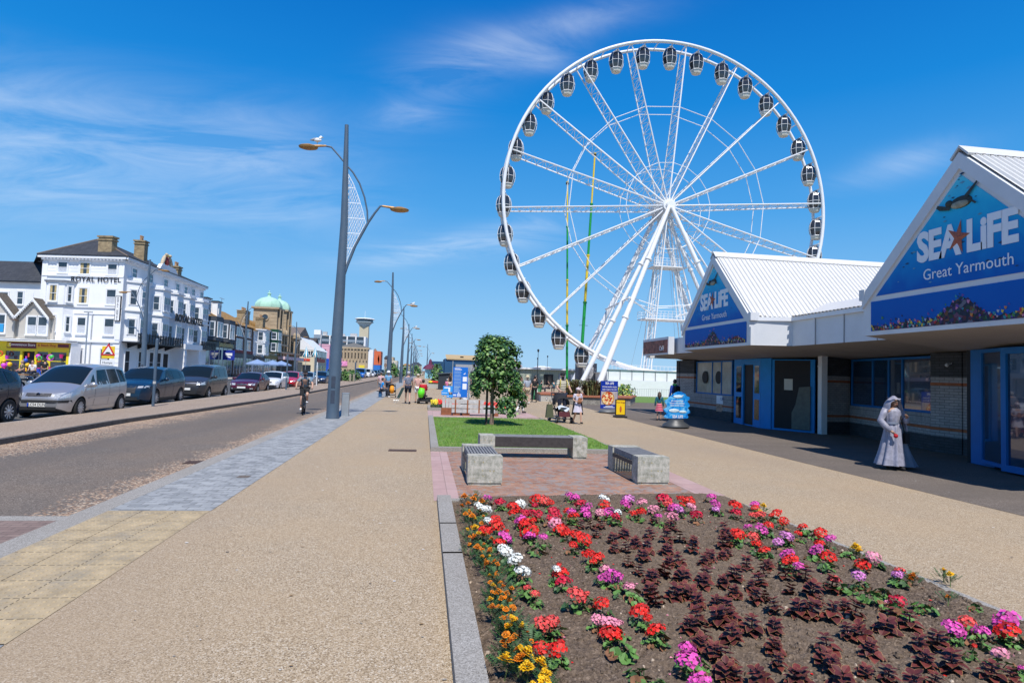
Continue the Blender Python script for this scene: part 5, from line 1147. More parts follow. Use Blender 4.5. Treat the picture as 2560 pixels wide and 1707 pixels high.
for i in range(22):
    u=r.uniform(0,25); z=r.uniform(2.2,4.3); F_.part('arcade_sign',NE[i%3],[(u,u+r.uniform(.5,2),z,z+r.uniform(.3,.9),.1,.3+r.random()*.6)])
# flats, columned building and observation tower
FL=thing('block_of_flats',(0,0,0),'grey and white block of flats with rows of balconies beside the observation tower','flats')
FA=Fac((-41.8,240),(1,0),FL)
GP=mat('blue_grey_panel',(.22,.28,.34),.7,var=.1); 
b=MB(); FA.box(b,0,19,-.1,13.9,-10,0); b.build('wall',WHITE,FL); FA.part('stair_tower',GP,[(0,2.4,8,14,0,.6)]); FA.part('white_cap',WHITE,[(0,2.4,14,15.8,-3,.65)]); 
for fl in range(3):
    z=10.6-fl*2.4+1.2
    for k in range(5):
        u=2.7+k*3.2; w_=FA.part('balcony',GP,[(u,u+2.9,z,z+.75,.0,.5)] if k%2 else [(u,u+2.9,z,z+.7,0,.4)]); FA.part('pane',PANE,[(u+.1,u+2.8,z+.75,z+2.0,.01,.1)],w_)
for u in (.6,1.5): FA.part('window',PANE,[(u,u+.7,12.,12.7,.61,.65),(u,u+.7,9.8,10.5,.61,.65)])
FA.part('rooftop_units',mat('plant_grey',(.4,.4,.4),.7,var=.2),[(2.9,4.4,13.9,15.3,-3,-1),(10,11,13.9,14.8,-3,-2),(13,15.5,13.9,15.1,-3,-2)])
CO_=thing('columned_building',(0,0,0),'brown stone columned building with shallow pitched roof below the flats','building')
FC=Fac((-30.3,225),(1,0),CO_)
b=MB(); FC.box(b,0,10,-.1,8.9,-12,0); b.build('wall',ST,CO_); b=MB(); b.prism([FC.p(-.3,9.3,.3),FC.p(5,10.9,.3),FC.p(10.4,9.3,.3)],(0,12,0)); b.build('roof',mat('grey_lead_roof',(.2,.2,.2),.7,var=.15),CO_)
FC.part('cornice',ST,[(-.3,10.4,8.7,9.3,0,.4)]); 
b=MB()
for k in range(9): b.cyl(FC.p(.4+k*1.15,4.6,.25),FC.p(.4+k*1.15,8.7,.25),.22,n=8)
b.build('column',ST,CO_)
for k in range(8): FC.win(.72+k*1.15,1.22+k*1.15,5.3,7.4,fm=ST,glass=DARK,sill=False)
FC.part('ground_floor_signs',NE[0],[(0,3,2.5,4.2,0,.4)]); FC.part('ground_floor_yellow',NE[2],[(7,9,.2,3,0,.4)])
FC.part('white_corner_block',WHITE,[(10.1,11.8,-.1,8.6,-4,0)])
OT=thing('observation_tower',(-29.3,300,0),'tall cream concrete observation tower with a flared glazed cabin on top','tower')
b=MB(); b.box((0,0,11),(4.4,4.4,22),tap=.95); b.build('shaft',mat('cream_concrete',(.5,.45,.33),.8,var=.08,scale=.3),OT)
b=MB(); b.lathe([(2.1,21.2),(2.5,22.4),(3.4,23.4),(4.2,23.8),(4.2,24.05)],n=8); b.build('flared_neck',mat('pale_blue_panel',(.35,.45,.5),.6,var=.1),OT)
b=MB(); b.lathe([(3.8,24.05),(4.0,25.15)],n=8); b.build('cabin_glazing',mat('tower_glass',(.02,.1,.16),.1,var=.3,scale=.8,coat=.5),OT)
b=MB(); b.lathe([(4.6,25.15),(4.75,25.35),(4.2,25.7),(1.5,25.85)],n=8); b.cyl((0,0,26.2),(0,0,29.4),.06,n=4); b.build('roof',WHITE,OT)
OR=thing('orange_building',(0,0,0),'orange red building with big painted white fish shapes on its wall','building')
FO=Fac((-28.3,330),(1,0),OR)
b=MB(); FO.box(b,0,5.1,4,11.2,-14,0); b.build('wall',mat('orange_red_wall',(.6,.13,.05),.75,var=.1,scale=.5),OR); FO.part('blue_base',mat('base_blue',(.02,.15,.5),.6,var=.2),[(0.1,5,-.1,3.95,-13.8,-.1)])
b=MB(); b.prism([FO.p(.8,11.2,-.2),FO.p(2,12.6,-.2),FO.p(3.1,11.2,-.2)],(0,3,0)); b.build('roof_gable',mat('brown_gable',(.3,.2,.15),.8,var=.2),OR)
for u,s in ((.9,1),(4.2,-1)):
    b=MB(); b.poly([FO.p(u,4.3,.02),FO.p(u+s*.65,7.2,.02),FO.p(u+.1*s,9.6,.02),FO.p(u-.3*s,7,.02)]); b.poly([FO.p(u,4.3,.02),FO.p(u-.3*s,7,.02),FO.p(u+.1*s,9.6,.02),FO.p(u+s*.65,7.2,.02)]); b.build('painted_fish',mat('mural_pink',(.7,.45,.42),.8,var=.1),OR)
def block_(name,lab,cat,x0,x1,Y,z,d_,m,roofm=None,rise=0,wins=3,floors=2):
    root=thing(name,(0,0,0),lab,cat); F_=Fac((x0,Y),(1,0),root); W_=x1-x0
    b=MB(); F_.box(b,0,W_,-.15,z,-d_,0); b.build('wall',m,root)
    if rise: b=MB(); b.prism([F_.p(-.3,z,.4),F_.p(W_*.3,z+rise,-d_*.3),F_.p(W_*.7,z+rise,-d_*.3),F_.p(W_+.3,z,.4)],(0,d_*.8,0)); b.build('roof',roofm,root)
    for k in range(wins):
        for f in range(floors): F_.win(W_*(k+.3)/wins,W_*(k+.3)/wins+W_/wins*.4,1.+z/floors*f,z/floors*(f+.8),sill=False)
    return root
block_('tan_building','tan stone building right of the orange one with stepped roofline','building',-23.8,-19.2,380,9.4,20,ST,wins=2)
block_('tan_wing','lower tan wing in front of the distant trees on the left street','building',-19.2,-16.4,372,7.2,18,CREAM,wins=2)
block_('small_dark_gabled_house','small dark gabled house between the orange and tan buildings','house',-22.6,-20.6,350,8.0,10,mat('brown_stone',(.25,.17,.12),.8,var=.3),SLATE,1.5,2,2)
block_('distant_white_house','narrow white rendered house at the far end of the left row','house',-16.2,-14.2,400,5.5,10,WHITE,wins=1)
block_('distant_cream_terrace','distant cream terrace with tiled roof closing the view of the street','terrace',-15.4,-9.6,425,4.9,10,CREAM,MOSS,1.3,5,2)
block_('distant_cream_villa','distant larger cream villa with grey roof behind the row of lamp posts','villa',-9.6,-2.2,415,5.3,12,CREAM,SLATE,2.0,6,2)
# ---------------------------------------------- right middle distance: pavilion, pier, hoarding, masts
PB=mat('pavilion_deep_blue',(.01,.07,.17),.6,var=.1)
PV=thing('blue_pavilion',(0,0,0),'dark blue pavilion with a sandy sloping roof behind the tree','pavilion')
b=MB(); b.bx(4.7,22,150,165,-.1,4.9); b.build('wall',PB,PV); b=MB(); b.prism([(5.2,149.7,4.7),(5.0,149.7,5.0),(5.0,157,6.1),(5.2,157,6.1)],(17,0,0)); b.build('roof',mat('sandy_roof',(.45,.33,.17),.8,var=.08),PV)
b=MB()
for x in (8.5,13.2): b.bx(x,x+.8,151.6,152.2,5.2,5.6)
b.build('roof_light',DARK,PV)
b=MB(); b.bx(7.2,17,147,150,-.1,3.6); b.build('grey_annexe',mat('annexe_grey',(.3,.32,.35),.8,var=.15),PV)
b=MB(); b.bx(1.2,4.7,152,160,-.1,4.2); tag(b.build('flat_roofed_blue_kiosk',PB),'small flat roofed blue block joined left of the dark blue pavilion','kiosk')
PR=thing('pier_building',(0,0,0),'long low pale green pier building with flat roof left of the wheel','building')
FP=Fac((12.5,108),(1,0),PR)
GRW=mat('pale_sage_cladding',(.32,.36,.3),.7,var=.08,scale=1.5)
b=MB(); FP.box(b,0,16,-.1,2.7,-10,0); b.build('wall',GRW,PR); FP.part('roof_edge',WHITEM,[(-.3,16.3,2.7,3.0,-10.3,.5)]); FP.part('cladding_ribs',GRW,[(i*.4,i*.4+.05,0,2.7,0,.04) for i in range(40)]); FP.part('door',DARK,[(8.5,10.2,0,1.9,.04,.08)]); FP.part('grey_shutter',mat('shutter_grey',(.25,.28,.33),.6,var=.1),[(11.2,14.5,0,2.0,.05,.1)])
for i,(x,y,h_) in enumerate(((18.4,100,5.6),(19.6,140,7),(30,150,6.2),(27.5,150,5.6))):
    t=thing('victorian_lamp',(x,y,-.1),'thin black pier lantern standing %s'%(['tallest, in front of the pale green building','far behind the pale green building','right of the pier roofs','between the pier roofs'][i]),'street lamp',group='small black lanterns on the pier'); b=MB(); b.cyl((0,0,0),(0,0,h_),.06,.04,6); b.build('pole',IRON,t); b=MB(); b.lathe([(.1,0),(.2,.35),(.05,.5)],(0,0,h_),n=6); b.build('lantern',IRON,t)
block_('pier_pavilion_roof','small white roofed pier hut behind the pale green building','hut',20.5,23.5,150,3.7,6,WHITE,mat('pier_roof_pink',(.5,.3,.28),.8,var=.2),.9,2,1)
block_('pier_pavilion_long','long low white pier hut beyond the green building','hut',27.5,31,150,3.6,6,WHITE,WHITEM,.4,4,1)
HO=thing('white_hoarding',(0,0,0),'long white board hoarding round the foot of the wheel','hoarding')
b=MB(); b.bx(17.6,60,58,58.15,-.1,1.55)
b.build('lower_boards',WHITEM,HO); b=MB(); b.bx(17.6,60,58.3,58.4,1.55,2.5); b.build('upper_boards',WHITE,HO)
b=MB()
for i in range(36): b.bx(17.7+i*1.2,17.74+i*1.2,58.2,58.3,1.5,2.56)
b.bx(17.6,60,58.2,58.3,2.5,2.56); b.build('support_posts',mat('post_grey',(.2,.23,.26),.6,var=.1),HO)
t=thing('metal_railing',(0,0,0),'low thin grey railing on the grass in front of the hoarding','railing')
b=MB(); b.cyl((19,54,.85),(40,54,.85),.025,n=5); b.cyl((19,54,.15),(40,54,.15),.02,n=5)
for i in range(100): b.cyl((19+i*.21,54,.0),(19+i*.21,54,.85),.012 if i%12 else .03,n=4,cap=False)
b.build('bars',GALV,t)
sheet('grass_strip',[(15.2,43.5),(60,43.5),(60,57.9),(15.2,57.9)],.012,LAWN)
t=thing('grey_kiosk',(22.6,84,-.1),'dark grey ticket kiosk panel at the left foot of the wheel','kiosk'); b=MB(); b.bx(-1.6,1.0,-1,1,0,3.7); b.build('cabin',mat('kiosk_grey',(.12,.12,.14),.6,var=.1),t); b=MB(); b.bx(-1.1,.5,-1.04,-1.0,1.6,3.2); b.build('poster',mat('poster_grey',(.3,.3,.32),.6,var=.6,scale=2),t)
tt=thing('yellow_ride_car',(25.5,84,-.1),'yellow ride machine partly hidden behind the spiky plants','fairground ride'); b=MB(); b.ball((0,0,1.9),(1.1,.8,.55),12,8); b.bx(-.8,.8,-.6,.6,0,1.5); b.build('body',YEL,tt,smooth=60); b=MB(); b.tube([(-1,0,2.1),(0,0,2.9),(1,0,2.1)],.08,6); b.build('hoop',WHITEM,tt)
# curved canopy roof at right of the wheel foot
t=thing('curved_canopy',(0,0,0),'pale curved canopy roof behind the hoarding next to the aquarium','canopy')
b=MB(); b.grid(lambda u,v:(38+16*u,70+6*v,4.6+2.6*math.sin(PI*u*.9+.1)*.55+.3*v),20,4); b.build('roof_skin',mat('canopy_green_white',(.6,.66,.62),.6,var=.1),t,smooth=180)
b=MB(); b.tube([(37+1.2*i,69.9,5.9+.5*math.sin(i*.3)) for i in range(15)],.12,6)
for i in range(15): b.cyl((37+1.2*i,69.9,5.6),(37+1.2*i,69.9,6.5),.05,n=4)
b.cyl((45,70,0),(45,70,6),.1); b.cyl((53,70,0),(53,70,6),.1); b.build('truss',mat('truss_dark',(.15,.18,.2),.6,var=.1),t)
# ============================================================ CARS
def lerpt(T,x):
    for (xa,a),(xb,c) in zip(T[:-1],T[1:]):
        if x<=xb: return a+(c-a)*(x-xa)/(xb-xa) if xb>xa else c
    return T[-1][1]
LIGHTG=mat('headlight_clear',(.55,.58,.6),.08,metal=.3,var=.3,scale=25,coat=1.)
REDL=mat('tail_light_red',(.35,.01,.01),.2,var=.1,coat=.5)
CGLASS=mat('car_glass',(.008,.014,.016),.07,var=0,spec=.45)
PLATEW=mat('number_plate_white',(.75,.75,.72),.5,var=0)
ALLOY=mat('alloy_rim',(.5,.51,.53),.35,metal=.6,var=.15)
DTRIM=mat('dark_trim',(.02,.021,.023),.55,var=.1)
def paint(n,c,me=.25,r_=.3): return mat('car_paint_'+n,c,r_ if me>.5 else .25,metal=(.65 if me>.5 else 0.),var=.03,scale=1,coat=.9 if me>.5 or max(c)>.3 else .5,spec=.3)
def car(name,loc,rz,lab,P,spec,plate=None,group='cars parked in the central parking bay',detail=True,cat='car'):
    """spec: L,W,top [(x,z)...] side silhouette (front x=0), belt [(x,z)], cowl, roof0, roof1, tail; wheels x; wr"""
    L_=spec['L']; W_=spec['W']/2; TOP=spec['top']; BELT=spec['belt']; zb=.2
    t=thing(name,loc,lab,cat,rz,group)
    cx=L_/2
    def plan(x):
        q=abs(x-cx)/(L_/2); w_=W_*(1-.035*q**2)
        if q>.72: w_-=W_*.30*((q-.72)/.28)**2.2
        return w_
    def sy(x,z):
        bt=lerpt(BELT,x); w_=plan(x)
        if z<bt:
            f=(z-zb)/(bt-zb); return w_*(1-.11*(1-f)**2.2-.025*max(0,f-.75)/.25 if f<1 else 1)*1.0
        return max(.05,w_*(.975)-spec.get('tum',.34)*(z-bt))
    def tz(x,y):
        zt=lerpt(TOP,x); w_=max(.1,sy(x,zt)); return zt-.055*min(1.,(abs(y)/w_))**3-.02*(y/w_)**2
    n=44; xs=sorted(set([0,L_]+[round(x,3) for x,_ in TOP]+[L_*i/n for i in range(n+1)]))
    b=MB(); K=[]; 
    for x in xs:
        zt=lerpt(TOP,x); bt=min(lerpt(BELT,x),zt-.03); ring=[]
        za=zb+ (.12*max(0,1-x/.35) if x<.35 else .12*max(0,1-(L_-x)/.35) if L_-x<.35 else 0)
        side=[za+(bt-za)*f for f in (0,.18,.36,.54,.72,.86,1.)]+[bt+(zt-.06-bt)*f for f in (.33,.66,1.)] if zt-.06>bt+.02 else [za+(zt-.06-za)*f for f in (0,.15,.3,.45,.6,.7,.8,.88,.95,1.)]
        pr_=[(sy(x,z),z) for z in side]; wt=sy(x,side[-1])
        pr_+=[(wt*f,tz(x,wt*f)) for f in (.93,.8,.5,.2)]
        full=[(-y,z) for y,z in pr_]; ring=[(x,y,z) for y,z in pr_]+[(x,y,z) for y,z in full[::-1]]
        K.append(ring)
    m_=len(K[0]); vs=[v for r_ in K for v in r_]; fs=[]
    for i in range(len(K)-1):
        for j in range(m_): fs.append((i*m_+j,(i+1)*m_+j,(i+1)*m_+(j+1)%m_,i*m_+(j+1)%m_))
    fs+=[tuple(range(m_)),tuple(range((len(K)-1)*m_,len(K)*m_))[::-1]]
    b.add([(x,y,z) for x,y,z in vs],fs,0)
    # bmesh boolean for wheel arches
    me=b.mesh('body',[P,DTRIM]); bo=bpy.data.objects.new('body',me)
    cut=MB()
    for xw in spec['wx']:
        for s in (-1,1): cut.cyl((xw,s*(W_-.28),spec['wr']-.01),(xw,s*(W_+.2),spec['wr']-.01),spec['wr']+.055,n=28)
    cm=cut.mesh('cut',[DTRIM]); cobj=bpy.data.objects.new('cut',cm)
    md=bo.modifiers.new('b','BOOLEAN'); md.object=cobj; md.operation='DIFFERENCE'; md.solver='EXACT'
    nm=evalmesh([bo,cobj],bo); bo.modifiers.clear(); bpy.data.objects.remove(cobj); COL.objects.link(bo)
    bo.data=nm
    if len(nm.materials)<2:
        nm.materials.clear(); nm.materials.append(P); nm.materials.append(DTRIM)
    for p in nm.polygons:
        c=p.center; 
        inarch=any(math.hypot(c.x-xw,c.z-(spec['wr']-.01))<spec['wr']+.054 and abs(c.y)<W_*.995 for xw in spec['wx'])
        p.material_index=1 if (inarch or c.z<zb+.02) else 0; p.use_smooth=True
    nm.set_sharp_from_angle(angle=rad(32)); bo.parent=t; nm.update()
    for o_ in (bo,): o_.location=(-cx,0,0)
    def P3(x,y,z): return (x-cx,y,z)
    # windscreen / rear window patches on the top surface
    def toppatch(name,x0,x1,inset,m,off=.012):
        b=MB()
        def fn(u,v):
            x=x0+(x1-x0)*u; w_=sy(x,lerpt(TOP,x)-.05)-inset; y=(2*v-1)*w_; return P3(x,y,tz(x,y)+off)
        b.grid(fn,8,10,0,flip=(x0>x1)); return b.build(name,m,t,smooth=180)
    ws=toppatch('windscreen',spec['ws'][0],spec['ws'][1],.05,CGLASS); rw=toppatch('rear_window',spec['rw'][0],spec['rw'][1],.08,CGLASS)
    def sidepatch(name,s,cs,m,off=.008,nu=6,nv=4,parent=None):
        b=MB(); (a,bb,c,d)=cs
        def fn(u,v):
            x=(a[0]*(1-u)+bb[0]*u)*(1-v)+(d[0]*(1-u)+c[0]*u)*v; z=(a[1]*(1-u)+bb[1]*u)*(1-v)+(d[1]*(1-u)+c[1]*u)*v
            return P3(x,s*(sy(x,z)+off),z)
        b.grid(fn,nu,nv,0,flip=(s>0)); return b.build(name,m,parent or t,smooth=180)
    for s in (-1,1):
        for cs in spec['win']: sidepatch('side_window',s,cs,CGLASS)
        if detail:
            for x in spec['doors']:
                zt=lerpt(BELT,x)-.01; sidepatch('door_gap',s,((x,.32),(x+.012,.32),(x+.012,zt),(x,zt)),DTRIM,.004,1,6)
            for x in spec['handles']: zz=lerpt(BELT,x)-.12; sidepatch('door_handle',s,((x,zz),(x+.18,zz),(x+.18,zz+.03),(x,zz+.03)),P if not spec.get('darkh') else DTRIM,.025,2,1)
            sidepatch('sill_trim',s,((spec['wx'][0]+.42,.24),(spec['wx'][1]-.42,.24),(spec['wx'][1]-.42,.33),(spec['wx'][0]+.42,.33)),spec.get('sill',P),.012,10,2)
            if spec.get('strip'): sidepatch('rub_strip',s,((spec['wx'][0]+.45,.56),(spec['wx'][1]-.45,.58),(spec['wx'][1]-.45,.63),(spec['wx'][0]+.45,.61)),P,.018,8,1)
        xm=spec['ws'][0]+.38; zm=lerpt(BELT,xm)+.06; b=MB(); ym=s*(sy(xm,zm)+.12); b.ball(P3(xm,ym,zm+.03),(.09,.12,.085),10,7); b.box(P3(xm+.02,s*(sy(xm,zm)+.03),zm-.02),(.08,.1,.04)); b.build('mirror',P,t,smooth=50)
    # front and rear faces: march
    def fx(y,z,front=True):
        x=0. if front else L_; st=.01 if front else -.01
        for i in range(120):
            if tz(x,y)>=z and sy(x,z)>=abs(y): break
            x+=st
        return x
    def facep(name,y0,y1,z0,z1,m,front=True,off=.008,nu=8,nv=4,zf=None,parent=None):
        b=MB()
        def fn(u,v):
            y=y0+(y1-y0)*u; za,zc=(z0,z1) if zf is None else zf(u); z=za+(zc-za)*v; return P3(fx(y,z,front)+(-off if front else off),y,z)
        b.grid(fn,nu,nv,0,flip=front); return b.build(name,m,parent or t,smooth=180)
    F=spec['front']
    facep('grille',-F['gw'],F['gw'],F['g'][0],F['g'][1],DTRIM)
    if F.get('chrome'):
        facep('grille_surround',-F['gw']-.02,F['gw']+.02,F['g'][1]-.005,F['g'][1]+.025,CHROME,off=.014); 
    if F.get('bars') and detail:
        for i in range(3): z=F['g'][0]+(F['g'][1]-F['g'][0])*(i+1)/4; facep('grille_bar',-F['gw']+.02,F['gw']-.02,z-.008,z+.008,mat('bar_grey',(.08,.08,.09),.4,var=0),off=.014,nv=1)
    facep('lower_intake',-F['iw'],F['iw'],F['i'][0],F['i'][1],DTRIM)
    if F.get('bump'): facep('bumper_strip',-W_*.93,W_*.93,F['bump'][0],F['bump'][1],DTRIM,off=.014,nu=22)
    for s in (-1,1):
        hl=F['hl']; y0,y1=s*hl[0],s*hl[1]
        facep('headlight',min(y0,y1),max(y0,y1),hl[2],hl[3],LIGHTG,off=.01,zf=lambda u,s=s,hl=hl:((hl[2]+hl[4]*(u if s>0 else 1-u)),(hl[3]+hl[5]*(u if s>0 else 1-u))))
        if F.get('fog'): facep('fog_light',min(s*(W_*.6),s*W_*.78),max(s*(W_*.6),s*W_*.78),F['fog'],F['fog']+.09,DTRIM if F.get('fogd') else LIGHTG,off=.012,nu=4,nv=2)
        facep('tail_light',min(s*W_*.62,s*W_*.93),max(s*W_*.62,s*W_*.93),lerpt(BELT,L_-.2)-.28,lerpt(BELT,L_-.2)-.04,REDL,front=False,nu=4)
    pz=F['plate']
    x=fx(0,pz)-.02; b=MB(); b.box(P3(x-.006,0,pz),(.012,.52,.115)); pl=b.build('number_plate',PLATEW,t)
    if plate:
        textm(plate,.118,BT,'lettering',pl,P3(x-.014,-.02,pz),(PI/2,0,-PI/2),off=.012,sx=.86,ext=.001,spacing=1.02)
        b=MB(); b.box(P3(x-.0135,.235,pz),(.004,.045,.11)); b.build('blue_band',mat('plate_blue',(.01,.05,.4),.5,var=0),pl)
    if F.get('badge') is not None: b=MB(); b.cyl(P3(fx(0,F['badge'])-.03,0,F['badge']),P3(fx(0,F['badge'])+.01,0,F['badge']),.055,n=14); b.build('badge',CHROME,t)
    for xw in spec['wx']:
        for s in (-1,1):
            R0=spec['wr']; c=P3(xw,0,R0); y=s*(W_-.12)
            w_=MB(); prof=[(R0*.62,-.1),(R0*.9,-.105),(R0*.985,-.08),(R0,-.04),(R0,.04),(R0*.985,.08),(R0*.9,.105),(R0*.62,.1)]
            w_.T=Matrix.Translation((c[0],y,R0))@Matrix.Rotation(PI/2*(-s),4,'X'); w_.lathe(prof,n=26,cap=False); wo=w_.build('wheel',RUBBER,t,smooth=40)
            rm=MB(); rm.T=w_.T; rm.lathe([(.0,.0),(R0*.66,.0),(R0*.66,.103),(R0*.6,.103),(R0*.57,.05),(.01,.05)],n=26,m=0)
            ns=spec.get('spokes',7)
            for i in range(ns):
                a=2*PI*i/ns; d_=Vector((math.cos(a),math.sin(a),0)); p_=Vector((-d_.y,d_.x,0)); w0,w1=(.035,.05) if ns<8 else (.02,.028)
                q=[d_*.03-p_*w0,d_*.03+p_*w0,d_*R0*.62+p_*w1,d_*R0*.62-p_*w1]
                rm.prism([(v.x,v.y,.055) for v in q],(0,0,.04),1)
            rm.lathe([(.06,.05),(.06,.1),(.03,.108)],n=12,m=1); rm.build('rim',[DTRIM,ALLOY],wo,smooth=40)
    b=MB(); b.bx(-cx+.3,cx-.3,-W_*.8,W_*.8,.16,.3); b.build('underbody',DTRIM,t)
    return t
def Z(*a): return a
MPV=dict(L=4.32,W=1.76,wr=.31,wx=(.82,3.53),spokes=12,
 top=[(0,.55),(.03,.68),(.12,.78),(.35,.88),(.95,1.08),(1.35,1.3),(1.75,1.52),(2.05,1.62),(2.6,1.67),(3.4,1.66),(3.9,1.6),(4.12,1.35),(4.24,1.0),(4.32,.62)],
 belt=[(0,.62),(1.0,.9),(2,.98),(3.5,1.04),(4.32,1.06)],ws=(.93,1.92),rw=(4.22,3.98),tum=.36,strip=1,
 win=[((1.33,.99),(1.68,1.0),(1.72,1.34),(1.62,1.27)),((1.75,1.0),(2.55,1.02),(2.55,1.5),(1.98,1.47)),((2.63,1.02),(3.3,1.05),(3.25,1.52),(2.63,1.5)),((3.38,1.06),(3.95,1.08),(3.78,1.46),(3.33,1.51))],
 doors=(1.62,2.58,3.32),handles=(2.3,3.05),
 front=dict(g=(.66,.76),gw=.36,chrome=0,bars=1,i=(.27,.36),iw=.55,bump=(.48,.56),hl=(.45,.8,.6,.76,.03,.04),plate=.42,badge=.72))
SUV=dict(L=4.55,W=1.86,wr=.35,wx=(.9,3.6),spokes=10,darkh=0,sill=DTRIM,
 top=[(0,.6),(.05,.8),(.2,.95),(.6,1.05),(1.25,1.14),(1.65,1.38),(2.05,1.6),(2.6,1.68),(3.5,1.64),(4.1,1.5),(4.35,1.2),(4.5,.95),(4.55,.65)],
 belt=[(0,.75),(1.2,1.03),(2.5,1.08),(4.55,1.16)],ws=(1.22,2.02),rw=(4.38,4.05),tum=.42,
 win=[((1.75,1.1),(2.6,1.12),(2.6,1.54),(2.2,1.52)),((2.68,1.12),(3.45,1.15),(3.4,1.53),(2.68,1.54)),((3.52,1.17),(3.95,1.2),(3.75,1.44),(3.48,1.5))],
 doors=(1.75,2.64,3.5),handles=(2.35,3.2),
 front=dict(g=(.55,.85),gw=.42,chrome=0,bars=1,i=(.26,.4),iw=.6,hl=(.48,.84,.78,.85,.01,.03),plate=.5,badge=.78))
VAN=dict(L=4.4,W=1.86,wr=.33,wx=(.88,3.65),spokes=5,sill=DTRIM,
 top=[(0,.6),(.04,.8),(.15,.95),(.5,1.06),(1.05,1.2),(1.45,1.5),(1.8,1.72),(2.2,1.8),(3.4,1.84),(4.15,1.82),(4.3,1.6),(4.37,1.1),(4.4,.65)],
 belt=[(0,.75),(1.1,1.08),(2.5,1.12),(4.4,1.14)],ws=(1.03,1.78),rw=(4.36,4.28),tum=.26,
 win=[((1.5,1.14),(2.35,1.16),(2.35,1.64),(1.9,1.62)),((2.45,1.16),(3.35,1.17),(3.35,1.66),(2.45,1.65)),((3.45,1.17),(4.1,1.18),(4.05,1.65),(3.45,1.66))],
 doors=(1.45,2.4,3.4),handles=(2.1,2.55),
 front=dict(g=(.68,.84),gw=.5,chrome=1,bars=1,i=(.28,.45),iw=.65,hl=(.52,.86,.76,.9,.02,.03),plate=.55,badge=.78,fog=.36,fogd=1))
HATCH=dict(L=4.15,W=1.76,wr=.3,wx=(.8,3.4),spokes=6,
 top=[(0,.5),(.04,.66),(.15,.75),(.5,.86),(1.15,.97),(1.6,1.2),(2.0,1.4),(2.5,1.46),(3.2,1.43),(3.7,1.33),(3.98,1.05),(4.1,.85),(4.15,.55)],
 belt=[(0,.6),(1.1,.87),(2.5,.93),(4.15,1.0)],ws=(1.13,1.96),rw=(4.0,3.62),tum=.38,
 win=[((1.6,.95),(2.4,.97),(2.4,1.35),(2.05,1.33)),((2.48,.97),(3.15,.99),(3.1,1.34),(2.48,1.35)),((3.22,1.0),(3.6,1.03),(3.45,1.26),(3.2,1.31))],
 doors=(1.55,2.44,3.2),handles=(2.15,2.9),
 front=dict(g=(.56,.68),gw=.34,bars=1,i=(.26,.42),iw=.55,hl=(.42,.78,.56,.68,.03,.08),plate=.46,badge=.7,fog=.3,fogd=1))
SALOON=dict(L=4.4,W=1.76,wr=.3,wx=(.82,3.45),spokes=8,
 top=[(0,.48),(.05,.62),(.15,.71),(.5,.82),(1.25,.94),(1.75,1.18),(2.15,1.36),(2.65,1.41),(3.2,1.36),(3.65,1.15),(3.95,1.0),(4.25,.96),(4.38,.85),(4.4,.55)],
 belt=[(0,.58),(1.2,.85),(2.5,.9),(4.4,.92)],ws=(1.23,2.1),rw=(3.85,3.3),tum=.42,
 win=[((1.75,.93),(2.5,.94),(2.5,1.3),(2.2,1.29)),((2.58,.94),(3.2,.96),(3.05,1.27),(2.58,1.3)),((3.25,.97),(3.5,.98),(3.35,1.12),(3.2,1.2))],
 doors=(1.7,2.54,3.25),handles=(2.25,2.98),
 front=dict(g=(.54,.62),gw=.3,chrome=1,i=(.25,.36),iw=.5,hl=(.4,.78,.54,.66,.0,.03),plate=.4,badge=.62,fog=.28,fogd=0))
BIGVAN=dict(L=5.0,W=1.95,wr=.34,wx=(.9,4.0),spokes=5,sill=DTRIM,
 top=[(0,.6),(.05,.85),(.2,1.0),(.8,1.2),(1.25,1.6),(1.6,1.9),(2.0,1.98),(4.8,1.98),(4.95,1.8),(5,.7)],
 belt=[(0,.75),(.9,1.1),(2.2,1.2),(5,1.2)],ws=(.8,1.55),rw=(4.98,4.93),tum=.16,
 win=[((1.25,1.2),(2.1,1.22),(2.1,1.72),(1.65,1.7))],doors=(1.2,2.2,3.6),handles=(1.9,2.3),
 front=dict(g=(.7,.85),gw=.5,bars=1,i=(.3,.5),iw=.65,hl=(.55,.88,.75,.95,.02,.04),plate=.45,badge=.9))
FACE=PI/2   # fronts towards the camera
def park(yfront,spec,x=-12.0): return (x,yfront+spec['L']/2,-.1)
car('parked_car',(-12.5,18.0,-.1),FACE,'dark blue car cut off by the left edge of the picture',paint('midnight',(.008,.014,.035),.3),SUV)
car('parked_people_carrier',park(21.1,MPV,-11.9),FACE,'silver people carrier with number plate LC54 DUN, nearest whole car',paint('silver',(.48,.49,.51),.75,.32),MPV,plate='LC54 DUN').scale=(1,1,1.045)
car('parked_car',park(27.6,SUV,-12.3),FACE,'dark navy sports utility car parked behind the silver people carrier',paint('navy',(.008,.028,.06),.4),SUV,plate='    TT')
car('parked_van',park(33.9,VAN,-12.2),FACE,'dark grey boxy passenger van behind the navy car',paint('graphite',(.035,.038,.045),.4),VAN)
car('parked_car',park(42.7,SALOON,-11.9),FACE,'dark maroon saloon between the grey van and the white hatchback',paint('maroon',(.07,.006,.02),.3),SALOON)
car('parked_car',park(49.3,HATCH,-11.9),FACE,'white hatchback behind the maroon saloon',paint('white',(.75,.76,.78),0),HATCH)
car('parked_car',park(54.6,HATCH,-11.7),FACE,'bright red hatchback behind the white one, partly hidden by the cyclist',paint('red',(.5,.006,.02),.1),HATCH)
car('parked_car',park(62.5,SALOON,-11.8),FACE,'pale blue saloon behind the red hatchback',paint('ice_blue',(.28,.36,.44),.5),SALOON)
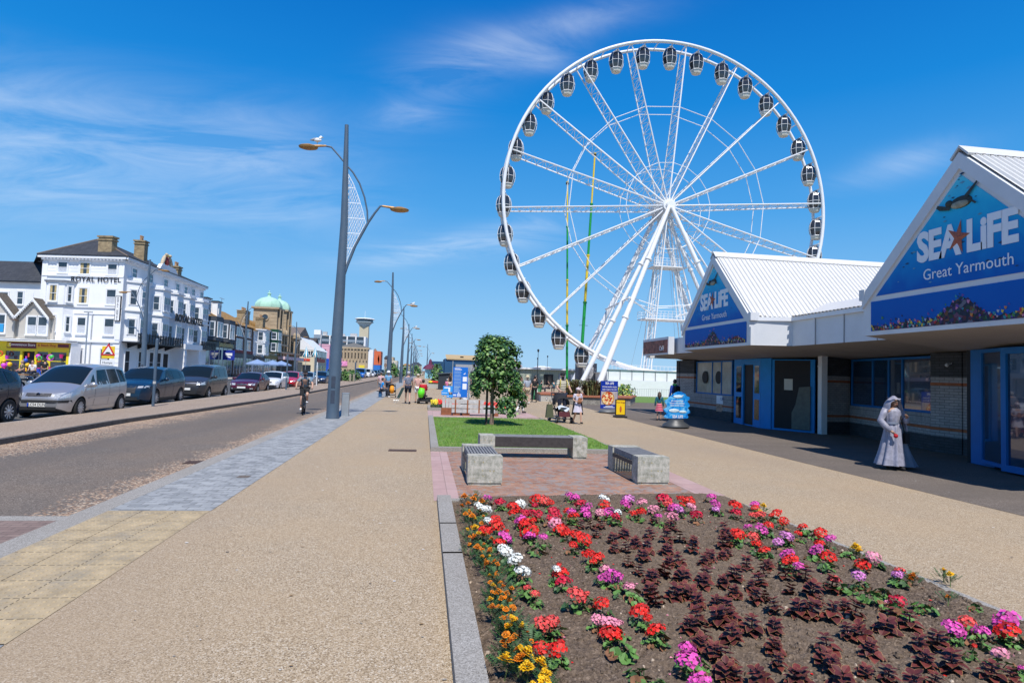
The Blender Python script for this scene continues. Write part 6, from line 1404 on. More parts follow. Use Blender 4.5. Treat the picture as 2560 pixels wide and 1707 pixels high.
car('parked_car',park(69.5,HATCH,-11.6),FACE,'dark blue hatchback with a red tail light behind the pale blue saloon',paint('deep_blue',(.01,.03,.09),.3),HATCH,detail=False)
car('parked_car',park(76.,HATCH,-11.9),FACE,'dark teal hatchback last of the first row, left of the lamp post',paint('teal_dark',(.02,.05,.06),.3),HATCH,detail=False)
car('parked_car',park(84,VAN,-12.2),FACE,'grey green car mostly hidden behind the nearest lamp post',paint('sage',(.1,.12,.12),.4),VAN,detail=False)
car('parked_car',park(103.,SALOON,-11.9),FACE,'silver grey saloon first beyond the shrubs of the reservation',paint('silver',(.48,.49,.51),.75,.32),SALOON,detail=False)
car('parked_car',park(109.5,HATCH,-12.2),FACE,'black car beside the distant blue van',paint('midnight',(.008,.014,.035),.3),HATCH,detail=False)
car('parked_van',park(117,BIGVAN,-12),FACE,'bright blue van in the distant row',paint('bright_blue',(.01,.13,.5),.1),BIGVAN,detail=False)
car('parked_van',park(129,BIGVAN,-12),FACE,'white van behind the bright blue van in the distant row',paint('white',(.75,.76,.78),0),BIGVAN,detail=False)
car('parked_car',park(140,HATCH,-12),FACE,'white car behind the distant white van',paint('white',(.75,.76,.78),0),HATCH,detail=False)
car('parked_car',park(148,SUV,-12),FACE,'dark navy car near the end of the distant row',paint('navy',(.008,.028,.06),.4),SUV,detail=False)
car('parked_car',park(156,SUV,-12),FACE,'black car last but two in the distant row',paint('midnight',(.008,.014,.035),.3),SUV,detail=False)
car('parked_car',park(164,SALOON,-12),FACE,'silver car last but one in the distant row',paint('silver',(.48,.49,.51),.75,.32),SALOON,detail=False)
car('parked_car',park(172,VAN,-12),FACE,'grey car at the very end of the distant row',paint('graphite',(.035,.038,.045),.4),VAN,detail=False)
# ============================================================ STREET ITEMS, left side
t=thing('warning_sign',(0,0,0),'red triangular hump warning sign on yellow backing with white plate beside the hotel corner','road sign')
c=D(271,875,45); b=MB(); b.cyl((c.x,45.06,0),(c.x,45.06,c.z+.5),.045,n=8); b.build('post',BLACK,t)
b=MB(); b.bx(c.x-.4,c.x+.4,45.0,45.02,c.z-.56,c.z+.26); b.build('yellow_backing',mat('sign_yellow',(.8,.55,.02),.5,var=0),t)
b=MB(); b.prism([(c.x-.46,44.98,c.z-.36),(c.x+.46,44.98,c.z-.36),(c.x,44.98,c.z+.46)],(0,.01,0)); tp=b.build('red_triangle',mat('sign_red_face',(.6,.02,.03),.5,var=0),t)
b=MB(); b.prism([(c.x-.3,44.968,c.z-.27),(c.x+.3,44.968,c.z-.27),(c.x,44.968,c.z+.27)],(0,.008,0)); b.build('white_face',TXTW,tp)
b=MB(); b.prism([(c.x-.2,44.96,c.z-.25),(c.x+.2,44.96,c.z-.25),(c.x+.08,44.96,c.z-.13),(c.x-.08,44.96,c.z-.13)],(0,.006,0)); b.build('hump_symbol',BT,tp)
b=MB(); b.bx(c.x-.42,c.x+.42,44.98,45.0,c.z-1.14,c.z-.66); pp=b.build('white_plate',WHITE,t); textm('Humps',.22,BT,'lettering',pp,(c.x,44.975,c.z-.85),ext=.002); textm('for 200 yds',.17,BT,'lettering',pp,(c.x,44.975,c.z-1.07),ext=.002)
t=thing('thin_street_column',(0,0,0),'thin grey street column in front of the white hotel wall','post'); c=D(221,780,50); b=MB(); b.cyl((c.x,50,0),(c.x,50,c.z),.05,n=8); b.cyl((c.x-.3,50,c.z),(c.x+.3,50,c.z),.05,n=6); b.build('pole',GALV,t)
# parked motorcycles at the left edge
def motorbike(x,y,rz,lab):
    t=thing('motorcycle',(x,y,-.1),lab,'motorcycle',rz,'motorcycles at the left edge')
    for xx in (-.7,.7):
        b=MB(); b.tube([(xx+.3*math.cos(a),0,.32+.3*math.sin(a)) for a in [i*PI/9 for i in range(18)]],.06,7,closed=True); w_=b.build('wheel',RUBBER,t); b=MB()
        for i in range(8): a=i*PI/4; b.cyl((xx,0,.32),(xx+.27*math.cos(a),0,.32+.27*math.sin(a)),.012,n=4)
        b.build('spokes',CHROME,w_)
    b=MB(); b.ball((.1,0,.78),(.32,.15,.16),12,8); b.build('fuel_tank',mat('bike_paint',(.02,.02,.025),.2,var=.1,coat=1),t,smooth=180)
    b=MB(); b.bx(-.7,-.15,-.13,.13,.72,.82); b.build('seat',BLACK,t)
    b=MB(); b.bx(-.2,.25,-.16,.16,.3,.6); b.tube([(.7,0,.32),(.5,0,.75),(.42,0,1.0)],.035,6); b.tube([(-.7,0,.32),(-.1,0,.45),(.4,0,.8)],.03,6); b.build('frame_and_engine',CHROME,t)
    b=MB(); b.tube([(.3,-.35,1.05),(.42,0,1.0),(.3,.35,1.05)],.02,6); b.ball((.55,0,.88),(.1,.1,.1)); b.build('handlebar',BLACK,t)
motorbike(-21.6,35.5,1.9,'black motorcycle parked in front of the yellow shop, left one'); motorbike(-20.2,35.0,1.7,'black and chrome motorcycle parked beside the silver people carrier, right one')
# parasols, planters, shrubs
def parasol(loc,r_,h,mat_,lab,closed=False,grp='blue parasols outside the restaurants',stripe=None):
    t=thing('parasol',loc,lab,'parasol',0,grp); b=MB(); b.cyl((0,0,0),(0,0,h+.2),.04,n=8); b.build('pole',GALV,t)
    b=MB()
    if closed:
        n=12
        for i in range(n):
            a0,a1=2*PI*i/n,2*PI*(i+1)/n
            R1=r_*(.55 if i%2 else .45)
            b.add([(0,0,h+.9),(r_*.4*math.cos(a0),r_*.4*math.sin(a0),h-.5),(r_*.4*math.cos(a1),r_*.4*math.sin(a1),h-.5),(R1*1.7*math.cos((a0+a1)/2),R1*1.7*math.sin((a0+a1)/2),h-1.5)],[(0,1,2),(1,3,2)],i%2)
        b.build('canopy',[mat_,stripe or mat_],t)
    else:
        b.lathe([(r_,h-.45),(r_*.5,h-.15),(.05,h+.12)],n=8); b.lathe([(r_,h-.62),(r_*1.0,h-.45)],n=8); b.build('canopy',[mat_],t)
BLP=mat('parasol_blue',(.2,.3,.5),.8,var=.08); TQ=mat('parasol_turquoise',(.03,.35,.5),.8,var=.05)
for i,(px_,py_,Y) in enumerate([(643,910,84),(681,912,90),(703,913,96)]):
    c=D(px_,py_,Y); parasol((c.x,Y,.02),1.5,2.4,BLP,'pale blue open parasol above the parked cars, %s of three'%['left one','middle one','right one'][i])
for i,(px_,Y) in enumerate([(766,120),(788,128)]):
    c=D(px_,870,Y); parasol((c.x,Y,.0),1.1,c.z-.5,TQ,'closed tall turquoise and white parasol, %s of the pair'%['left one','right one'][i],True,'closed striped parasols',WHITE)
def shrub(loc,r_,h,lab,name='shrub',mats=None,n=900,s=.1,cat='shrub',grp=None,seed=1):
    t=thing(name,loc,lab,cat,0,grp); b=MB(); r=random.Random(seed)
    for i in range(n):
        a=r.uniform(0,6.28); q=r.random()**.6; zz=r.random()**.8; rr_=r_*q*(1-.5*zz**3)*(1+.2*math.sin(3*a+seed)); p=Vector((rr_*math.cos(a),rr_*math.sin(a),h*zz*(.8+.2*math.sin(5*a))))
        leafquad(b,p,Vector((p.x,p.y,.6*r_+r.gauss(0,.3))),s*r.uniform(.6,1.3),r.uniform(0,6.28),r.choice([0,0,1,2]))
    b.build('foliage',mats or LEAF[:3],t); b=MB()
    for i in range(5): a=i*1.26; b.cyl((0,0,0),(r_*.5*math.cos(a),r_*.5*math.sin(a),h*.6),.02,n=4)
    b.build('stems',BARK,t); return t
for i,(px_,py_,Y) in enumerate([(873,945,88),(860,945,92),(886,944,95)]):
    c=D(px_,py_,Y); shrub((c.x,Y,0),1.0,1.7,'green shrub on the reservation %s'%['right beside the nearest lamp post','just left of the nearest lamp post','farther behind the nearest lamp post'][i],grp='shrubs on the reservation',s=.22,n=500,seed=i)
for i,(px_,py_,Y,r_) in enumerate([(979,937,150,2.0),(1010,938,175,1.8),(1035,932,200,2.6),(1042,912,215,2.2),(986,915,260,3.)]):
    c=D(px_,py_,Y); shrub((c.x,Y,0),r_,2.2+r_*.6,'distant green %s along the promenade, %s from the left'%(['bush','bush','tree','tree','conifer group'][i],['first','second','fourth','fifth','third'][i]),grp='distant bushes along the promenade',s=.5,n=300,seed=10+i)
# timber post bollards near the shrubs
for i,(px_,py_) in enumerate([(875,955),(884,955)]):
    g=G(px_,py_); t=thing('timber_bollard',(g.x,g.y,0),'short timber bollard on the reservation beyond the shrubs, %s'%['left one','right one'][i],'bollard',group='timber bollards by the shrubs'); b=MB(); b.cyl((0,0,0),(0,0,1.0),.14,n=8); b.ball((0,0,1.0),(.14,.14,.06),8,5); b.build('post',mat('bollard_timber',(.3,.27,.2),.8,var=.2),t)
# ============================================================ PEOPLE
def skinmesh(V,E,Rr,root=0,sub=1,loc=None):
    me=bpy.data.meshes.new('sk'); me.from_pydata([tuple(v) for v in V],E,[]); o=bpy.data.objects.new('sk',me)
    o.modifiers.new('s','SKIN')
    for i,sv in enumerate(me.skin_vertices[0].data):
        r_=Rr[i]; sv.radius=(r_,r_) if not isinstance(r_,tuple) else r_; sv.use_root=(i==root)
    if sub: m=o.modifiers.new('u','SUBSURF'); m.levels=sub; m.render_levels=sub
    m2=evalmesh([o],o)
    vs=[tuple(v.co) for v in m2.vertices]; fs=[tuple(p.vertices) for p in m2.polygons]; bpy.data.objects.remove(o); bpy.data.meshes.remove(m2); return vs,fs
SKIN=mat('skin_light',(.52,.31,.22),.55,var=.08,scale=8); SKIN2=mat('skin_tan',(.36,.2,.13),.55,var=.08,scale=8)
HAIRS=dict(brown=mat('hair_brown',(.07,.04,.025),.6,var=.3,scale=30),dark=mat('hair_dark',(.015,.012,.01),.5,var=.3,scale=30),grey=mat('hair_grey',(.35,.34,.33),.6,var=.3,scale=30),blond=mat('hair_blond',(.35,.24,.11),.6,var=.3,scale=30))
CL={}
def cloth(n,c,**k):
    if n not in CL: CL[n]=mat('cloth_'+n,c,.85,var=k.pop('var',.12),scale=k.pop('scale',10),bump=.15,**k)
    return CL[n]
J0=dict(pel=(0,0,.95),sp=(0,0,1.13),ch=(0,0,1.33),nk=(0,.01,1.47),hd=(0,-.01,1.62),
 shL=(.17,0,1.41),elL=(.23,.02,1.13),wrL=(.25,-.06,.88),haL=(.25,-.08,.80),shR=(-.17,0,1.41),elR=(-.23,.02,1.13),wrR=(-.25,-.06,.88),haR=(-.25,-.08,.80),
 hiL=(.09,0,.92),knL=(.1,-.02,.5),anL=(.1,.03,.09),toL=(.12,-.13,.035),hiR=(-.09,0,.92),knR=(-.1,-.02,.5),anR=(-.1,.03,.09),toR=(-.12,-.13,.035))
WALK=dict(knL=(.1,-.16,.51),anL=(.1,-.22,.12),toL=(.11,-.38,.07),knR=(-.1,.02,.5),anR=(-.1,.24,.13),toR=(-.11,.1,.03),elL=(.23,.1,1.14),wrL=(.24,.12,.9),haL=(.24,.1,.82),elR=(-.23,-.04,1.14),wrR=(-.22,-.2,.94),haR=(-.22,-.26,.88))
SIT=dict(pel=(0,0,.5),sp=(0,-.0,.68),ch=(0,-.03,.88),nk=(0,-.04,1.02),hd=(0,-.06,1.17),shL=(.17,-.03,.96),shR=(-.17,-.03,.96),elL=(.22,-.06,.7),elR=(-.22,-.06,.7),wrL=(.14,-.28,.6),wrR=(-.14,-.28,.6),haL=(.1,-.35,.58),haR=(-.1,-.35,.58),
 hiL=(.09,-.02,.48),hiR=(-.09,-.02,.48),knL=(.12,-.42,.48),knR=(-.12,-.42,.48),anL=(.12,-.4,.08),anR=(-.12,-.4,.08),toL=(.13,-.56,.03),toR=(-.13,-.56,.03))
def person(loc,rz,h,lab,top=None,bottom=None,pose=None,hair='brown',hat=None,skin=None,sleeve='short',legs='short',shoes=None,beard=False,build=1.,detail=False,longhair=False,group='people on the promenade',head=1.,body_only=False):
    t=thing('person',loc,lab,'person',rz,group); s=h/1.75; J=dict(J0)
    if pose: J.update(pose)
    J={k:Vector(v)*s for k,v in J.items()}; skin=skin or SKIN
    ch_=head
    names=['pel','sp','ch','nk','hd','shL','elL','wrL','haL','shR','elR','wrR','haR','hiL','knL','anL','toL','hiR','knR','anR','toR']
    idx={n:i for i,n in enumerate(names)}; E=[('pel','sp'),('sp','ch'),('ch','nk'),('nk','hd'),('ch','shL'),('shL','elL'),('elL','wrL'),('wrL','haL'),('ch','shR'),('shR','elR'),('elR','wrR'),('wrR','haR'),('pel','hiL'),('hiL','knL'),('knL','anL'),('anL','toL'),('pel','hiR'),('hiR','knR'),('knR','anR'),('anR','toR')]
    rd=dict(pel=(.14*build,.1*build),sp=(.12*build,.095*build),ch=(.15*build,.1*build),nk=.05,hd=.06,sh=.062,el=.042,wr=.028,ha=.034,hi=.088,kn=.055,an=.036,to=.035)
    gr=lambda n,k=1.,add=0:(tuple((q*s*k+add) for q in rd[n]) if isinstance(rd.get(n),tuple) else (rd[n] if n in rd else rd[n[:-1]])*s*k+add)
    V=[J[n] for n in names]; vs,fs=skinmesh(V,[(idx[a],idx[b_]) for a,b_ in E],[gr(n) for n in names],0,1)
    b=MB(); b.add(vs,fs,0)
    hd=J['hd']; hr=.098*s*ch_
    # head with jaw, nose, ears, eyes, mouth; faces -y
    b.ball(hd+Vector((0,.005,.01)),(hr*.8,hr*.95,hr*1.15),14,10,0); b.ball(hd+Vector((0,-.02*s,-.055*s)),(hr*.58,hr*.68,hr*.6),10,7,0)
    b.ball(hd+Vector((0,-hr*.98,-.012*s)),(.012*s,.018*s,.02*s),6,5,0)
    for q in (-1,1):
        b.ball(hd+Vector((q*hr*.8,.01,-.005)),(.012*s,.02*s,.03*s),6,5,0); b.ball(hd+Vector((q*.033*s,-hr*.84,.012*s)),(.014*s,.01*s,.009*s),6,5,1); b.ball(hd+Vector((q*.033*s,-hr*.93,.012*s)),(.006*s,.005*s,.006*s),5,4,2)
        b.box(hd+Vector((q*.033*s,-hr*.87,.033*s)),(.03*s,.01,.006*s),m=2)
    b.box(hd+Vector((0,-hr*.86,-.055*s)),(.04*s,.012,.009*s),m=3)
    for sd in ('L','R'):   # fingers and thumb
        w_=J['wr'+sd]; a=J['ha'+sd]; d=(a-w_).normalized(); q=1 if sd=='L' else -1; side=Vector((0,-1,0)); side=(side-d*side.dot(d)); side=side.normalized() if side.length>.1 else Vector((1,0,0)); inn=d.cross(side)*q
        for i,(o_,ln) in enumerate(((-.027,.062),(-.009,.074),(.009,.07),(.027,.055))):
            p0=a+side*o_*s*-1; b.tube([p0-d*.01,p0+d*ln*.5*s,p0+d*ln*.85*s+inn*.02*s],[.0095*s,.009*s,.007*s],5,0)
        b.tube([w_.lerp(a,.4)+side*.02*s,a+side*.045*s-d*.01,a+side*.05*s+d*.025*s+inn*.01],[.011*s,.01*s,.008*s],5,0)
    b.build('body',[skin,mat('eye_white',(.7,.7,.68),.3,var=0),HAIRS['dark'],mat('lips',(.4,.12,.1),.6,var=0)],t,smooth=180)
    if hair:
        b=MB(); b.ball(hd+Vector((0,.022*s,.028*s)),(hr*.9,hr*.98,hr*1.12),14,9)
        if longhair:
            b.tube([hd+Vector((0,.05*s,.02)),hd+Vector((0,.1*s,-.12*s)),hd+Vector((0,.1*s,-.3*s))],[.085*s,.085*s,.05*s],10)
            for q in (-1,1): b.tube([hd+Vector((q*.06*s,0,.04*s)),hd+Vector((q*.085*s,0.01,-.08*s)),hd+Vector((q*.09*s,-.02,-.25*s))],[.035*s,.032*s,.015*s],8)
        b.build('hair',HAIRS[hair],t,smooth=180)
    if beard: b=MB(); b.ball(hd+Vector((0,-.035*s,-.075*s)),(hr*.62,hr*.62,hr*.52),10,7); b.build('beard',HAIRS['dark'],t,smooth=180)
    if hat:
        b=MB(); hm=hat[1]
        if hat[0]=='cap': b.ball(hd+Vector((0,.01*s,.055*s)),(hr*.97,hr*1.1,hr*.85),14,8); b.add([tuple(hd+Vector((x_*s,y_*s,z_*s))) for x_,y_,z_ in [(-.07,-.07,.05),(.07,-.07,.05),(.06,-.17,.035),(-.06,-.17,.035),(-.07,-.07,.06),(.07,-.07,.06),(.06,-.17,.045),(-.06,-.17,.045)]],[(0,1,2,3),(7,6,5,4),(3,2,6,7),(0,3,7,4),(1,5,6,2)])
        elif hat[0]=='brim': b.lathe([(hr*2.0,.035*s),(hr*1.1,.05*s),(hr*1.0,.12*s),(hr*.7,.16*s),(.01,.165*s)],hd+Vector((0,.01,0)),n=18); 
        elif hat[0]=='helmet': b.ball(hd+Vector((0,.01*s,.05*s)),(hr*1.12,hr*1.3,hr*.95),14,8)
        b.build('hat',hm,t,smooth=60)
    if top:
        ns=['pel','sp','ch','shL','shR','elL','elR']; kk=1.16
        J2={n:J[n].copy() for n in ns}; nk=J['nk']
        if sleeve=='none': J2['elL']=J['shL'].lerp(J['elL'],.12); J2['elR']=J['shR'].lerp(J['elR'],.12)
        if sleeve=='short': J2['elL']=J['shL'].lerp(J['elL'],.75); J2['elR']=J['shR'].lerp(J['elR'],.75)
        J2['pel']=J['pel']+Vector((0,0,-.02*s)); V=[J2[n] for n in ns]; E2=[(0,1),(1,2),(2,3),(2,4),(3,5),(4,6)]; RR=[gr('pel',1.14),gr('sp',1.16),gr('ch',1.1),.078*s,.078*s,.062*s,.062*s]
        if sleeve=='long': V+=[J['wrL'],J['wrR']]; E2+=[(5,7),(6,8)]; RR+=[.042*s]*2
        V.append(nk-Vector((0,0,.045*s))); E2.append((2,len(V)-1)); RR.append(.066*s)
        vs,fs=skinmesh(V,E2,RR,0,1); b=MB(); b.add(vs,fs); b.build('shirt',top,t,smooth=180)
    if bottom:
        if legs=='skirt':
            b=MB(); p=J['pel']; zz=[.1,0,-.2,-.38]; rr_=[.135,.16,.2,.25]; kn=.38
            b.add([],[]); n=20; vs=[]
            for z,r0_ in zip(zz,rr_):
                for i in range(n): a=2*PI*i/n; q=r0_*s*(1+.09*math.sin(6*a)*(r0_>.15)); vs.append((p.x+q*math.cos(a),p.y+q*.85*math.sin(a),p.z+z*s))
            fs=[(k*n+i,k*n+(i+1)%n,(k+1)*n+(i+1)%n,(k+1)*n+i) for k in range(3) for i in range(n)]+[tuple(range(n-1,-1,-1))]
            b.add(vs,[f[::-1] for f in fs]); b.build('skirt',bottom,t,smooth=180)
        else:
            f=.85 if legs=='short' else 1.
            eL=J['hiL'].lerp(J['knL'],f) if legs=='short' else J['knL']; eR=J['hiR'].lerp(J['knR'],f) if legs=='short' else J['knR']
            V=[J['pel']+Vector((0,0,.03*s)),J['hiL'],J['hiR'],eL,eR]; E2=[(0,1),(0,2),(1,3),(2,4)]; RR=[gr('pel',1.09),.105*s,.105*s,.088*s,.088*s] if legs=='short' else [gr('pel',1.09),.102*s,.102*s,.07*s,.07*s]
            if legs=='long': V+=[J['anL'],J['anR']]; E2+=[(3,5),(4,6)]; RR+=[.055*s]*2
            vs,fs=skinmesh(V,E2,RR,0,1); b=MB(); b.add(vs,fs); b.build('shorts' if legs=='short' else 'trousers',bottom,t,smooth=180)
    for sd in ('L','R'):
        a=J['an'+sd]; o_=J['to'+sd]; b=MB(); b.tube([a+Vector((0,.04*s,-.045*s)),a+Vector((0,0,-.03*s)),a.lerp(o_,.6),o_],[.038*s,.048*s,.045*s,.03*s],8); b.build('shoe',shoes or cloth('shoe_dark',(.03,.03,.03)),t,smooth=180)
    return t,J,s
W_=cloth('white',(.75,.75,.75)); NAVY=cloth('navy',(.012,.018,.04)); BLK=cloth('black',(.012,.012,.014)); GRY=cloth('grey',(.22,.24,.28)); KH=cloth('khaki',(.4,.33,.22)); LBL=cloth('light_blue',(.15,.35,.55)); AZ_=cloth('azure',(.01,.25,.62)); RED=cloth('red',(.45,.01,.02)); OLV=cloth('olive',(.08,.09,.05)); PNK=cloth('pink',(.65,.2,.35)); TEAL=cloth('teal',(.01,.12,.16))
def stripes(name,c1,c2,sc,axis=2):
    m,nt,b=nodes(name); N=nt.nodes; L=nt.links; tc=N.new('ShaderNodeTexCoord'); sp=N.new('ShaderNodeSeparateXYZ'); L.new(tc.outputs['Object'],sp.inputs[0])
    a=N.new('ShaderNodeMath'); a.operation='MULTIPLY'; a.inputs[1].default_value=sc; L.new(sp.outputs[axis],a.inputs[0]); f=N.new('ShaderNodeMath'); f.operation='FRACT'; L.new(a.outputs[0],f.inputs[0])
    r=ramp(N,[(0,c1),(.62,c2)],'CONSTANT'); L.new(f.outputs[0],r.inputs['Fac']); L.new(r.outputs['Color'],b.inputs['Base Color']); b.inputs['Roughness'].default_value=.85; return m
STR=stripes('striped_cotton',(.66,.62,.5),(.012,.012,.014),15.)
# ---- woman in a long silvery dress and scarf
SIL=mat('silver_satin_dress',(.26,.26,.325),.5,var=.3,scale=12,bump=.3,sheen=.2); SIL2=mat('blue_grey_train',(.2,.23,.3),.5,var=.15,scale=6,bump=.2)
t,J,s=person((10.19,12.26,.004),-.12,1.6,'woman in long silvery grey dress and windblown head scarf walking before the aquarium windows',pose=dict(hd=(0.02,-.02,1.6),elR=(-.29,.02,1.16),wrR=(-.17,-.2,.92),haR=(-.11,-.26,.85),elL=(.3,-.03,1.12),wrL=(.2,-.2,1.24),haL=(.15,-.26,1.28),knL=(.08,-.05,.5),anL=(.08,-.1,.1),toL=(.09,-.3,.04),anR=(-.1,.12,.12),toR=(-.1,.0,.04)),hair='dark',shoes=BLK,skin=SKIN2,group=None)
def clothlathe(prof,folds,amp,mat_,name,parent,n=64,cx=lambda z:0,cy=lambda z:0,arc=(0,2*PI),seed=0):
    b=MB(); k=len(prof)-1
    def fn(u,v):
        i=min(k-1,int(v*k)); f=v*k-i; z0_,rx0,ry0=prof[i]; z1_,rx1,ry1=prof[i+1]; z=z0_+(z1_-z0_)*f; rx=rx0+(rx1-rx0)*f; ry=ry0+(ry1-ry0)*f
        a=arc[0]+(arc[1]-arc[0])*u; w_=1+amp*v*(math.sin(folds*a+seed+2*v)+.5*math.sin(folds*1.7*a+1+seed)) 
        return (cx(z)+rx*w_*math.cos(a),cy(z)+ry*w_*math.sin(a),z)
    b.grid(fn,n,24,flip=True); return b.build(name,mat_,parent,smooth=180)
clothlathe([(1.34,.07,.06),(1.28,.16,.1),(1.2,.165,.12),(1.1,.15,.12),(1.0,.125,.1),(.9,.15,.135),(.7,.165,.17),(.4,.205,.215),(.1,.27,.27)],8,.13,SIL,'dress',t,cx=lambda z:-.07*(1-z),cy=lambda z:0)
for sd,q in (('L',1),('R',-1)):
    b=MB(); b.tube([J['sh'+sd]+Vector((0,0,.02)),J['sh'+sd].lerp(J['el'+sd],.5),J['el'+sd],J['el'+sd].lerp(J['wr'+sd],.5)+Vector((0,.0,-.02)),J['wr'+sd]],[.068,.068,.068,.068,.04],14); b.build('sleeve',SIL,t,smooth=180)
clothlathe([(1.1,.06,.1),(.8,.1,.14),(.4,.2,.2),(.06,.32,.26)],7,.1,SIL2,'train',t,cx=lambda z:.12+.2*(1.1-z),cy=lambda z:.1+.12*(1-z),seed=2)
b=MB(); b.cyl((-.03,0,.985),(-.03,0,1.025),.132,n=20); b.build('belt',SIL2,t,smooth=60)
hd=J['hd']
b=MB()
def sc_(u,v):
    op=.28*PI*max(0,min(1,(v-.18)*3)); a2=-PI/2+op+(2*PI-2*op)*u
    rr_=(.02+.125*math.sin(min(1,v*1.5)*PI/2)+.03*v)*(1+.07*math.sin(6*a2+4*v)); z=hd.z+.135-.3*v
    x=hd.x+rr_*math.cos(a2)-.02*v; y=hd.y+.02+rr_*math.sin(a2)*1.15
    return (x,y,z+.02*math.sin(5*a2)*v)
b.grid(sc_,44,16,flip=True)
def brim(u,v):
    a=PI+PI*u; r_=.12+.03*v; return (hd.x-.03*v+r_*math.cos(a)*1.05,hd.y+.0+r_*math.sin(a)*.85,hd.z+.085-.012*v+.02*math.sin(6*u+1)*v)
b.grid(brim,24,4); b.build('head_scarf',SIL,t,smooth=180)
b=MB()
def sh_(u,v): 
    y_=-.12+.16*u; return (hd.x+.06+.16*v+.03*math.sin(3*v),hd.y+y_+.05*math.sin(4*u+3*v),hd.z+.0-.62*v*(.8+.2*math.sin(2*u+1))+.03*math.sin(9*u))
b.grid(sh_,14,20); b.build('scarf_tail',SIL,t,smooth=180)
b=MB(); b.ball(J['haR']+Vector((0,-.02,-.03)),(.05,.04,.05),8,6); b.build('red_purse',RED,t,smooth=60)
b=MB(); b.tube([J['shL'],Vector((.1,-.13,1.1)),Vector((.24,-.05,.75))],[.012]*3,6); b.box((.26,.0,.68),(.1,.2,.22)); b.build('black_handbag',BLK,t)
# ---- family
SKW=stripes('pink_patterned_skirt',(.5,.015,.06),(.6,.3,.35),14.)
person((10.1,25.6,.004),PI-.3,1.22,'small girl in teal cardigan and red patterned skirt, her back turned',TEAL,SKW,legs='skirt',sleeve='long',hair='brown',longhair=True,head=1.15)
t,J,s=person((12.05,28.6,.004),PI+.2,1.8,'man in bright blue jacket with green collar and rucksack behind the wavy sign',cloth('royal_blue',(.008,.05,.3)),NAVY,legs='long',sleeve='long',hair='dark')
b=MB(); b.box((0,.2,1.25),(.3,.16,.4),tap=.85); b.build('rucksack',BLK,t); b=MB(); b.lathe([(.09,0),(.12,.05),(.1,.09)],(0,.0,1.48),n=14); b.build('green_collar',mat('lime_collar',(.1,.6,.12),.7,var=.1),t)
t,J,s=person((5.6,24.75,0),.15,1.93,'bearded man in striped top and black cap pushing the pushchair',STR,NAVY,pose=dict(elL=(.25,-.12,1.16),wrL=(.2,-.42,1.05),haL=(.17,-.5,1.03),elR=(-.25,-.12,1.16),wrR=(-.2,-.42,1.05),haR=(-.17,-.5,1.03)),legs='long',hair='dark',hat=('cap',BLK),beard=True,build=1.02)
b=MB()
for q in (-1,1): b.tube([(q*.12*s,-.1*s,1.5*s),(q*.13*s,-.165*s,1.38*s),(q*.14*s,-.13*s,1.2*s)],[.018]*3,6)
b.build('yellow_straps',mat('strap_yellow',(.6,.5,.08),.7,var=.1),t)
t,J,s=person((5.72,22.6,0),.2,1.36,'girl in pale cap and open black cardigan holding a brown toy beside the pushchair',cloth('pale_lilac',(.55,.52,.62)),cloth('pale_lilac',(.55,.52,.62)),pose=dict(WALK,elL=(.24,0,1.15),wrL=(.1,-.2,1.1),haL=(.03,-.23,1.1),elR=(-.24,0,1.15),wrR=(-.12,-.2,1.08),haR=(-.05,-.23,1.08)),legs='skirt',hair='dark',longhair=True,hat=('cap',cloth('pale_cap',(.6,.5,.52))),head=1.1)
b=MB(); 
b.grid(lambda u,v:((.17+.13*v)*s*math.cos(-.25+PI*u+.25*u*2)*(1.0),(.13+.09*v)*s*math.sin(-.25+PI*u+.5*u),(1.4-.95*v)*s),20,10,flip=True); b.build('black_cardigan',BLK,t,smooth=180)
b=MB(); b.ball((0,-.2*s,1.1*s),(.09,.07,.09),10,7); b.ball((0,-.2*s,1.22*s),(.06,.05,.055),8,6); b.build('brown_toy',mat('toy_brown',(.28,.11,.05),.9,var=.2),t,smooth=180)
def pushchair(loc,rz,lab,hood=BLK,seat=BLK,sc=1.,name='pushchair'):
    t=thing(name,loc,lab,'pushchair',rz); t.scale=(sc,)*3
    b=MB()
    for q in (-1,1): b.tube([(q*.25,-.4,.16),(q*.25,.1,.62),(q*.25,.42,1.02)],[.018]*3,6); b.tube([(q*.27,.42,.18),(q*.26,-.12,.6)],[.018]*2,6)
    b.tube([(-.25,.42,1.02),(.25,.42,1.02)],[.022]*2,8); b.bx(-.25,.25,-.42,-.38,.14,.17); b.bx(-.22,.22,-.2,.3,.2,.22); b.build('frame',mat('frame_dark',(.03,.03,.035),.4,var=.1),t)
    for (x,y,r_) in ((-.27,-.4,.11),(.27,-.4,.11),(-.29,.42,.15),(.29,.42,.15)):
        b=MB(); b.cyl((x-.025,y,r_),(x+.025,y,r_),r_,n=18); w_=b.build('wheel',RUBBER,t,smooth=40); b=MB(); b.cyl((x-.03,y,r_),(x+.03,y,r_),r_*.5,n=12); b.build('hub',GALV,w_)
    b=MB(); b.grid(lambda u,v:((u-.5)*.46,-.3+.42*v+.0,.42+.12*math.cos(v*3)+.45*max(0,v-.55)),8,10); b.grid(lambda u,v:((u-.5)*.46,-.31+.42*v,.39+.12*math.cos(v*3)+.45*max(0,v-.55)),8,10,flip=True); b.build('seat',seat,t,smooth=180)
    b=MB(); b.grid(lambda u,v:(.26*math.cos(PI*u),.22-.42*math.sin(v*1.4),.62+.38*math.sin(PI*u)**.6*math.cos(v*.9)),14,8); b.build('hood',hood,t,smooth=180)
    return t
t=pushchair((5.25,23.35,0),.1,'black pushchair with pale blanket pushed by the man in stripes',sc=1.08)
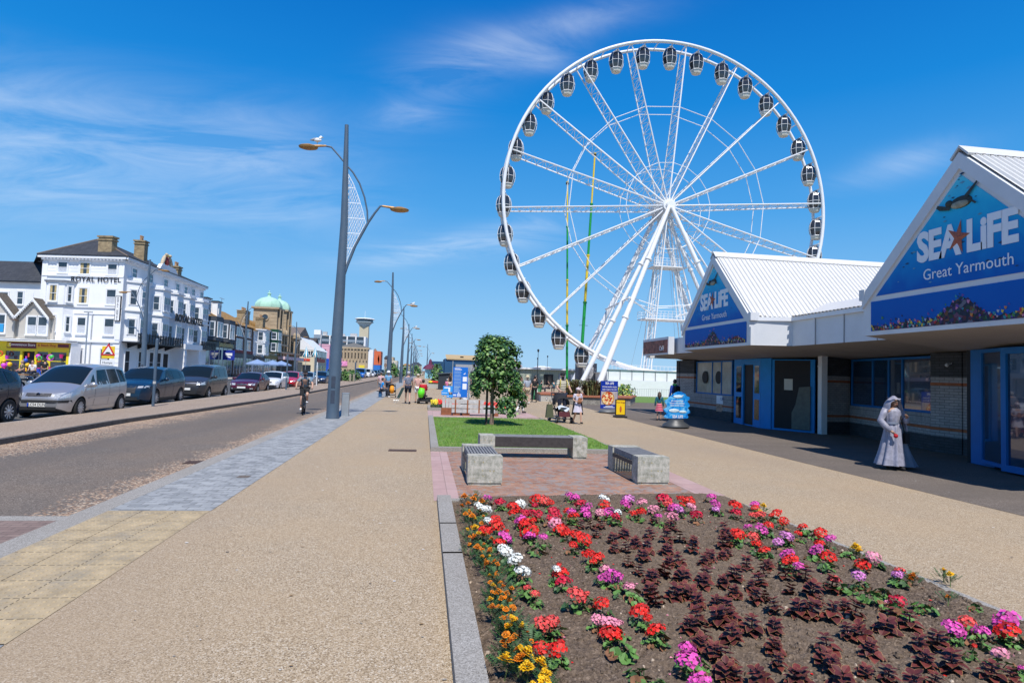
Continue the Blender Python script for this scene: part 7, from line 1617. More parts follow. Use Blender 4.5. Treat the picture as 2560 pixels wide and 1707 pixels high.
b=MB(); b.grid(lambda u,v:((u-.5)*.4,-.38+.36*v,.56+.06*math.sin(u*7+v*5)-.1*(1-v)),12,10); b.build('pale_blanket',mat('blanket_pale_blue',(.5,.56,.65),.9,var=.15,scale=8,bump=.3),t,smooth=180)
b=MB(); b.bx(-.2,.2,-.43,-.4,.22,.4); b.build('tray',mat('tray_dark_red',(.1,.02,.03),.7,var=.2),t)
b=MB(); b.box((4.82,23.4,.42),(.3,.2,.5),tap=.7); b.tube([(4.75,23.4,.65),(4.82,23.4,.85),(4.9,23.4,.65)],[.015]*3,5); tag(b.build('green_bag',OLV),'olive green bag hanging left of the black pushchair','bag')
# ---- people further along, right of the tree
person((6.2,37,0),PI,1.72,'man in straw hat, grey shirt and khaki shorts seen from behind, right of the tree',cloth('grey_blue_shirt',(.3,.34,.4)),KH,pose=WALK,hair='grey',hat=('brim',mat('straw',(.6,.5,.33),.8,var=.1)),shoes=W_,build=1.15)
person((5.35,37.5,0),PI-.2,1.66,'woman in white top and dark shorts just left of the straw hat man',W_,NAVY,pose=WALK,hair='brown',shoes=W_)
person((7.1,39.5,0),PI,1.72,'person in black clothes walking away beside the green bin',BLK,BLK,pose=WALK,hair='dark',legs='long')
person((4.3,27.5,0),PI*.6,1.7,'person in white trousers hidden behind the tree crown',cloth('cream',(.6,.55,.45)),W_,pose=WALK,legs='long')
for i,(px_,py_,c_,lb) in enumerate([(1352,983,BLK,'nearest the green bin'),(1372,981,BLK,'in the middle'),(1384,979,TEAL,'in a teal top, right')]):
    g=G(px_,py_); person((g.x,g.y,0),[PI*.5,PI*1.4,PI][i],1.7,'seated cafe customer beside the spiky plants, %s'%lb,c_,NAVY,pose=SIT,hair='dark',legs='long',group='people sitting at the cafe')
g=G(1338,975); person((g.x,g.y,0),0,1.7,'dark figure standing behind the green bin',BLK,BLK,legs='long',hair='dark')
# seated woman on the bench with her back to us
person((1.72,26.0,.0),PI,1.6,'woman in white shirt sitting on the grey bench, seen from behind',W_,BLK,pose=dict(SIT),hair='brown',legs='long',sleeve='short')
# people round the information board
for (px_,py_,h_,a,c1,c2,lb,kw) in [(1117,985,1.2,PI,PNK,cloth('magenta',(.5,.01,.12)),'small child in pink with a pale cap, left of the blue information board',dict(hat=('cap',W_))),(1126,986,1.7,PI*.8,BLK,cloth('cream',(.6,.55,.45)),'woman in dark vest and pale shorts touching the blue board edge',dict(sleeve='none',longhair=True)),
  (1170,981,1.72,0,W_,GRY,'person in white top and grey shorts right of the blue board',dict()),(1178,975,1.66,.3,NAVY,BLK,'person in navy just behind the one in white, right of the blue board',dict(legs='long')),(1183,969,1.7,PI,BLK,NAVY,'tall dark figure between the blue board and the tree',dict(legs='long')),
  (1214,985,1.68,PI,cloth('skin_pink_top',(.55,.33,.28)),KH,'person in a pale pink top seen through the tree leaves',dict(pose=WALK))]:
    g=G(px_,py_); person((g.x,g.y,0),a,h_,lb,c1,c2,**kw)
# ---- left of centre group
t,J,s=person((-.85,33.6,0),PI+.05,1.74,'heavy man in grey patterned shirt and navy shorts walking away with a folded chair',mat('patterned_shirt',(.16,.18,.24),.85,var=.7,scale=26),NAVY,pose=WALK,hair='grey',hat=('cap',cloth('cap_grey',(.4,.42,.46))),build=1.2,shoes=BLK)
t=thing('folding_chair',(-1.3,33.4,0),'folded dark deck chair carried at the left side of the walking man','chair'); b=MB()
for q in (0,.12): b.tube([(-.25+q,0,.03),(.12+q,0,.85)],[.014]*2,5)
b.tube([(-.3,0,.18),(0,0,.18)],[.012]*2,5); b.build('frame',GALV,t); b=MB(); b.prism([(-.12,-.02,.3),(.03,-.02,.3),(.28,-.02,.86),(.13,-.02,.86)],(0,.05,0)); b.build('folded_cloth',cloth('dark_green_cloth',(.02,.05,.045)),t)
person((-.35,34.8,0),PI,1.62,'person with pale cap and pink top just beyond the heavy walking man',cloth('peach',(.6,.35,.3)),W_,hair='blond',hat=('cap',cloth('cream',(.6,.55,.45))))
t,J,s=person((-.05,34.35,.12),PI,1.62,'person in bright red jacket riding the mobility scooter with the green bag',RED,cloth('maroon_trousers',(.1,.02,.04)),pose=SIT,hair='dark',legs='long',sleeve='long',build=1.1)
t=thing('mobility_scooter',(-.05,34.3,0),'dark mobility scooter carrying a lime green bag on its back','mobility scooter')
for (x,y) in ((-.25,-.3),(.25,-.3),(-.2,.5),(.2,.5)): b=MB(); b.cyl((x-.05,y,.13),(x+.05,y,.13),.13,n=14); b.build('wheel',RUBBER,t,smooth=40)
b=MB(); b.bx(-.25,.25,-.4,.6,.12,.25); b.bx(-.06,.06,.5,.6,.25,.85); b.bx(-.25,.25,-.2,.2,.38,.46); b.tube([(-.28,.5,.9),(.28,.5,.9)],[.02]*2,6); b.build('chassis',BLACK,t)
b=MB(); b.tube([(-.12,-.38,.35),(-.1,-.4,.6),(-.05,-.38,.85)],[.12,.2,.13],12); b.build('lime_bag',mat('lime_bag',(.12,.75,.02),.5,var=.15,scale=8),t,smooth=180)
b=MB(); b.box((.35,.3,.2),(.35,.3,.26)); b.build('black_basket',BLACK,t)
t,J,s=person((-2.7,40.6,0),PI*.5+.3,1.7,'man in bright blue shirt sitting on a small stool by the second lamp post',AZ_,cloth('dark_jeans',(.03,.035,.05)),pose=SIT,hair='dark',legs='long',shoes=W_)
t=thing('folding_stool',(-2.78,40.6,0),'small dark folding stool under the man in bright blue','stool'); b=MB(); b.bx(-.22,.22,-.2,.2,.38,.42); b.build('seat',BLK,t); b=MB(); b.bx(-.1,.1,-.12,.12,0,.38); b.build('blue_base',cloth('stool_blue',(.02,.09,.2)),t)
person((-2.4,42.2,0),PI,1.7,'person in light blue with a white hat standing behind the seated man',LBL,NAVY,hair='grey',hat=('brim',W_),legs='long')
person((-3.0,44,0),PI,1.6,'person in a pink and white top behind the man in bright blue',cloth('pinkish',(.6,.4,.42)),GRY,hair='brown')
t=pushchair((-2.05,41,0),PI,'black pushchair with an orange rucksack hung on its handles',sc=.85); b=MB(); b.tube([(0,.42,.35),(0,.5,.6),(0,.44,.88)],[.13,.2,.12],12); b.build('orange_rucksack',mat('rucksack_orange',(.75,.28,.01),.6,var=.15,scale=7),t,smooth=180)
# ---- cyclist
t=thing('bicycle',(-4.72,25.6,-.085),'black mountain bicycle ridden towards the camera along the road','bicycle',.12)
for yy in (-.53,.53):
    b=MB(); b.tube([(0,yy+.33*math.cos(a),.345+.33*math.sin(a)) for a in [i*PI/14 for i in range(28)]],.026,7,closed=True); w_=b.build('wheel',RUBBER,t,smooth=60); b=MB()
    for i in range(14): a=i*PI/7; b.cyl((0,yy,.345),(0,yy+.31*math.cos(a),.345+.31*math.sin(a)),.004,n=3,cap=False)
    b.cyl((-.04,yy,.345),(.04,yy,.345),.03,n=8); b.build('spokes',CHROME,w_)
b=MB(); b.tube([(0,.53,.345),(0,.05,.3),(0,-.4,.78),(0,.2,.8),(0,.05,.3)],.02,6); b.tube([(0,.53,.345),(0,.2,.8),(0,.24,.95)],.018,6)
for q in (-.05,.05): b.tube([(q,-.53,.345),(q,-.42,.78)],.018,6)
b.tube([(0,-.42,.76),(0,-.4,.98)],.018,6); b.build('frame',mat('bike_frame_black',(.02,.02,.02),.3,var=.1,coat=.5),t,smooth=60)
b=MB(); b.tube([(-.33,-.36,1.0),(-.1,-.42,.99),(.1,-.42,.99),(.33,-.36,1.0)],.014,6); b.build('handlebar',BLACK,t); b=MB(); b.box((0,.24,.97),(.14,.26,.05)); b.build('saddle',BLACK,t)
b=MB(); b.cyl((-.03,.05,.3),(.03,.05,.3),.09,n=14); b.box((-.11,.02,.14),(.1,.08,.02)); b.box((.11,.08,.46),(.1,.08,.02)); b.tube([(-.06,.05,.3),(-.07,.02,.14)],.01,5); b.tube([(.06,.05,.3),(.07,.08,.46)],.01,5); b.build('cranks',CHROME,t)
t,J,s=person((-4.72,25.6,-.085),.12,1.76,'cyclist in grey top with black rucksack straps and shorts riding towards the camera',cloth('grey_teal_top',(.16,.24,.3)),BLK,pose=dict(pel=(0,.22,1.02),sp=(0,.12,1.17),ch=(0,0,1.35),nk=(0,-.06,1.48),hd=(0,-.1,1.62),shL=(.18,-.02,1.41),shR=(-.18,-.02,1.41),elL=(.3,-.12,1.2),elR=(-.3,-.12,1.2),wrL=(.3,-.3,1.06),wrR=(-.3,-.3,1.06),haL=(.31,-.36,1.03),haR=(-.31,-.36,1.03),hiL=(.09,.18,.99),hiR=(-.09,.18,.99),knL=(.12,-.18,.78),anL=(.11,.06,.5),toL=(.11,-.08,.45),knR=(-.11,-.02,.6),anR=(-.11,.06,.22),toR=(-.11,-.1,.17)),hair='dark',shoes=W_,beard=True,hat=('cap',BLK),group=None)
b=MB()
for q in (-1,1): b.tube([(q*.1,.0,1.5),(q*.125,-.1,1.38),(q*.135,.02,1.15)],[.015]*3,6)
b.build('rucksack_straps',BLK,t)
# ---- people by the shop
for i,(px_,py_,Y,c_,lb,ps) in enumerate([(57,925,44,OLV,'person in olive top sitting in front of the yellow shop',SIT),(82,925,45,W_,'person in white shirt sitting in front of the shop, right of the olive one',SIT),(112,920,49,BLK,'person in black standing by the beach goods',None)]):
    c=D(px_,py_,Y); person((c.x,Y,0.02 if ps is None else .35),[-.6,0,PI][i],1.7,lb,c_,NAVY,pose=ps,hair=['blond','brown','dark'][i],legs='long',group='people at the shop')
    if ps: bb=MB(); bb.bx(c.x-.25,c.x+.25,Y-.2,Y+.25,0.02,.78); tag(bb.build('wooden_seat',SLAT),'low timber seat under the person in %s by the shop'%['olive','white'][i],'seat')
t=thing('picnic_table',(D(45,950,42).x,42,0),'brown timber table in front of the yellow shop behind the motorcycles','table'); b=MB(); b.bx(-.8,.8,-.35,.35,.7,.75); b.build('table_top',mat('orange_timber',(.3,.15,.06),.7,var=.2),t)
for q in (-1,1): b=MB(); b.bx(q*.6-.05,q*.6+.05,-.3,.3,0,.7); b.build('leg',SLAT,t)
# ---- distant walkers
r=random.Random(77); far_=[(1068,944,NAVY,BLK,'in navy'),(1073,943,W_,GRY,'in white and grey'),(1079,944,AZ_,W_,'in azure and white'),(1084,943,RED,BLK,'in red'),(1090,942,PNK,NAVY,'in pink'),(1096,941,GRY,NAVY,'in grey'),(1060,938,BLK,BLK,'all in black'),(1053,936,W_,W_,'all in white'),(1046,937,TEAL,KH,'in teal'),(1072,935,PNK,W_,'in pink and white'),(1082,934,OLV,KH,'in olive'),(1092,935,cloth('yellow',(.6,.45,.05)),NAVY,'in yellow'),(1040,940,NAVY,KH,'in navy and khaki'),(1062,932,RED,W_,'in red and white')]
for i,(px_,py_,c1,c2,lb) in enumerate(far_):
    g=G(px_,py_); person((g.x,g.y,0),PI if r.random()<.5 else 0,r.uniform(1.6,1.8),'tiny distant walker %s on the far promenade'%lb,c1,c2,pose=WALK,hair=r.choice(['dark','brown','grey']),legs='long',group='distant walkers')
t=thing('red_kiosk',(D(1076,905,150).x,150,0),'distant pointed red and blue kiosk with pale front at the far end of the promenade','kiosk'); b=MB(); b.bx(-1.2,1.2,-1,1,0,2.4); b.build('body',mat('kiosk_pale_blue',(.25,.55,.7),.6,var=.1),t); b=MB(); b.lathe([(1.9,2.2),(1.3,3.0),(.5,3.4),(.3,4.4),(.05,4.7)],n=8); b.build('roof',mat('kiosk_dark_red',(.12,.02,.06),.7,var=.1),t)
# ============================================================ PROMENADE FURNITURE
RUST=mat('rusty_steel',(.25,.09,.04),.85,var=.4,scale=9,bump=.3)
TW=mat('pale_weathered_boards',(.46,.46,.45),.8,var=.25,scale=6,bump=.3)
t=thing('board_bench',(1.16,25.6,0),'long weathered board bench with rusty steel straps behind the lawn','bench')
for z0,z1,x1 in ((.5,.66,1.32),(.31,.47,1.32),(.12,.28,1.8)): b=MB(); b.bx(0,x1,-.03,.03,z0,z1); b.build('back_board',TW,t)
b=MB()
for x in (.12,.62,1.1): b.bx(x,x+.06,-.045,-.028,.12,.66)
b.build('steel_strap',RUST,t); b=MB(); b.bx(.0,1.8,.03,.5,.36,.42); b.build('seat',TW,t)
for x in (.05,.45,1.65): b=MB(); b.bx(x,x+.3,.0,.4,0,.12 if x>1 else .34); b.build('rusty_foot',RUST,t)
t=thing('timber_board_screen',(.75,25.7,0),'upright grey timber boards with rusty base at the left end of the bench','screen'); 
for i,(x,h_) in enumerate(((.02,.74),(.16,.62),(.29,.6))): b=MB(); b.bx(x,x+.12,-.04,.04,.3,.3+h_*.62); b.build('board',TW,t)
b=MB(); b.bx(0,.42,-.05,.05,.02,.31); b.bx(-.02,.1,-.06,.06,0,.3); b.build('rusty_base',RUST,t)
IB=mat('board_blue',(.004,.15,.6),.5,var=.03); IBL=mat('board_light_blue',(.03,.3,.75),.5,var=.03)
t=thing('information_board',(1.18,25.95,0),'tall blue information board with white text columns behind the bench','information board')
b=MB(); b.bx(0,.62,-.03,.03,.75,2.0); b.build('panel',IB,t); b=MB(); b.bx(.64,.72,-.02,.02,0,2.0); b.bx(-.04,-.01,-.02,.02,.0,2.25); b.build('edge_post',GALV,t)
b=MB(); r=random.Random(3)
for i in range(34):
    z=1.83-i*.021; 
    if i%7!=6: b.bx(.05,.05+r.uniform(.26,.32),-.033,-.031,z,z+.008)
for i in range(13): b.bx(.05,.05+r.uniform(.2,.28),-.033,-.031,.93+i*.02,.94+i*.02)
b.build('small_print',mat('print_pale',(.3,.5,.75),.7,var=0),t)
b=MB(); b.bx(.06,.3,-.034,-.031,1.925,1.95); b.bx(.06,.36,-.034,-.031,1.885,1.91); b.bx(.41,.58,-.034,-.031,1.4,1.6); b.bx(.41,.58,-.034,-.031,1.08,1.32); b.prism([(.42,-.034,1.7),(.52,-.034,1.78),(.5,-.034,1.7)],(0,.003,0)); b.build('white_pictures',TXTW,t)
b=MB(); 
for x,h_ in ((.2,.12),(.24,.18),(.28,.14),(.32,.1)): b.bx(x,x+.025,-.034,-.031,.77,.77+h_)
b.bx(.03,.16,-.034,-.031,.8,.86); b.build('white_hand_symbol',TXTW,t)
t=thing('low_blue_board',(.78,25.85,0),'low blue notice board with a white corner shape left of the tall board','information board'); b=MB(); b.bx(-.06,.25,-.03,.03,.82,1.0); b.bx(.0,.4,-.031,.031,.95,1.2); b.bx(.16,.42,-.029,.029,.72,.84); b.build('panel',IBL,t); b=MB(); b.bx(.05,.3,-.036,-.032,1.1,1.15); b.bx(.22,.3,-.0362,-.032,.96,1.1); b.bx(-.03,.18,-.0345,-.032,.9,.92); b.bx(.2,.24,-.0345,-.031,.76,.8); b.build('white_shapes',TXTW,t); b=MB(); b.bx(0,.04,.0,.04,0,.8); b.bx(.34,.38,.0,.04,0,.8); b.build('post',GALV,t)
t=thing('beach_kiosk',(1.4,61.3,0),'small dark slate blue hut with a sloping roof left of the blue board','kiosk'); b=MB(); b.prism([(0,0,0),(4.0,0,0),(4.0,0,1.9),(0,0,1.5)],(0,2.4,0)); b.build('cabin',mat('kiosk_slate',(.02,.028,.04),.7,var=.15),t); b=MB(); b.prism([(-.12,-.15,1.52),(4.1,-.15,1.93),(4.1,-.15,2.0),(-.12,-.15,1.6)],(0,2.7,0)); b.build('roof',mat('kiosk_roof',(.08,.1,.13),.6,var=.1),t)
# flower planters
def planter(loc,w_,d_,h_,cols,lab,seed,m=GRAN):
    t=thing('flower_planter',loc,lab,'flower planter',0,'raised flower planters'); b=MB(); b.bx(0,w_,0,.12,0,h_); b.bx(0,.12,.12,d_,0,h_); b.bx(w_-.12,w_,.12,d_,0,h_); b.bx(0.12,w_-.12,d_-.12,d_,0,h_); b.build('kerb',m,t); b=MB(); b.bx(.12,w_-.12,.12,d_-.12,0,h_-.03); b.build('soil',SOIL,t)
    b=MB(); r=random.Random(seed)
    for i in range(int(900*w_*d_/3)):
        x=r.uniform(.15,w_-.15); y=r.uniform(.15,d_-.15); z=h_+r.uniform(0,.3); k=0 if x<w_*cols[0] else 1
        if z<h_+.13: leafquad(b,Vector((x,y,z)),Vector((r.gauss(0,.5),r.gauss(0,.5),1)),.07,r.random()*6,2+int(r.random()<.5))
        else: leafquad(b,Vector((x,y,z)),Vector((r.gauss(0,.6),r.gauss(0,.6)-.5,1)),.06,r.random()*6,k)
    b.build('flowers',[mat('bloom_yellow',(.8,.62,.02),.6,var=.15),mat('bloom_red',(.75,.02,.01),.6,var=.15),LEAF[0],LEAF[1]],t)
planter((.2,28.4,0),1.5,2.2,.14,(.32,),'low kerbed planter of yellow and red flowers left of the bench',1)
planter((2.6,27.2,0),1.7,2,.14,(0.,),'low planter of bright red flowers seen between bench and tree',2)
planter((.3,65,0),2.6,2.4,.45,(.2,),'farther raised planter with a band of red flowers near the dark hut',3,CONC)
shrub((1.3,68,.3),1.0,2.4,'round topped dark green shrub tree behind the dark hut','small_tree',s=.2,n=800,cat='tree',seed=5)
# bin
t=thing('litter_bin',(8.0,43.8,0),'green litter bin with a white figure symbol right of the tree','bin'); BG=mat('bin_green',(.02,.13,.06),.5,var=.08); b=MB(); b.box((0,0,.5),(.62,.55,.95),tap=1.08); b.build('body',BG,t); b=MB(); b.box((0,0,1.02),(.72,.65,.1)); b.build('lid',BG,t); b=MB(); b.box((0,-.3,.55),(.4,.02,.5)); p=b.build('panel',mat('bin_panel',(.1,.3,.16),.6,var=.05),t); b=MB(); b.bx(-.06,.06,-.325,-.315,.4,.65); b.ball((0,-.32,.72),(.05,.01,.05),8,6); b.build('white_figure',TXTW,p)
# brick planter wall with spiky plants
t=thing('brick_planter_wall',(0,0,0),'long low flint and brick planter wall with red coping below the spiky plants','wall'); FL_=brickm('flint_wall',(.16,.15,.13),(.28,.26,.22),(.3,.28,.25),bw=.12,bh=.09,ms=.02,axis='box',var=.7)
b=MB(); b.prism([(7.9,41.9,0),(8.9,41.9,0),(9.0,38.2,0),(13.2,38.4,0),(15.0,42.6,0),(15.2,45,0),(7.9,45,0)],(0,0,.46)); b.build('wall',FL_,t); b=MB(); b.prism([(7.85,41.85,.46),(8.87,41.85,.46),(8.95,38.1,.46),(13.25,38.3,.46),(15.1,42.6,.46),(15.25,45.1,.46),(7.85,45.1,.46)],(0,0,.09)); b.build('coping',mat('red_coping_brick',(.34,.12,.06),.8,var=.3,scale=9),t)
def phormium(loc,r_,h_,lab,seed,n=260):
    t=thing('phormium',loc,lab,'spiky plant',0,'spiky plants in the brick planter'); b=MB(); r=random.Random(seed)
    for i in range(n):
        a=r.uniform(0,6.28); q=r.random(); l_=h_*r.uniform(.7,1.1); out=r_*q; x0,y0=r.gauss(0,.18),r.gauss(0,.18); w_=.03; px2,py2=-math.sin(a)*w_,math.cos(a)*w_
        pts=[(0,0),(.4,.55),(.75,.85),(1.0,.92-.25*q)]; vs=[]
        for k,(f,g) in enumerate(pts): ww=1 if k<3 else .1; c=(x0+out*f*math.cos(a),y0+out*f*math.sin(a),l_*g); vs+=[(c[0]-px2*ww,c[1]-py2*ww,c[2]),(c[0]+px2*ww,c[1]+py2*ww,c[2])]
        b.add(vs,[(0,1,3,2),(2,3,5,4),(4,5,7,6)],r.choice([0,0,1,2]))
    b.build('leaves',[mat('blade_olive',(.07,.09,.035),.5,var=.2),mat('blade_bronze',(.09,.06,.04),.5,var=.2),mat('blade_yellow',(.2,.2,.07),.5,var=.2)],t)
phormium((9.6,39.6,.5),1.0,1.15,'spiky dark plant just behind the man in stripes, left one',1); phormium((10.9,39.8,.5),1.1,1.15,'large spiky plant in the middle of the brick planter',2); phormium((11.9,40.4,.5),.9,.95,'smaller spiky plant at the right of the group by the pizza board',3,180)
shrub((14.1,42.4,.5),.9,.85,'low green bush with yellow flecks right of the pizza board',mats=[LEAF[0],LEAF[2],LEAF[3]],s=.13,n=600,seed=8); shrub((12.9,41.6,.5),.6,.6,'small low bush between spiky plants and green bush',s=.12,n=300,seed=9)
t=thing('stone_planter',(7.9,41.2,0),'small stone planter with brick top and a painted penguin beside the bin','planter'); b=MB(); b.bx(-.1,.75,-.3,.3,0,.46); b.build('box',CONC,t); b=MB(); b.bx(-.15,.8,-.35,.35,.46,.55); b.build('brick_top',MATS['red_coping_brick'],t); b=MB(); b.ball((.3,-.31,.2),(.06,.02,.1),8,6,0); b.ball((.3,-.325,.19),(.035,.02,.07),8,6,1); b.build('penguin_picture',[BT,TXTW],t)
# ---- advertising boards
def curvy(mb,pts,y0,y1): mb.prism([(x,y0,z) for x,z in pts],(0,y1-y0,0))
t=thing('pizza_board',(9.2,30.0,0),'tall blue advertising board with a big pizza picture on a grey base','advertising board',.12)
b=MB(); b.bx(-.46,.46,-.02,.02,.22,1.6); b.build('panel',mat('ad_blue',(.003,.03,.32),.45,var=.05),t)
b=MB(); b.bx(-.44,.44,-.024,-.021,.42,1.08); b.build('photo_ground',mat('photo_grey',(.4,.36,.36),.6,var=.3,scale=5),t)
def pizmat():
    m,nt,b=nodes('pizza_topping'); N=nt.nodes; L=nt.links; tc=N.new('ShaderNodeTexCoord'); v=N.new('ShaderNodeTexVoronoi'); v.inputs['Scale'].default_value=13; L.new(tc.outputs['Object'],v.inputs['Vector']); s=N.new('ShaderNodeSeparateColor'); L.new(v.outputs['Color'],s.inputs['Color']); r=ramp(N,[(0,(.5,.03,.01)),(.45,(.6,.08,.02)),(.6,(.75,.5,.2)),(.85,(.8,.7,.45))],'CONSTANT'); L.new(s.outputs[0],r.inputs['Fac']); L.new(r.outputs['Color'],b.inputs['Base Color']); return m
b=MB(); b.cyl((-.08,-.032,.74),(-.08,-.025,.74),.335,n=26); pz=b.build('pizza_picture',pizmat(),t); b=MB(); b.tube([(-.08+.33*math.cos(a),-.03,.74+.33*math.sin(a)) for a in [i*PI/14 for i in range(28)]],.02,5,closed=True); b.build('pizza_crust',mat('crust',(.45,.22,.07),.8,var=.3),pz)
textm('SEA LIFE',.16,TXTW,'lettering',t,(0,-.03,1.48),ext=.001,off=.02,sx=.8); textm('STONE BAKED PIZZA',.085,TXTW,'lettering',t,(0,-.03,1.3),ext=.001,off=.02,sx=.95); textm('ENJOY ONE IN THE CAFE',.075,TXTW,'lettering',t,(0,-.03,1.17),ext=.001,off=.02,sx=.9)
b=MB(); b.bx(-.3,.3,-.03,-.022,.27,.3); b.bx(-.2,.2,-.03,-.022,.32,.35); b.build('small_print',TXTW,t)
b=MB(); b.lathe([(.42,.02),(.5,.06),(.46,.14),(.25,.2)],n=20,sx=1.05,sy=.75); b.build('base',mat('ad_base_grey',(.1,.11,.12),.5,var=.1),t,smooth=50)
t=thing('yellow_board',(8.75,26.8,0),'small yellow pavement board with a hot dog picture in a dark frame','advertising board',.1)
b=MB(); b.bx(-.24,.24,-.03,.03,.1,.82); b.bx(-.26,.26,-.2,.2,.0,.08); b.build('frame',BLACK,t); b=MB(); b.bx(-.205,.205,-.036,-.031,.14,.78); pn=b.build('yellow_panel',mat('panel_yellow',(.85,.55,.01),.5,var=.03),t); textm('Hot Dogs',.1,mat('ad_brown',(.2,.04,.01),.6,var=0),'lettering',pn,(0,-.038,.68),ext=.001,off=.015); b=MB(); b.ball((0,-.04,.38),(.05,.01,.14),10,8); b.build('hot_dog_picture',mat('ad_sausage',(.5,.1,.02),.6,var=.2),pn)
t=thing('wave_shaped_board',(9.3,21.9,0),'wavy edged bright blue aquarium board on a dark oval base','advertising board',.1)
pts=[]; n=72
ol=[(-.40,.34),(-.46,.42),(-.38,.5),(-.47,.58),(-.50,.66),(-.40,.72),(-.40,.82),(-.46,.9),(-.47,.98),(-.38,1.02),(-.3,1.1),(-.2,1.17),(-.05,1.28),(.1,1.33),(.25,1.3),(.36,1.24),(.42,1.16),(.52,1.14),(.52,1.04),(.44,.98),(.5,.9),(.54,.8),(.46,.72),(.54,.64),(.55,.54),(.45,.5),(.48,.42),(.4,.34)]
b=MB(); pts=[]
for i in range(len(ol)):
    p0,p1,p2,p3=[Vector(ol[(i+k)%len(ol)]+(0,)) for k in (-1,0,1,2)]
    for u in (0,.33,.66): pts.append(tuple((.5*((2*p1)+(-p0+p2)*u+(2*p0-5*p1+4*p2-p3)*u*u+(-p0+3*p1-3*p2+p3)*u**3)).xy))
me_pts=[(x,-.03,z+.02) for x,z in pts]; cxx=(0,-.03,.85); cyy=(0,.03,.85); k=len(me_pts)
b.add([cxx]+me_pts+[cyy]+[(x,.03,z) for x,_,z in me_pts],[(0,1+i,1+(i+1)%k) for i in range(k)]+[(k+1,k+2+(i+1)%k,k+2+i) for i in range(k)]+[(1+i,k+2+i,k+2+(i+1)%k,1+(i+1)%k) for i in range(k)])
def wavem():
    m,nt,b_=nodes('wave_print'); N=nt.nodes; L=nt.links; tc=N.new('ShaderNodeTexCoord'); n_=N.new('ShaderNodeTexNoise'); n_.inputs['Scale'].default_value=4; n_.inputs['Detail'].default_value=4; n_.inputs['Distortion'].default_value=1.5; L.new(tc.outputs['Object'],n_.inputs['Vector']); r=ramp(N,[(.35,(.004,.12,.5)),(.5,(.01,.28,.7)),(.68,(.2,.55,.8))]); L.new(n_.outputs['Fac'],r.inputs['Fac']); L.new(r.outputs['Color'],b_.inputs['Base Color']); b_.inputs['Roughness'].default_value=.4; return m
b.build('panel',wavem(),t)
textm('Join creatures from',.075,TXTW,'lettering',t,(.02,-.036,1.0),ext=.001,off=.015,sx=.85); textm('below in the mysteries',.075,TXTW,'lettering',t,(.02,-.036,.915),ext=.001,off=.015,sx=.85); textm("of the world's oceans",.075,TXTW,'lettering',t,(.02,-.036,.83),ext=.001,off=.015,sx=.85); textm('SEA LIFE',.15,TXTW,'lettering',t,(.05,-.036,.42),ext=.001,off=.02,sx=.8)
b=MB(); b.ball((.05,-.035,1.16),(.2,.012,.06),12,7); b.poly([(.1,-.04,1.18),(.3,-.04,1.24),(.18,-.04,1.14)]); b.ball((-.1,-.035,.64),(.22,.012,.07),12,7); b.ball((.25,-.035,.6),(.16,.012,.05),12,7); b.build('sea_creature_pictures',mat('creature_white',(.55,.68,.75),.6,var=.25,scale=14),t,smooth=180)
b=MB(); b.lathe([(.42,.02),(.52,.05),(.5,.13),(.3,.24),(.28,.32)],n=24,sx=1.0,sy=.8); b.build('base',mat('ad_base_dark',(.05,.055,.06),.45,var=.1),t,smooth=50)
# ============================================================ FLOWER BED PLANTS
GL=[mat('geranium_leaf',(.09,.2,.04),.6,var=.3,scale=15),mat('geranium_leaf_dark',(.045,.1,.03),.6,var=.3,scale=15),mat('geranium_leaf_dry',(.2,.09,.04),.8,var=.3,scale=15)]
PET={'R':('red',(.72,.012,.004)),'C':('crimson',(.55,.003,.035)),'S':('coral',(.75,.07,.06)),'P':('pale pink',(.75,.26,.36)),'M':('magenta pink',(.68,.07,.38)),'L':('lilac pink',(.62,.2,.5)),'W':('white',(.75,.77,.72)),'Y':('yellow',(.85,.5,.005)),'O':('orange',(.8,.25,.005))}
PM={k:[mat('petal_'+v[0].replace(' ','_'),v[1],.6,var=.18,scale=25),mat('petal_dark_'+v[0].replace(' ','_'),[c*.6 for c in v[1]],.65,var=.2,scale=25)] for k,v in PET.items()}
def headmesh(k,seed):
    r=random.Random(seed); b=MB()
    for i in range(34):      # florets of five petals over a dome
        f=i/34; ph=math.acos(1-1.25*f); th=i*2.39996; rr_=1+r.gauss(0,.09); n=Vector((math.sin(ph)*math.cos(th),math.sin(ph)*math.sin(th),math.cos(ph))); c=n*rr_*1.0; c.z*=.8
        n=(n+Vector((r.gauss(0,.25),r.gauss(0,.25),.1))).normalized(); a=n.orthogonal().normalized(); bb=n.cross(a); m_=0 if r.random()<.75 else 1; ro=r.random()*6
        for p in range(5):
            t0=ro+p*2*PI/5; d=a*math.cos(t0)+bb*math.sin(t0); e=n.cross(d); s=.3
            b.add([tuple(c),tuple(c+d*s*.55-e*s*.42+n*.03),tuple(c+d*s+n*.05+n*r.gauss(0,.05)),tuple(c+d*s*.55+e*s*.42+n*.03)],[(0,1,2,3)],m_)
    return b.mesh('flower_head',PM[k])
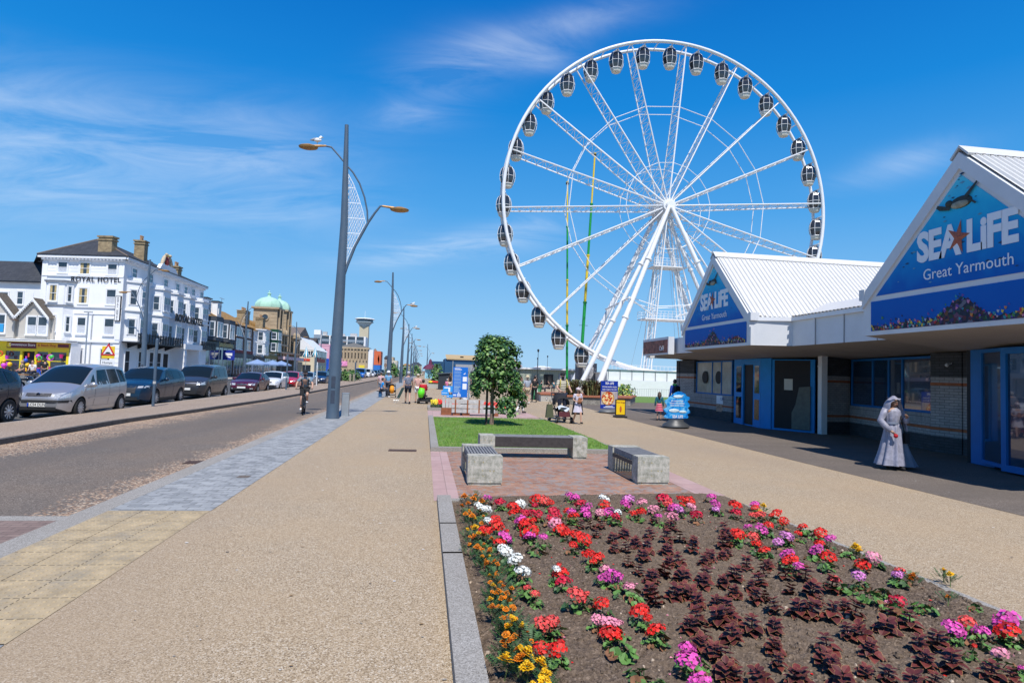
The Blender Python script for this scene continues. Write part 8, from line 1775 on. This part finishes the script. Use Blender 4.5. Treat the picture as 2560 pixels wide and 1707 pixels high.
def marmesh(k,seed):
    r=random.Random(seed); b=MB()
    for L_ in range(4):
        n=13-L_*2; R_=1-.22*L_
        for i in range(n):
            t0=2*PI*i/n+L_*.3+r.gauss(0,.06); d=Vector((math.cos(t0),math.sin(t0),0)); e=Vector((-d.y,d.x,0)); z=.15*L_; up=.12+.2*L_
            b.add([tuple(d*.12+Vector((0,0,z))),tuple(d*R_*.6-e*R_*.3+Vector((0,0,z+up*.7))),tuple(d*R_+Vector((0,0,z+up*.55+r.gauss(0,.06)))),tuple(d*R_*.6+e*R_*.3+Vector((0,0,z+up*.7)))],[(0,1,2,3)],0 if r.random()<.75 else 1)
    b.ball((0,0,-.12),(.3,.3,.3),8,5,2)
    return b.mesh('flower_head',PM[k]+[GL[0]])
HM={k:[headmesh(k,i*7+ord(k)) for i in range(3)] for k in 'RCSPMLW'}
MM={k:[marmesh(k,i*5+ord(k)) for i in range(3)] for k in 'YO'}
def leafy(seed,n,h,r_,s,mats,feather=False):
    r=random.Random(seed); b=MB()
    for i in range(n):
        a=r.uniform(0,6.28); q=r.random()**.5*r_; z=r.uniform(.2,1.)*h*(1-.4*q/r_); c=Vector((q*math.cos(a),q*math.sin(a),z)); nn=Vector((math.cos(a)*.6,math.sin(a)*.6,1))+Vector((r.gauss(0,.3),r.gauss(0,.3),0)); nn.normalize(); ss=s*r.uniform(.6,1.2); mi=r.choice([0,0,0,1,2]) if not feather else r.choice([0,1])
        u=nn.orthogonal().normalized(); v=nn.cross(u)
        if feather:
            d=(Vector((math.cos(a),math.sin(a),.9))).normalized(); e=d.cross(Vector((0,0,1))).normalized()
            for k in range(5): p=c+d*ss*.35*k; b.add([tuple(p),tuple(p+e*ss*.5+d*ss*.3),tuple(p+d*ss*.25),tuple(p-e*ss*.5+d*ss*.3)],[(0,1,2),(0,2,3)],mi)
        else:   # round scalloped leaf, cupped
            m_=9; vs=[tuple(c-nn*ss*.15)]
            for k in range(m_): t0=2*PI*k/m_; rr_=ss*(.5 if k else .12)*(1+.12*(k%2)); vs.append(tuple(c+u*rr_*math.cos(t0)+v*rr_*math.sin(t0)+nn*ss*.06*(k%2)))
            b.add(vs,[(0,1+k,1+(k+1)%m_) for k in range(m_)],mi)
            b.tube([Vector((0,0,0)),c*.6,c],[.003]*3,3,1)
    return b.mesh('foliage',mats)
GF=[leafy(i,9+i,.075,.075,.052,GL) for i in range(5)]; GFB=[leafy(20+i,16,.085,.095,.058,GL) for i in range(3)]
MLM=[mat('marigold_leaf',(.05,.13,.035),.6,var=.3,scale=15),mat('marigold_leaf_dark',(.025,.07,.02),.6,var=.3,scale=15)]
MF=[leafy(40+i,22,.13,.06,.03,MLM,True) for i in range(3)]
STEM=mat('flower_stem',(.12,.16,.05),.7,var=.2)
bands=['nearest','near','middle','far','farthest']
def bandof(y): return bands[0 if y<4.2 else 1 if y<5.3 else 2 if y<6.6 else 3 if y<7.7 else 4]
def ordn(i):
    if i<20: return nums[i]
    T=['twenty','thirty','forty','fifty']; return T[(i+1)//10-2]+'-'+nums[(i+1)%10-1] if (i+1)%10 else {30:'thirtieth',40:'fortieth',50:'fiftieth'}[i+1]
nums=['first','second','third','fourth','fifth','sixth','seventh','eighth','ninth','tenth','eleventh','twelfth','thirteenth','fourteenth','fifteenth','sixteenth','seventeenth','eighteenth','nineteenth','twentieth']
def place(k,px,py,wpx,ox,oy,mar=False):
    sx_=ox+px/3.092; sy_=oy+py/3.092; h=.17 if not mar else .15
    if R.random()<.5: h+=R.uniform(-.03,.04)
    w_=G(sx_,sy_,h+.03); return (w_.x,w_.y,h,k,wpx/3.092*(w_.y+.2)/FPX*.5,mar)
A_=[(390,125,70,'M'),(495,155,75,'C'),(655,165,75,'W'),(600,190,90,'R'),(600,230,70,'R'),(765,130,80,'R'),(835,140,80,'S'),(890,155,45,'R'),(765,175,40,'C'),(1035,100,60,'M'),(1075,120,65,'M'),(1115,165,75,'C'),(1300,125,70,'W'),(1305,175,75,'R'),(1485,130,80,'L'),(1465,170,80,'M'),(1590,155,70,'P'),(1760,130,100,'C'),(1800,172,70,'S'),(1895,130,60,'R'),(1955,145,80,'R'),(1905,170,40,'R'),(2130,110,60,'M'),(2160,165,70,'M'),(2165,208,55,'L'),(2310,175,90,'R'),(335,190,70,'W'),(390,205,70,'W'),(405,290,55,'W'),(460,278,65,'R'),(470,330,90,'R'),(385,365,85,'R'),(655,290,80,'M'),(690,305,85,'R'),(740,235,70,'C'),(690,235,60,'C'),(790,240,60,'C'),(755,290,50,'R'),(720,365,150,'R'),(910,220,75,'C'),(930,250,70,'C'),(885,280,60,'C'),(920,310,85,'P'),(1010,215,45,'R'),(1050,225,60,'M'),(1065,255,70,'R'),(1165,200,80,'M'),(1160,240,80,'M'),(1270,230,60,'P'),(1330,230,85,'M'),(1400,230,60,'W'),(1385,265,80,'C'),(1530,240,60,'R'),(1590,225,65,'R'),(1680,210,80,'P'),(1720,255,45,'M'),(1840,195,80,'M'),(1880,215,70,'L'),(1975,190,70,'P'),(1825,265,90,'P'),(2015,250,80,'C'),(2320,390,70,'R'),(545,370,35,'R'),(535,420,95,'M'),(490,460,80,'R'),(725,410,75,'M'),(830,415,60,'M'),(970,360,110,'R'),(1010,385,60,'R'),(1085,400,90,'R'),(1150,435,90,'R'),(1060,475,60,'R'),(515,500,65,'W'),(550,530,85,'W'),(615,585,95,'W'),(675,680,100,'W'),(1185,550,90,'R'),(1250,570,80,'R'),(1215,600,50,'R'),(950,625,35,'R'),(935,660,60,'W'),(960,690,105,'R'),(985,755,100,'C'),(1305,655,70,'P'),(1300,725,80,'M'),(1370,715,110,'M'),(1410,710,60,'M'),(1495,790,75,'P'),(705,800,50,'S'),(765,845,60,'S'),(1085,860,125,'S'),(1160,850,50,'S'),(1285,920,105,'R'),(1255,1045,90,'P'),(1340,1070,110,'P'),(1410,1075,70,'P'),(1350,1150,145,'R'),(1580,980,130,'R'),(1640,1030,65,'R'),(1700,1120,120,'R'),(835,1080,120,'S'),(900,1050,90,'S'),(815,1255,95,'R'),(935,1265,130,'R'),(1940,1260,110,'M'),(1945,1345,150,'M'),(2040,1520,150,'M')]
B_=[(125,230,65,'C'),(270,170,65,'M'),(270,195,55,'R'),(255,250,50,'S'),(310,250,70,'S'),(440,235,70,'R'),(395,250,35,'R'),(490,295,70,'R'),(375,328,70,'R'),(640,340,65,'R'),(605,388,50,'R'),(215,340,55,'M'),(320,362,90,'M'),(140,395,90,'R'),(255,415,80,'S'),(515,415,90,'L'),(450,455,70,'L'),(775,390,90,'R'),(855,430,75,'M'),(765,465,70,'R'),(745,515,90,'M'),(290,470,70,'R'),(345,520,80,'R'),(520,548,90,'M'),(540,595,105,'R'),(610,640,75,'M'),(840,570,100,'R'),(1100,630,100,'R'),(1185,570,90,'P'),(1075,710,85,'L'),(880,740,80,'S'),(1390,680,75,'S'),(1375,705,75,'L'),(1370,905,105,'C'),(1290,910,35,'P'),(1905,1060,110,'S'),(1810,1115,140,'M'),(2020,1135,110,'M'),(2215,1055,170,'M'),(2220,1130,150,'R'),(2165,1300,110,'P'),(2340,1415,60,'M'),(1965,1240,35,'R')]
MA=[(220,110,60,'O'),(290,125,50,'O'),(355,145,50,'O'),(280,255,50,'O'),(305,345,55,'Y'),(370,395,60,'O'),(305,420,70,'O'),(260,470,30,'O'),(320,495,60,'O'),(410,525,45,'O'),(360,560,30,'O'),(395,615,55,'O'),(455,605,50,'O'),(475,620,40,'O'),(470,690,35,'O'),(485,835,65,'O'),(435,830,30,'O'),(520,790,40,'O'),(585,805,40,'O'),(510,880,50,'O'),(435,950,65,'O'),(595,950,55,'O'),(515,1030,45,'O'),(585,1040,75,'Y'),(565,1095,60,'Y'),(675,1090,65,'Y'),(715,1145,50,'O'),(525,1210,60,'O'),(740,1205,40,'O'),(700,1300,120,'Y'),(535,1350,120,'Y'),(640,1340,80,'O'),(705,1405,110,'Y'),(805,1375,110,'Y'),(845,1460,100,'Y'),(840,1520,110,'Y'),(750,1560,100,'Y'),(200,180,40,'O'),(250,160,40,'O'),(230,240,40,'O')]
MBl=[(335,180,50,'Y'),(310,220,35,'Y'),(1050,495,80,'Y'),(1075,520,60,'Y'),(1490,720,80,'O'),(1470,745,50,'O'),(1730,670,50,'Y'),(1780,700,55,'Y'),(1760,870,40,'O')]
items=[place(k,x,y,w_,1090,1200) for x,y,w_,k in A_]+[place(k,x,y,w_,1800,1200) for x,y,w_,k in B_]+[place(k,x,y,w_,1090,1200,True) for x,y,w_,k in MA]+[place(k,x,y,w_,1800,1200,True) for x,y,w_,k in MBl]
for (x,y,w_) in ((1440,1330,140),(1600,1530,160),(870,1170,110),(635,765,90),(1730,1230,110),(1980,1440,80),(1500,910,120),(780,560,80),(700,880,80)): q=G(1090+x/3.092,1200+y/3.092,.1); items.append((q.x,q.y,0,'G',.1,False))
for (x,y) in ((340,430),(730,600),(800,680),(960,860),(1150,930),(1260,880),(1570,1000),(1990,980),(1400,1050),(1960,1180),(2240,1240),(1100,810),(1400,810),(350,580),(600,450),(1000,580),(680,420),(490,480)): q=G(1800+x/3.092,1200+y/3.092,.1); items.append((q.x,q.y,0,'G',.1,False))
for i in range(46):
    f=i/45; x_=285+360*f**1.1+R.gauss(0,45); y_=150+1150*f+R.gauss(0,25); items.append(place('O' if R.random()<.8 else 'Y',x_,y_,R.uniform(26,44)*(.8+.7*f),1090,1200,True))
items.sort(key=lambda q:q[0]); cnt={}
for (x,y,h,k,rad_,mar) in items:
    bd=bandof(y); key=(k,bd,mar); cnt[key]=cnt.get(key,0)+1; i=cnt[key]-1; kind='marigold' if mar else 'geranium'
    colr='flowerless green leaved' if k=='G' else PET[k][0]
    lab='%s %s, %s from left in the %s part of the bed'%(colr,kind,ordn(i),bd)
    z0=soilz(x,y)-.004; t=thing(kind,(x,y,z0),lab,kind,R.uniform(0,6.28),'%ss in the flower bed'%kind)
    fm=R.choice(MF if mar else (GFB if k=='G' else GF)); o=bpy.data.objects.new('foliage',fm); COL.objects.link(o); o.parent=t; sc=R.uniform(.85,1.25); o.scale=(sc,)*3
    if k=='G': continue
    hh=max(.06,h-z0); b=MB(); b.tube([(0,0,0),(.01,.01,hh*.5),(0,0,hh)],[.005,.004,.0035],5); b.build('stem',STEM,t)
    rd_=max(.012,min(.085,rad_))*(1.15 if not mar else 1.2)
    me=R.choice((MM if mar else HM)[k]); o=bpy.data.objects.new('flower_head',me); COL.objects.link(o); o.parent=t; o.location=(0,0,hh); o.scale=(rd_,rd_,rd_*.85); o.rotation_euler=(R.gauss(0,.25),R.gauss(0,.25),R.uniform(0,6))
# coleus
CM=[mat('coleus_leaf_burgundy',(.085,.018,.018),.6,var=.5,scale=40,spec=.35),mat('coleus_leaf_edge',(.25,.13,.045),.6,var=.3,scale=30),mat('coleus_leaf_wine',(.14,.028,.024),.55,var=.4,scale=40,spec=.35)]
def coleus(seed):
    r=random.Random(seed); b=MB(); h=.075
    for lv in range(4):
        z=.03+h*lv/3.; n=5 if lv<3 else 4; ln=.08*(1-.12*lv)*r.uniform(.9,1.1)
        for i in range(n):
            a=2*PI*i/n+lv*.7+r.gauss(0,.12); d=Vector((math.cos(a),math.sin(a),0)); e=Vector((-d.y,d.x,0)); L_=ln*r.uniform(.8,1.15); w_=L_*.42; dr=-.15-.5*r.random() if lv<2 else .0; c=Vector((0,0,z)); m_=2 if r.random()<.4 else 0
            prof=[(.12,.0),(.3,.75),(.55,1.),(.8,.65),(.98,.2),(1.06,0.02)]; inn=[];outr=[]
            def P_(f,w,s,k=1.): zz=L_*f*.35*(1 if lv>2 else .6)+dr*L_*f*f*.75; return c+d*L_*f+e*w_*w*s*k+Vector((0,0,zz+abs(w)*w_*.25*k))
            rows=[[P_(f,w,-1),P_(f*.985,w,-1,.9),P_(f,0,1),P_(f*.985,w,1,.9),P_(f,w,1)] for f,w in prof]
            vs=[tuple(v) for row in rows for v in row]; fs=[];mi=[]
            for k in range(5):
                for j in range(4): fs.append((k*5+j,k*5+j+1,(k+1)*5+j+1,(k+1)*5+j)); mi.append(1 if j in(0,3) or k==4 else m_)
            o_=len(b.v); b.add(vs,fs,0); b.mi[-len(fs):]=mi
    b.tube([(0,0,-.01),(0,0,h+.02)],[.006,.004],5,0)
    return b.mesh('coleus',CM)
CMs=[coleus(i) for i in range(6)]
CA=[(1290,350),(1180,350),(1420,400),(1230,420),(1660,310),(1860,370),(1990,450),(1770,460),(1640,420),(1545,480),(1460,510),(1360,520),(1650,540),(1780,550),(1940,520),(2180,400),(2240,500),(2190,550),(1500,620),(1620,620),(1770,630),(1920,650),(2100,600),(2080,650),(1560,720),(1640,740),(1760,740),(1880,730),(2060,740),(2290,700),(1680,850),(1780,880),(1880,830),(1970,870),(2100,800),(1820,950),(1970,930),(2200,950),(2290,800),(2320,890),(2040,1090),(2160,1070),(2290,1060),(1900,1110),(2010,1230),(2180,1360),(2300,1500),(1100,350),(2100,1200),(1350,440),(1860,440)]
CB_=[(40,390),(50,480),(30,540),(200,640),(340,650),(130,740),(350,720),(50,800),(100,880),(180,900),(360,900),(530,740),(530,830),(680,750),(730,870),(780,950),(30,960),(420,980),(590,1010),(690,1010),(890,850),(900,940),(40,1070),(160,1100),(430,1130),(200,1230),(340,1260),(420,1300),(390,1400),(940,1050),(1080,1050),(970,1170),(1280,1050),(1260,1140),(1530,1140),(800,1280),(830,1370),(1180,1230),(1200,1330),(1100,1440),(1240,1440),(1320,1520),(1540,1280),(1690,1250),(1540,1400),(1580,1500),(1780,1400),(2070,1500),(2230,1520),(20,1370),(150,1530),(300,1500),(560,1540),(640,1540),(1010,1550),(860,1430),(400,800),(250,820)]
pts=[G(1090+x/3.092,1200+y/3.092,.12) for x,y in CA]+[G(1800+x/3.092,1200+y/3.092,.12) for x,y in CB_]
pts.sort(key=lambda p:p.x); cn={}
for p in pts:
    bd=bandof(p.y); cn[bd]=cn.get(bd,0)+1; i=cn[bd]-1
    o=bpy.data.objects.new('coleus',R.choice(CMs)); COL.objects.link(o); sc=R.uniform(.75,1.2); o.scale=(sc,sc,sc*R.uniform(.85,1.1)); o.rotation_euler=(R.gauss(0,.16),R.gauss(0,.16),R.uniform(0,6.28)); p.x+=R.gauss(0,.03); p.y+=R.gauss(0,.05); o.location=(p.x,p.y,soilz(p.x,p.y)-.005)
    on=ordn(i)
    tag(o,'burgundy leaved coleus, %s from left in the %s part of the bed'%(on,bd),'coleus','burgundy coleus in the flower bed')
# fallen petals and litter on soil and paving
b=MB(); r=random.Random(55)
for i in range(230):
    x=r.uniform(.6,4.4); y=r.uniform(3.2,8.4); s=r.uniform(.006,.014); z=soilz(x,y)+.006; a=r.random()*6
    b.add([(x+s*math.cos(a+t_),y+s*math.sin(a+t_),z+.004*(k%2)) for k,t_ in enumerate((0,1.6,3.1,4.7))],[(0,1,2,3)],r.choice([0,0,1,2]))
struct(b,'fallen_petals',[PM['R'][0],PM['P'][0],GL[2]],kind='stuff')
b=MB()
for i in range(260):
    x,y=(r.uniform(-2.4,.2),r.uniform(2.5,20)) if i%2 else (r.uniform(4.9,12),r.uniform(5,26)); s=r.uniform(.008,.022); a=r.random()*6
    b.add([(x+s*math.cos(a+t_),y+s*math.sin(a+t_)*.6,.008) for k,t_ in enumerate((0,1.6,3.1,4.7))],[(0,1,2,3)],r.choice([0,0,1,2,3]))
struct(b,'litter_specks',[mat('speck_dark',(.1,.07,.05),.9),mat('speck_leaf',(.25,.15,.06),.9),mat('speck_white',(.7,.7,.68),.8),mat('gum_grey',(.3,.27,.23),.9)],kind='stuff')
bpy.data.scenes.remove(_TS)
pass
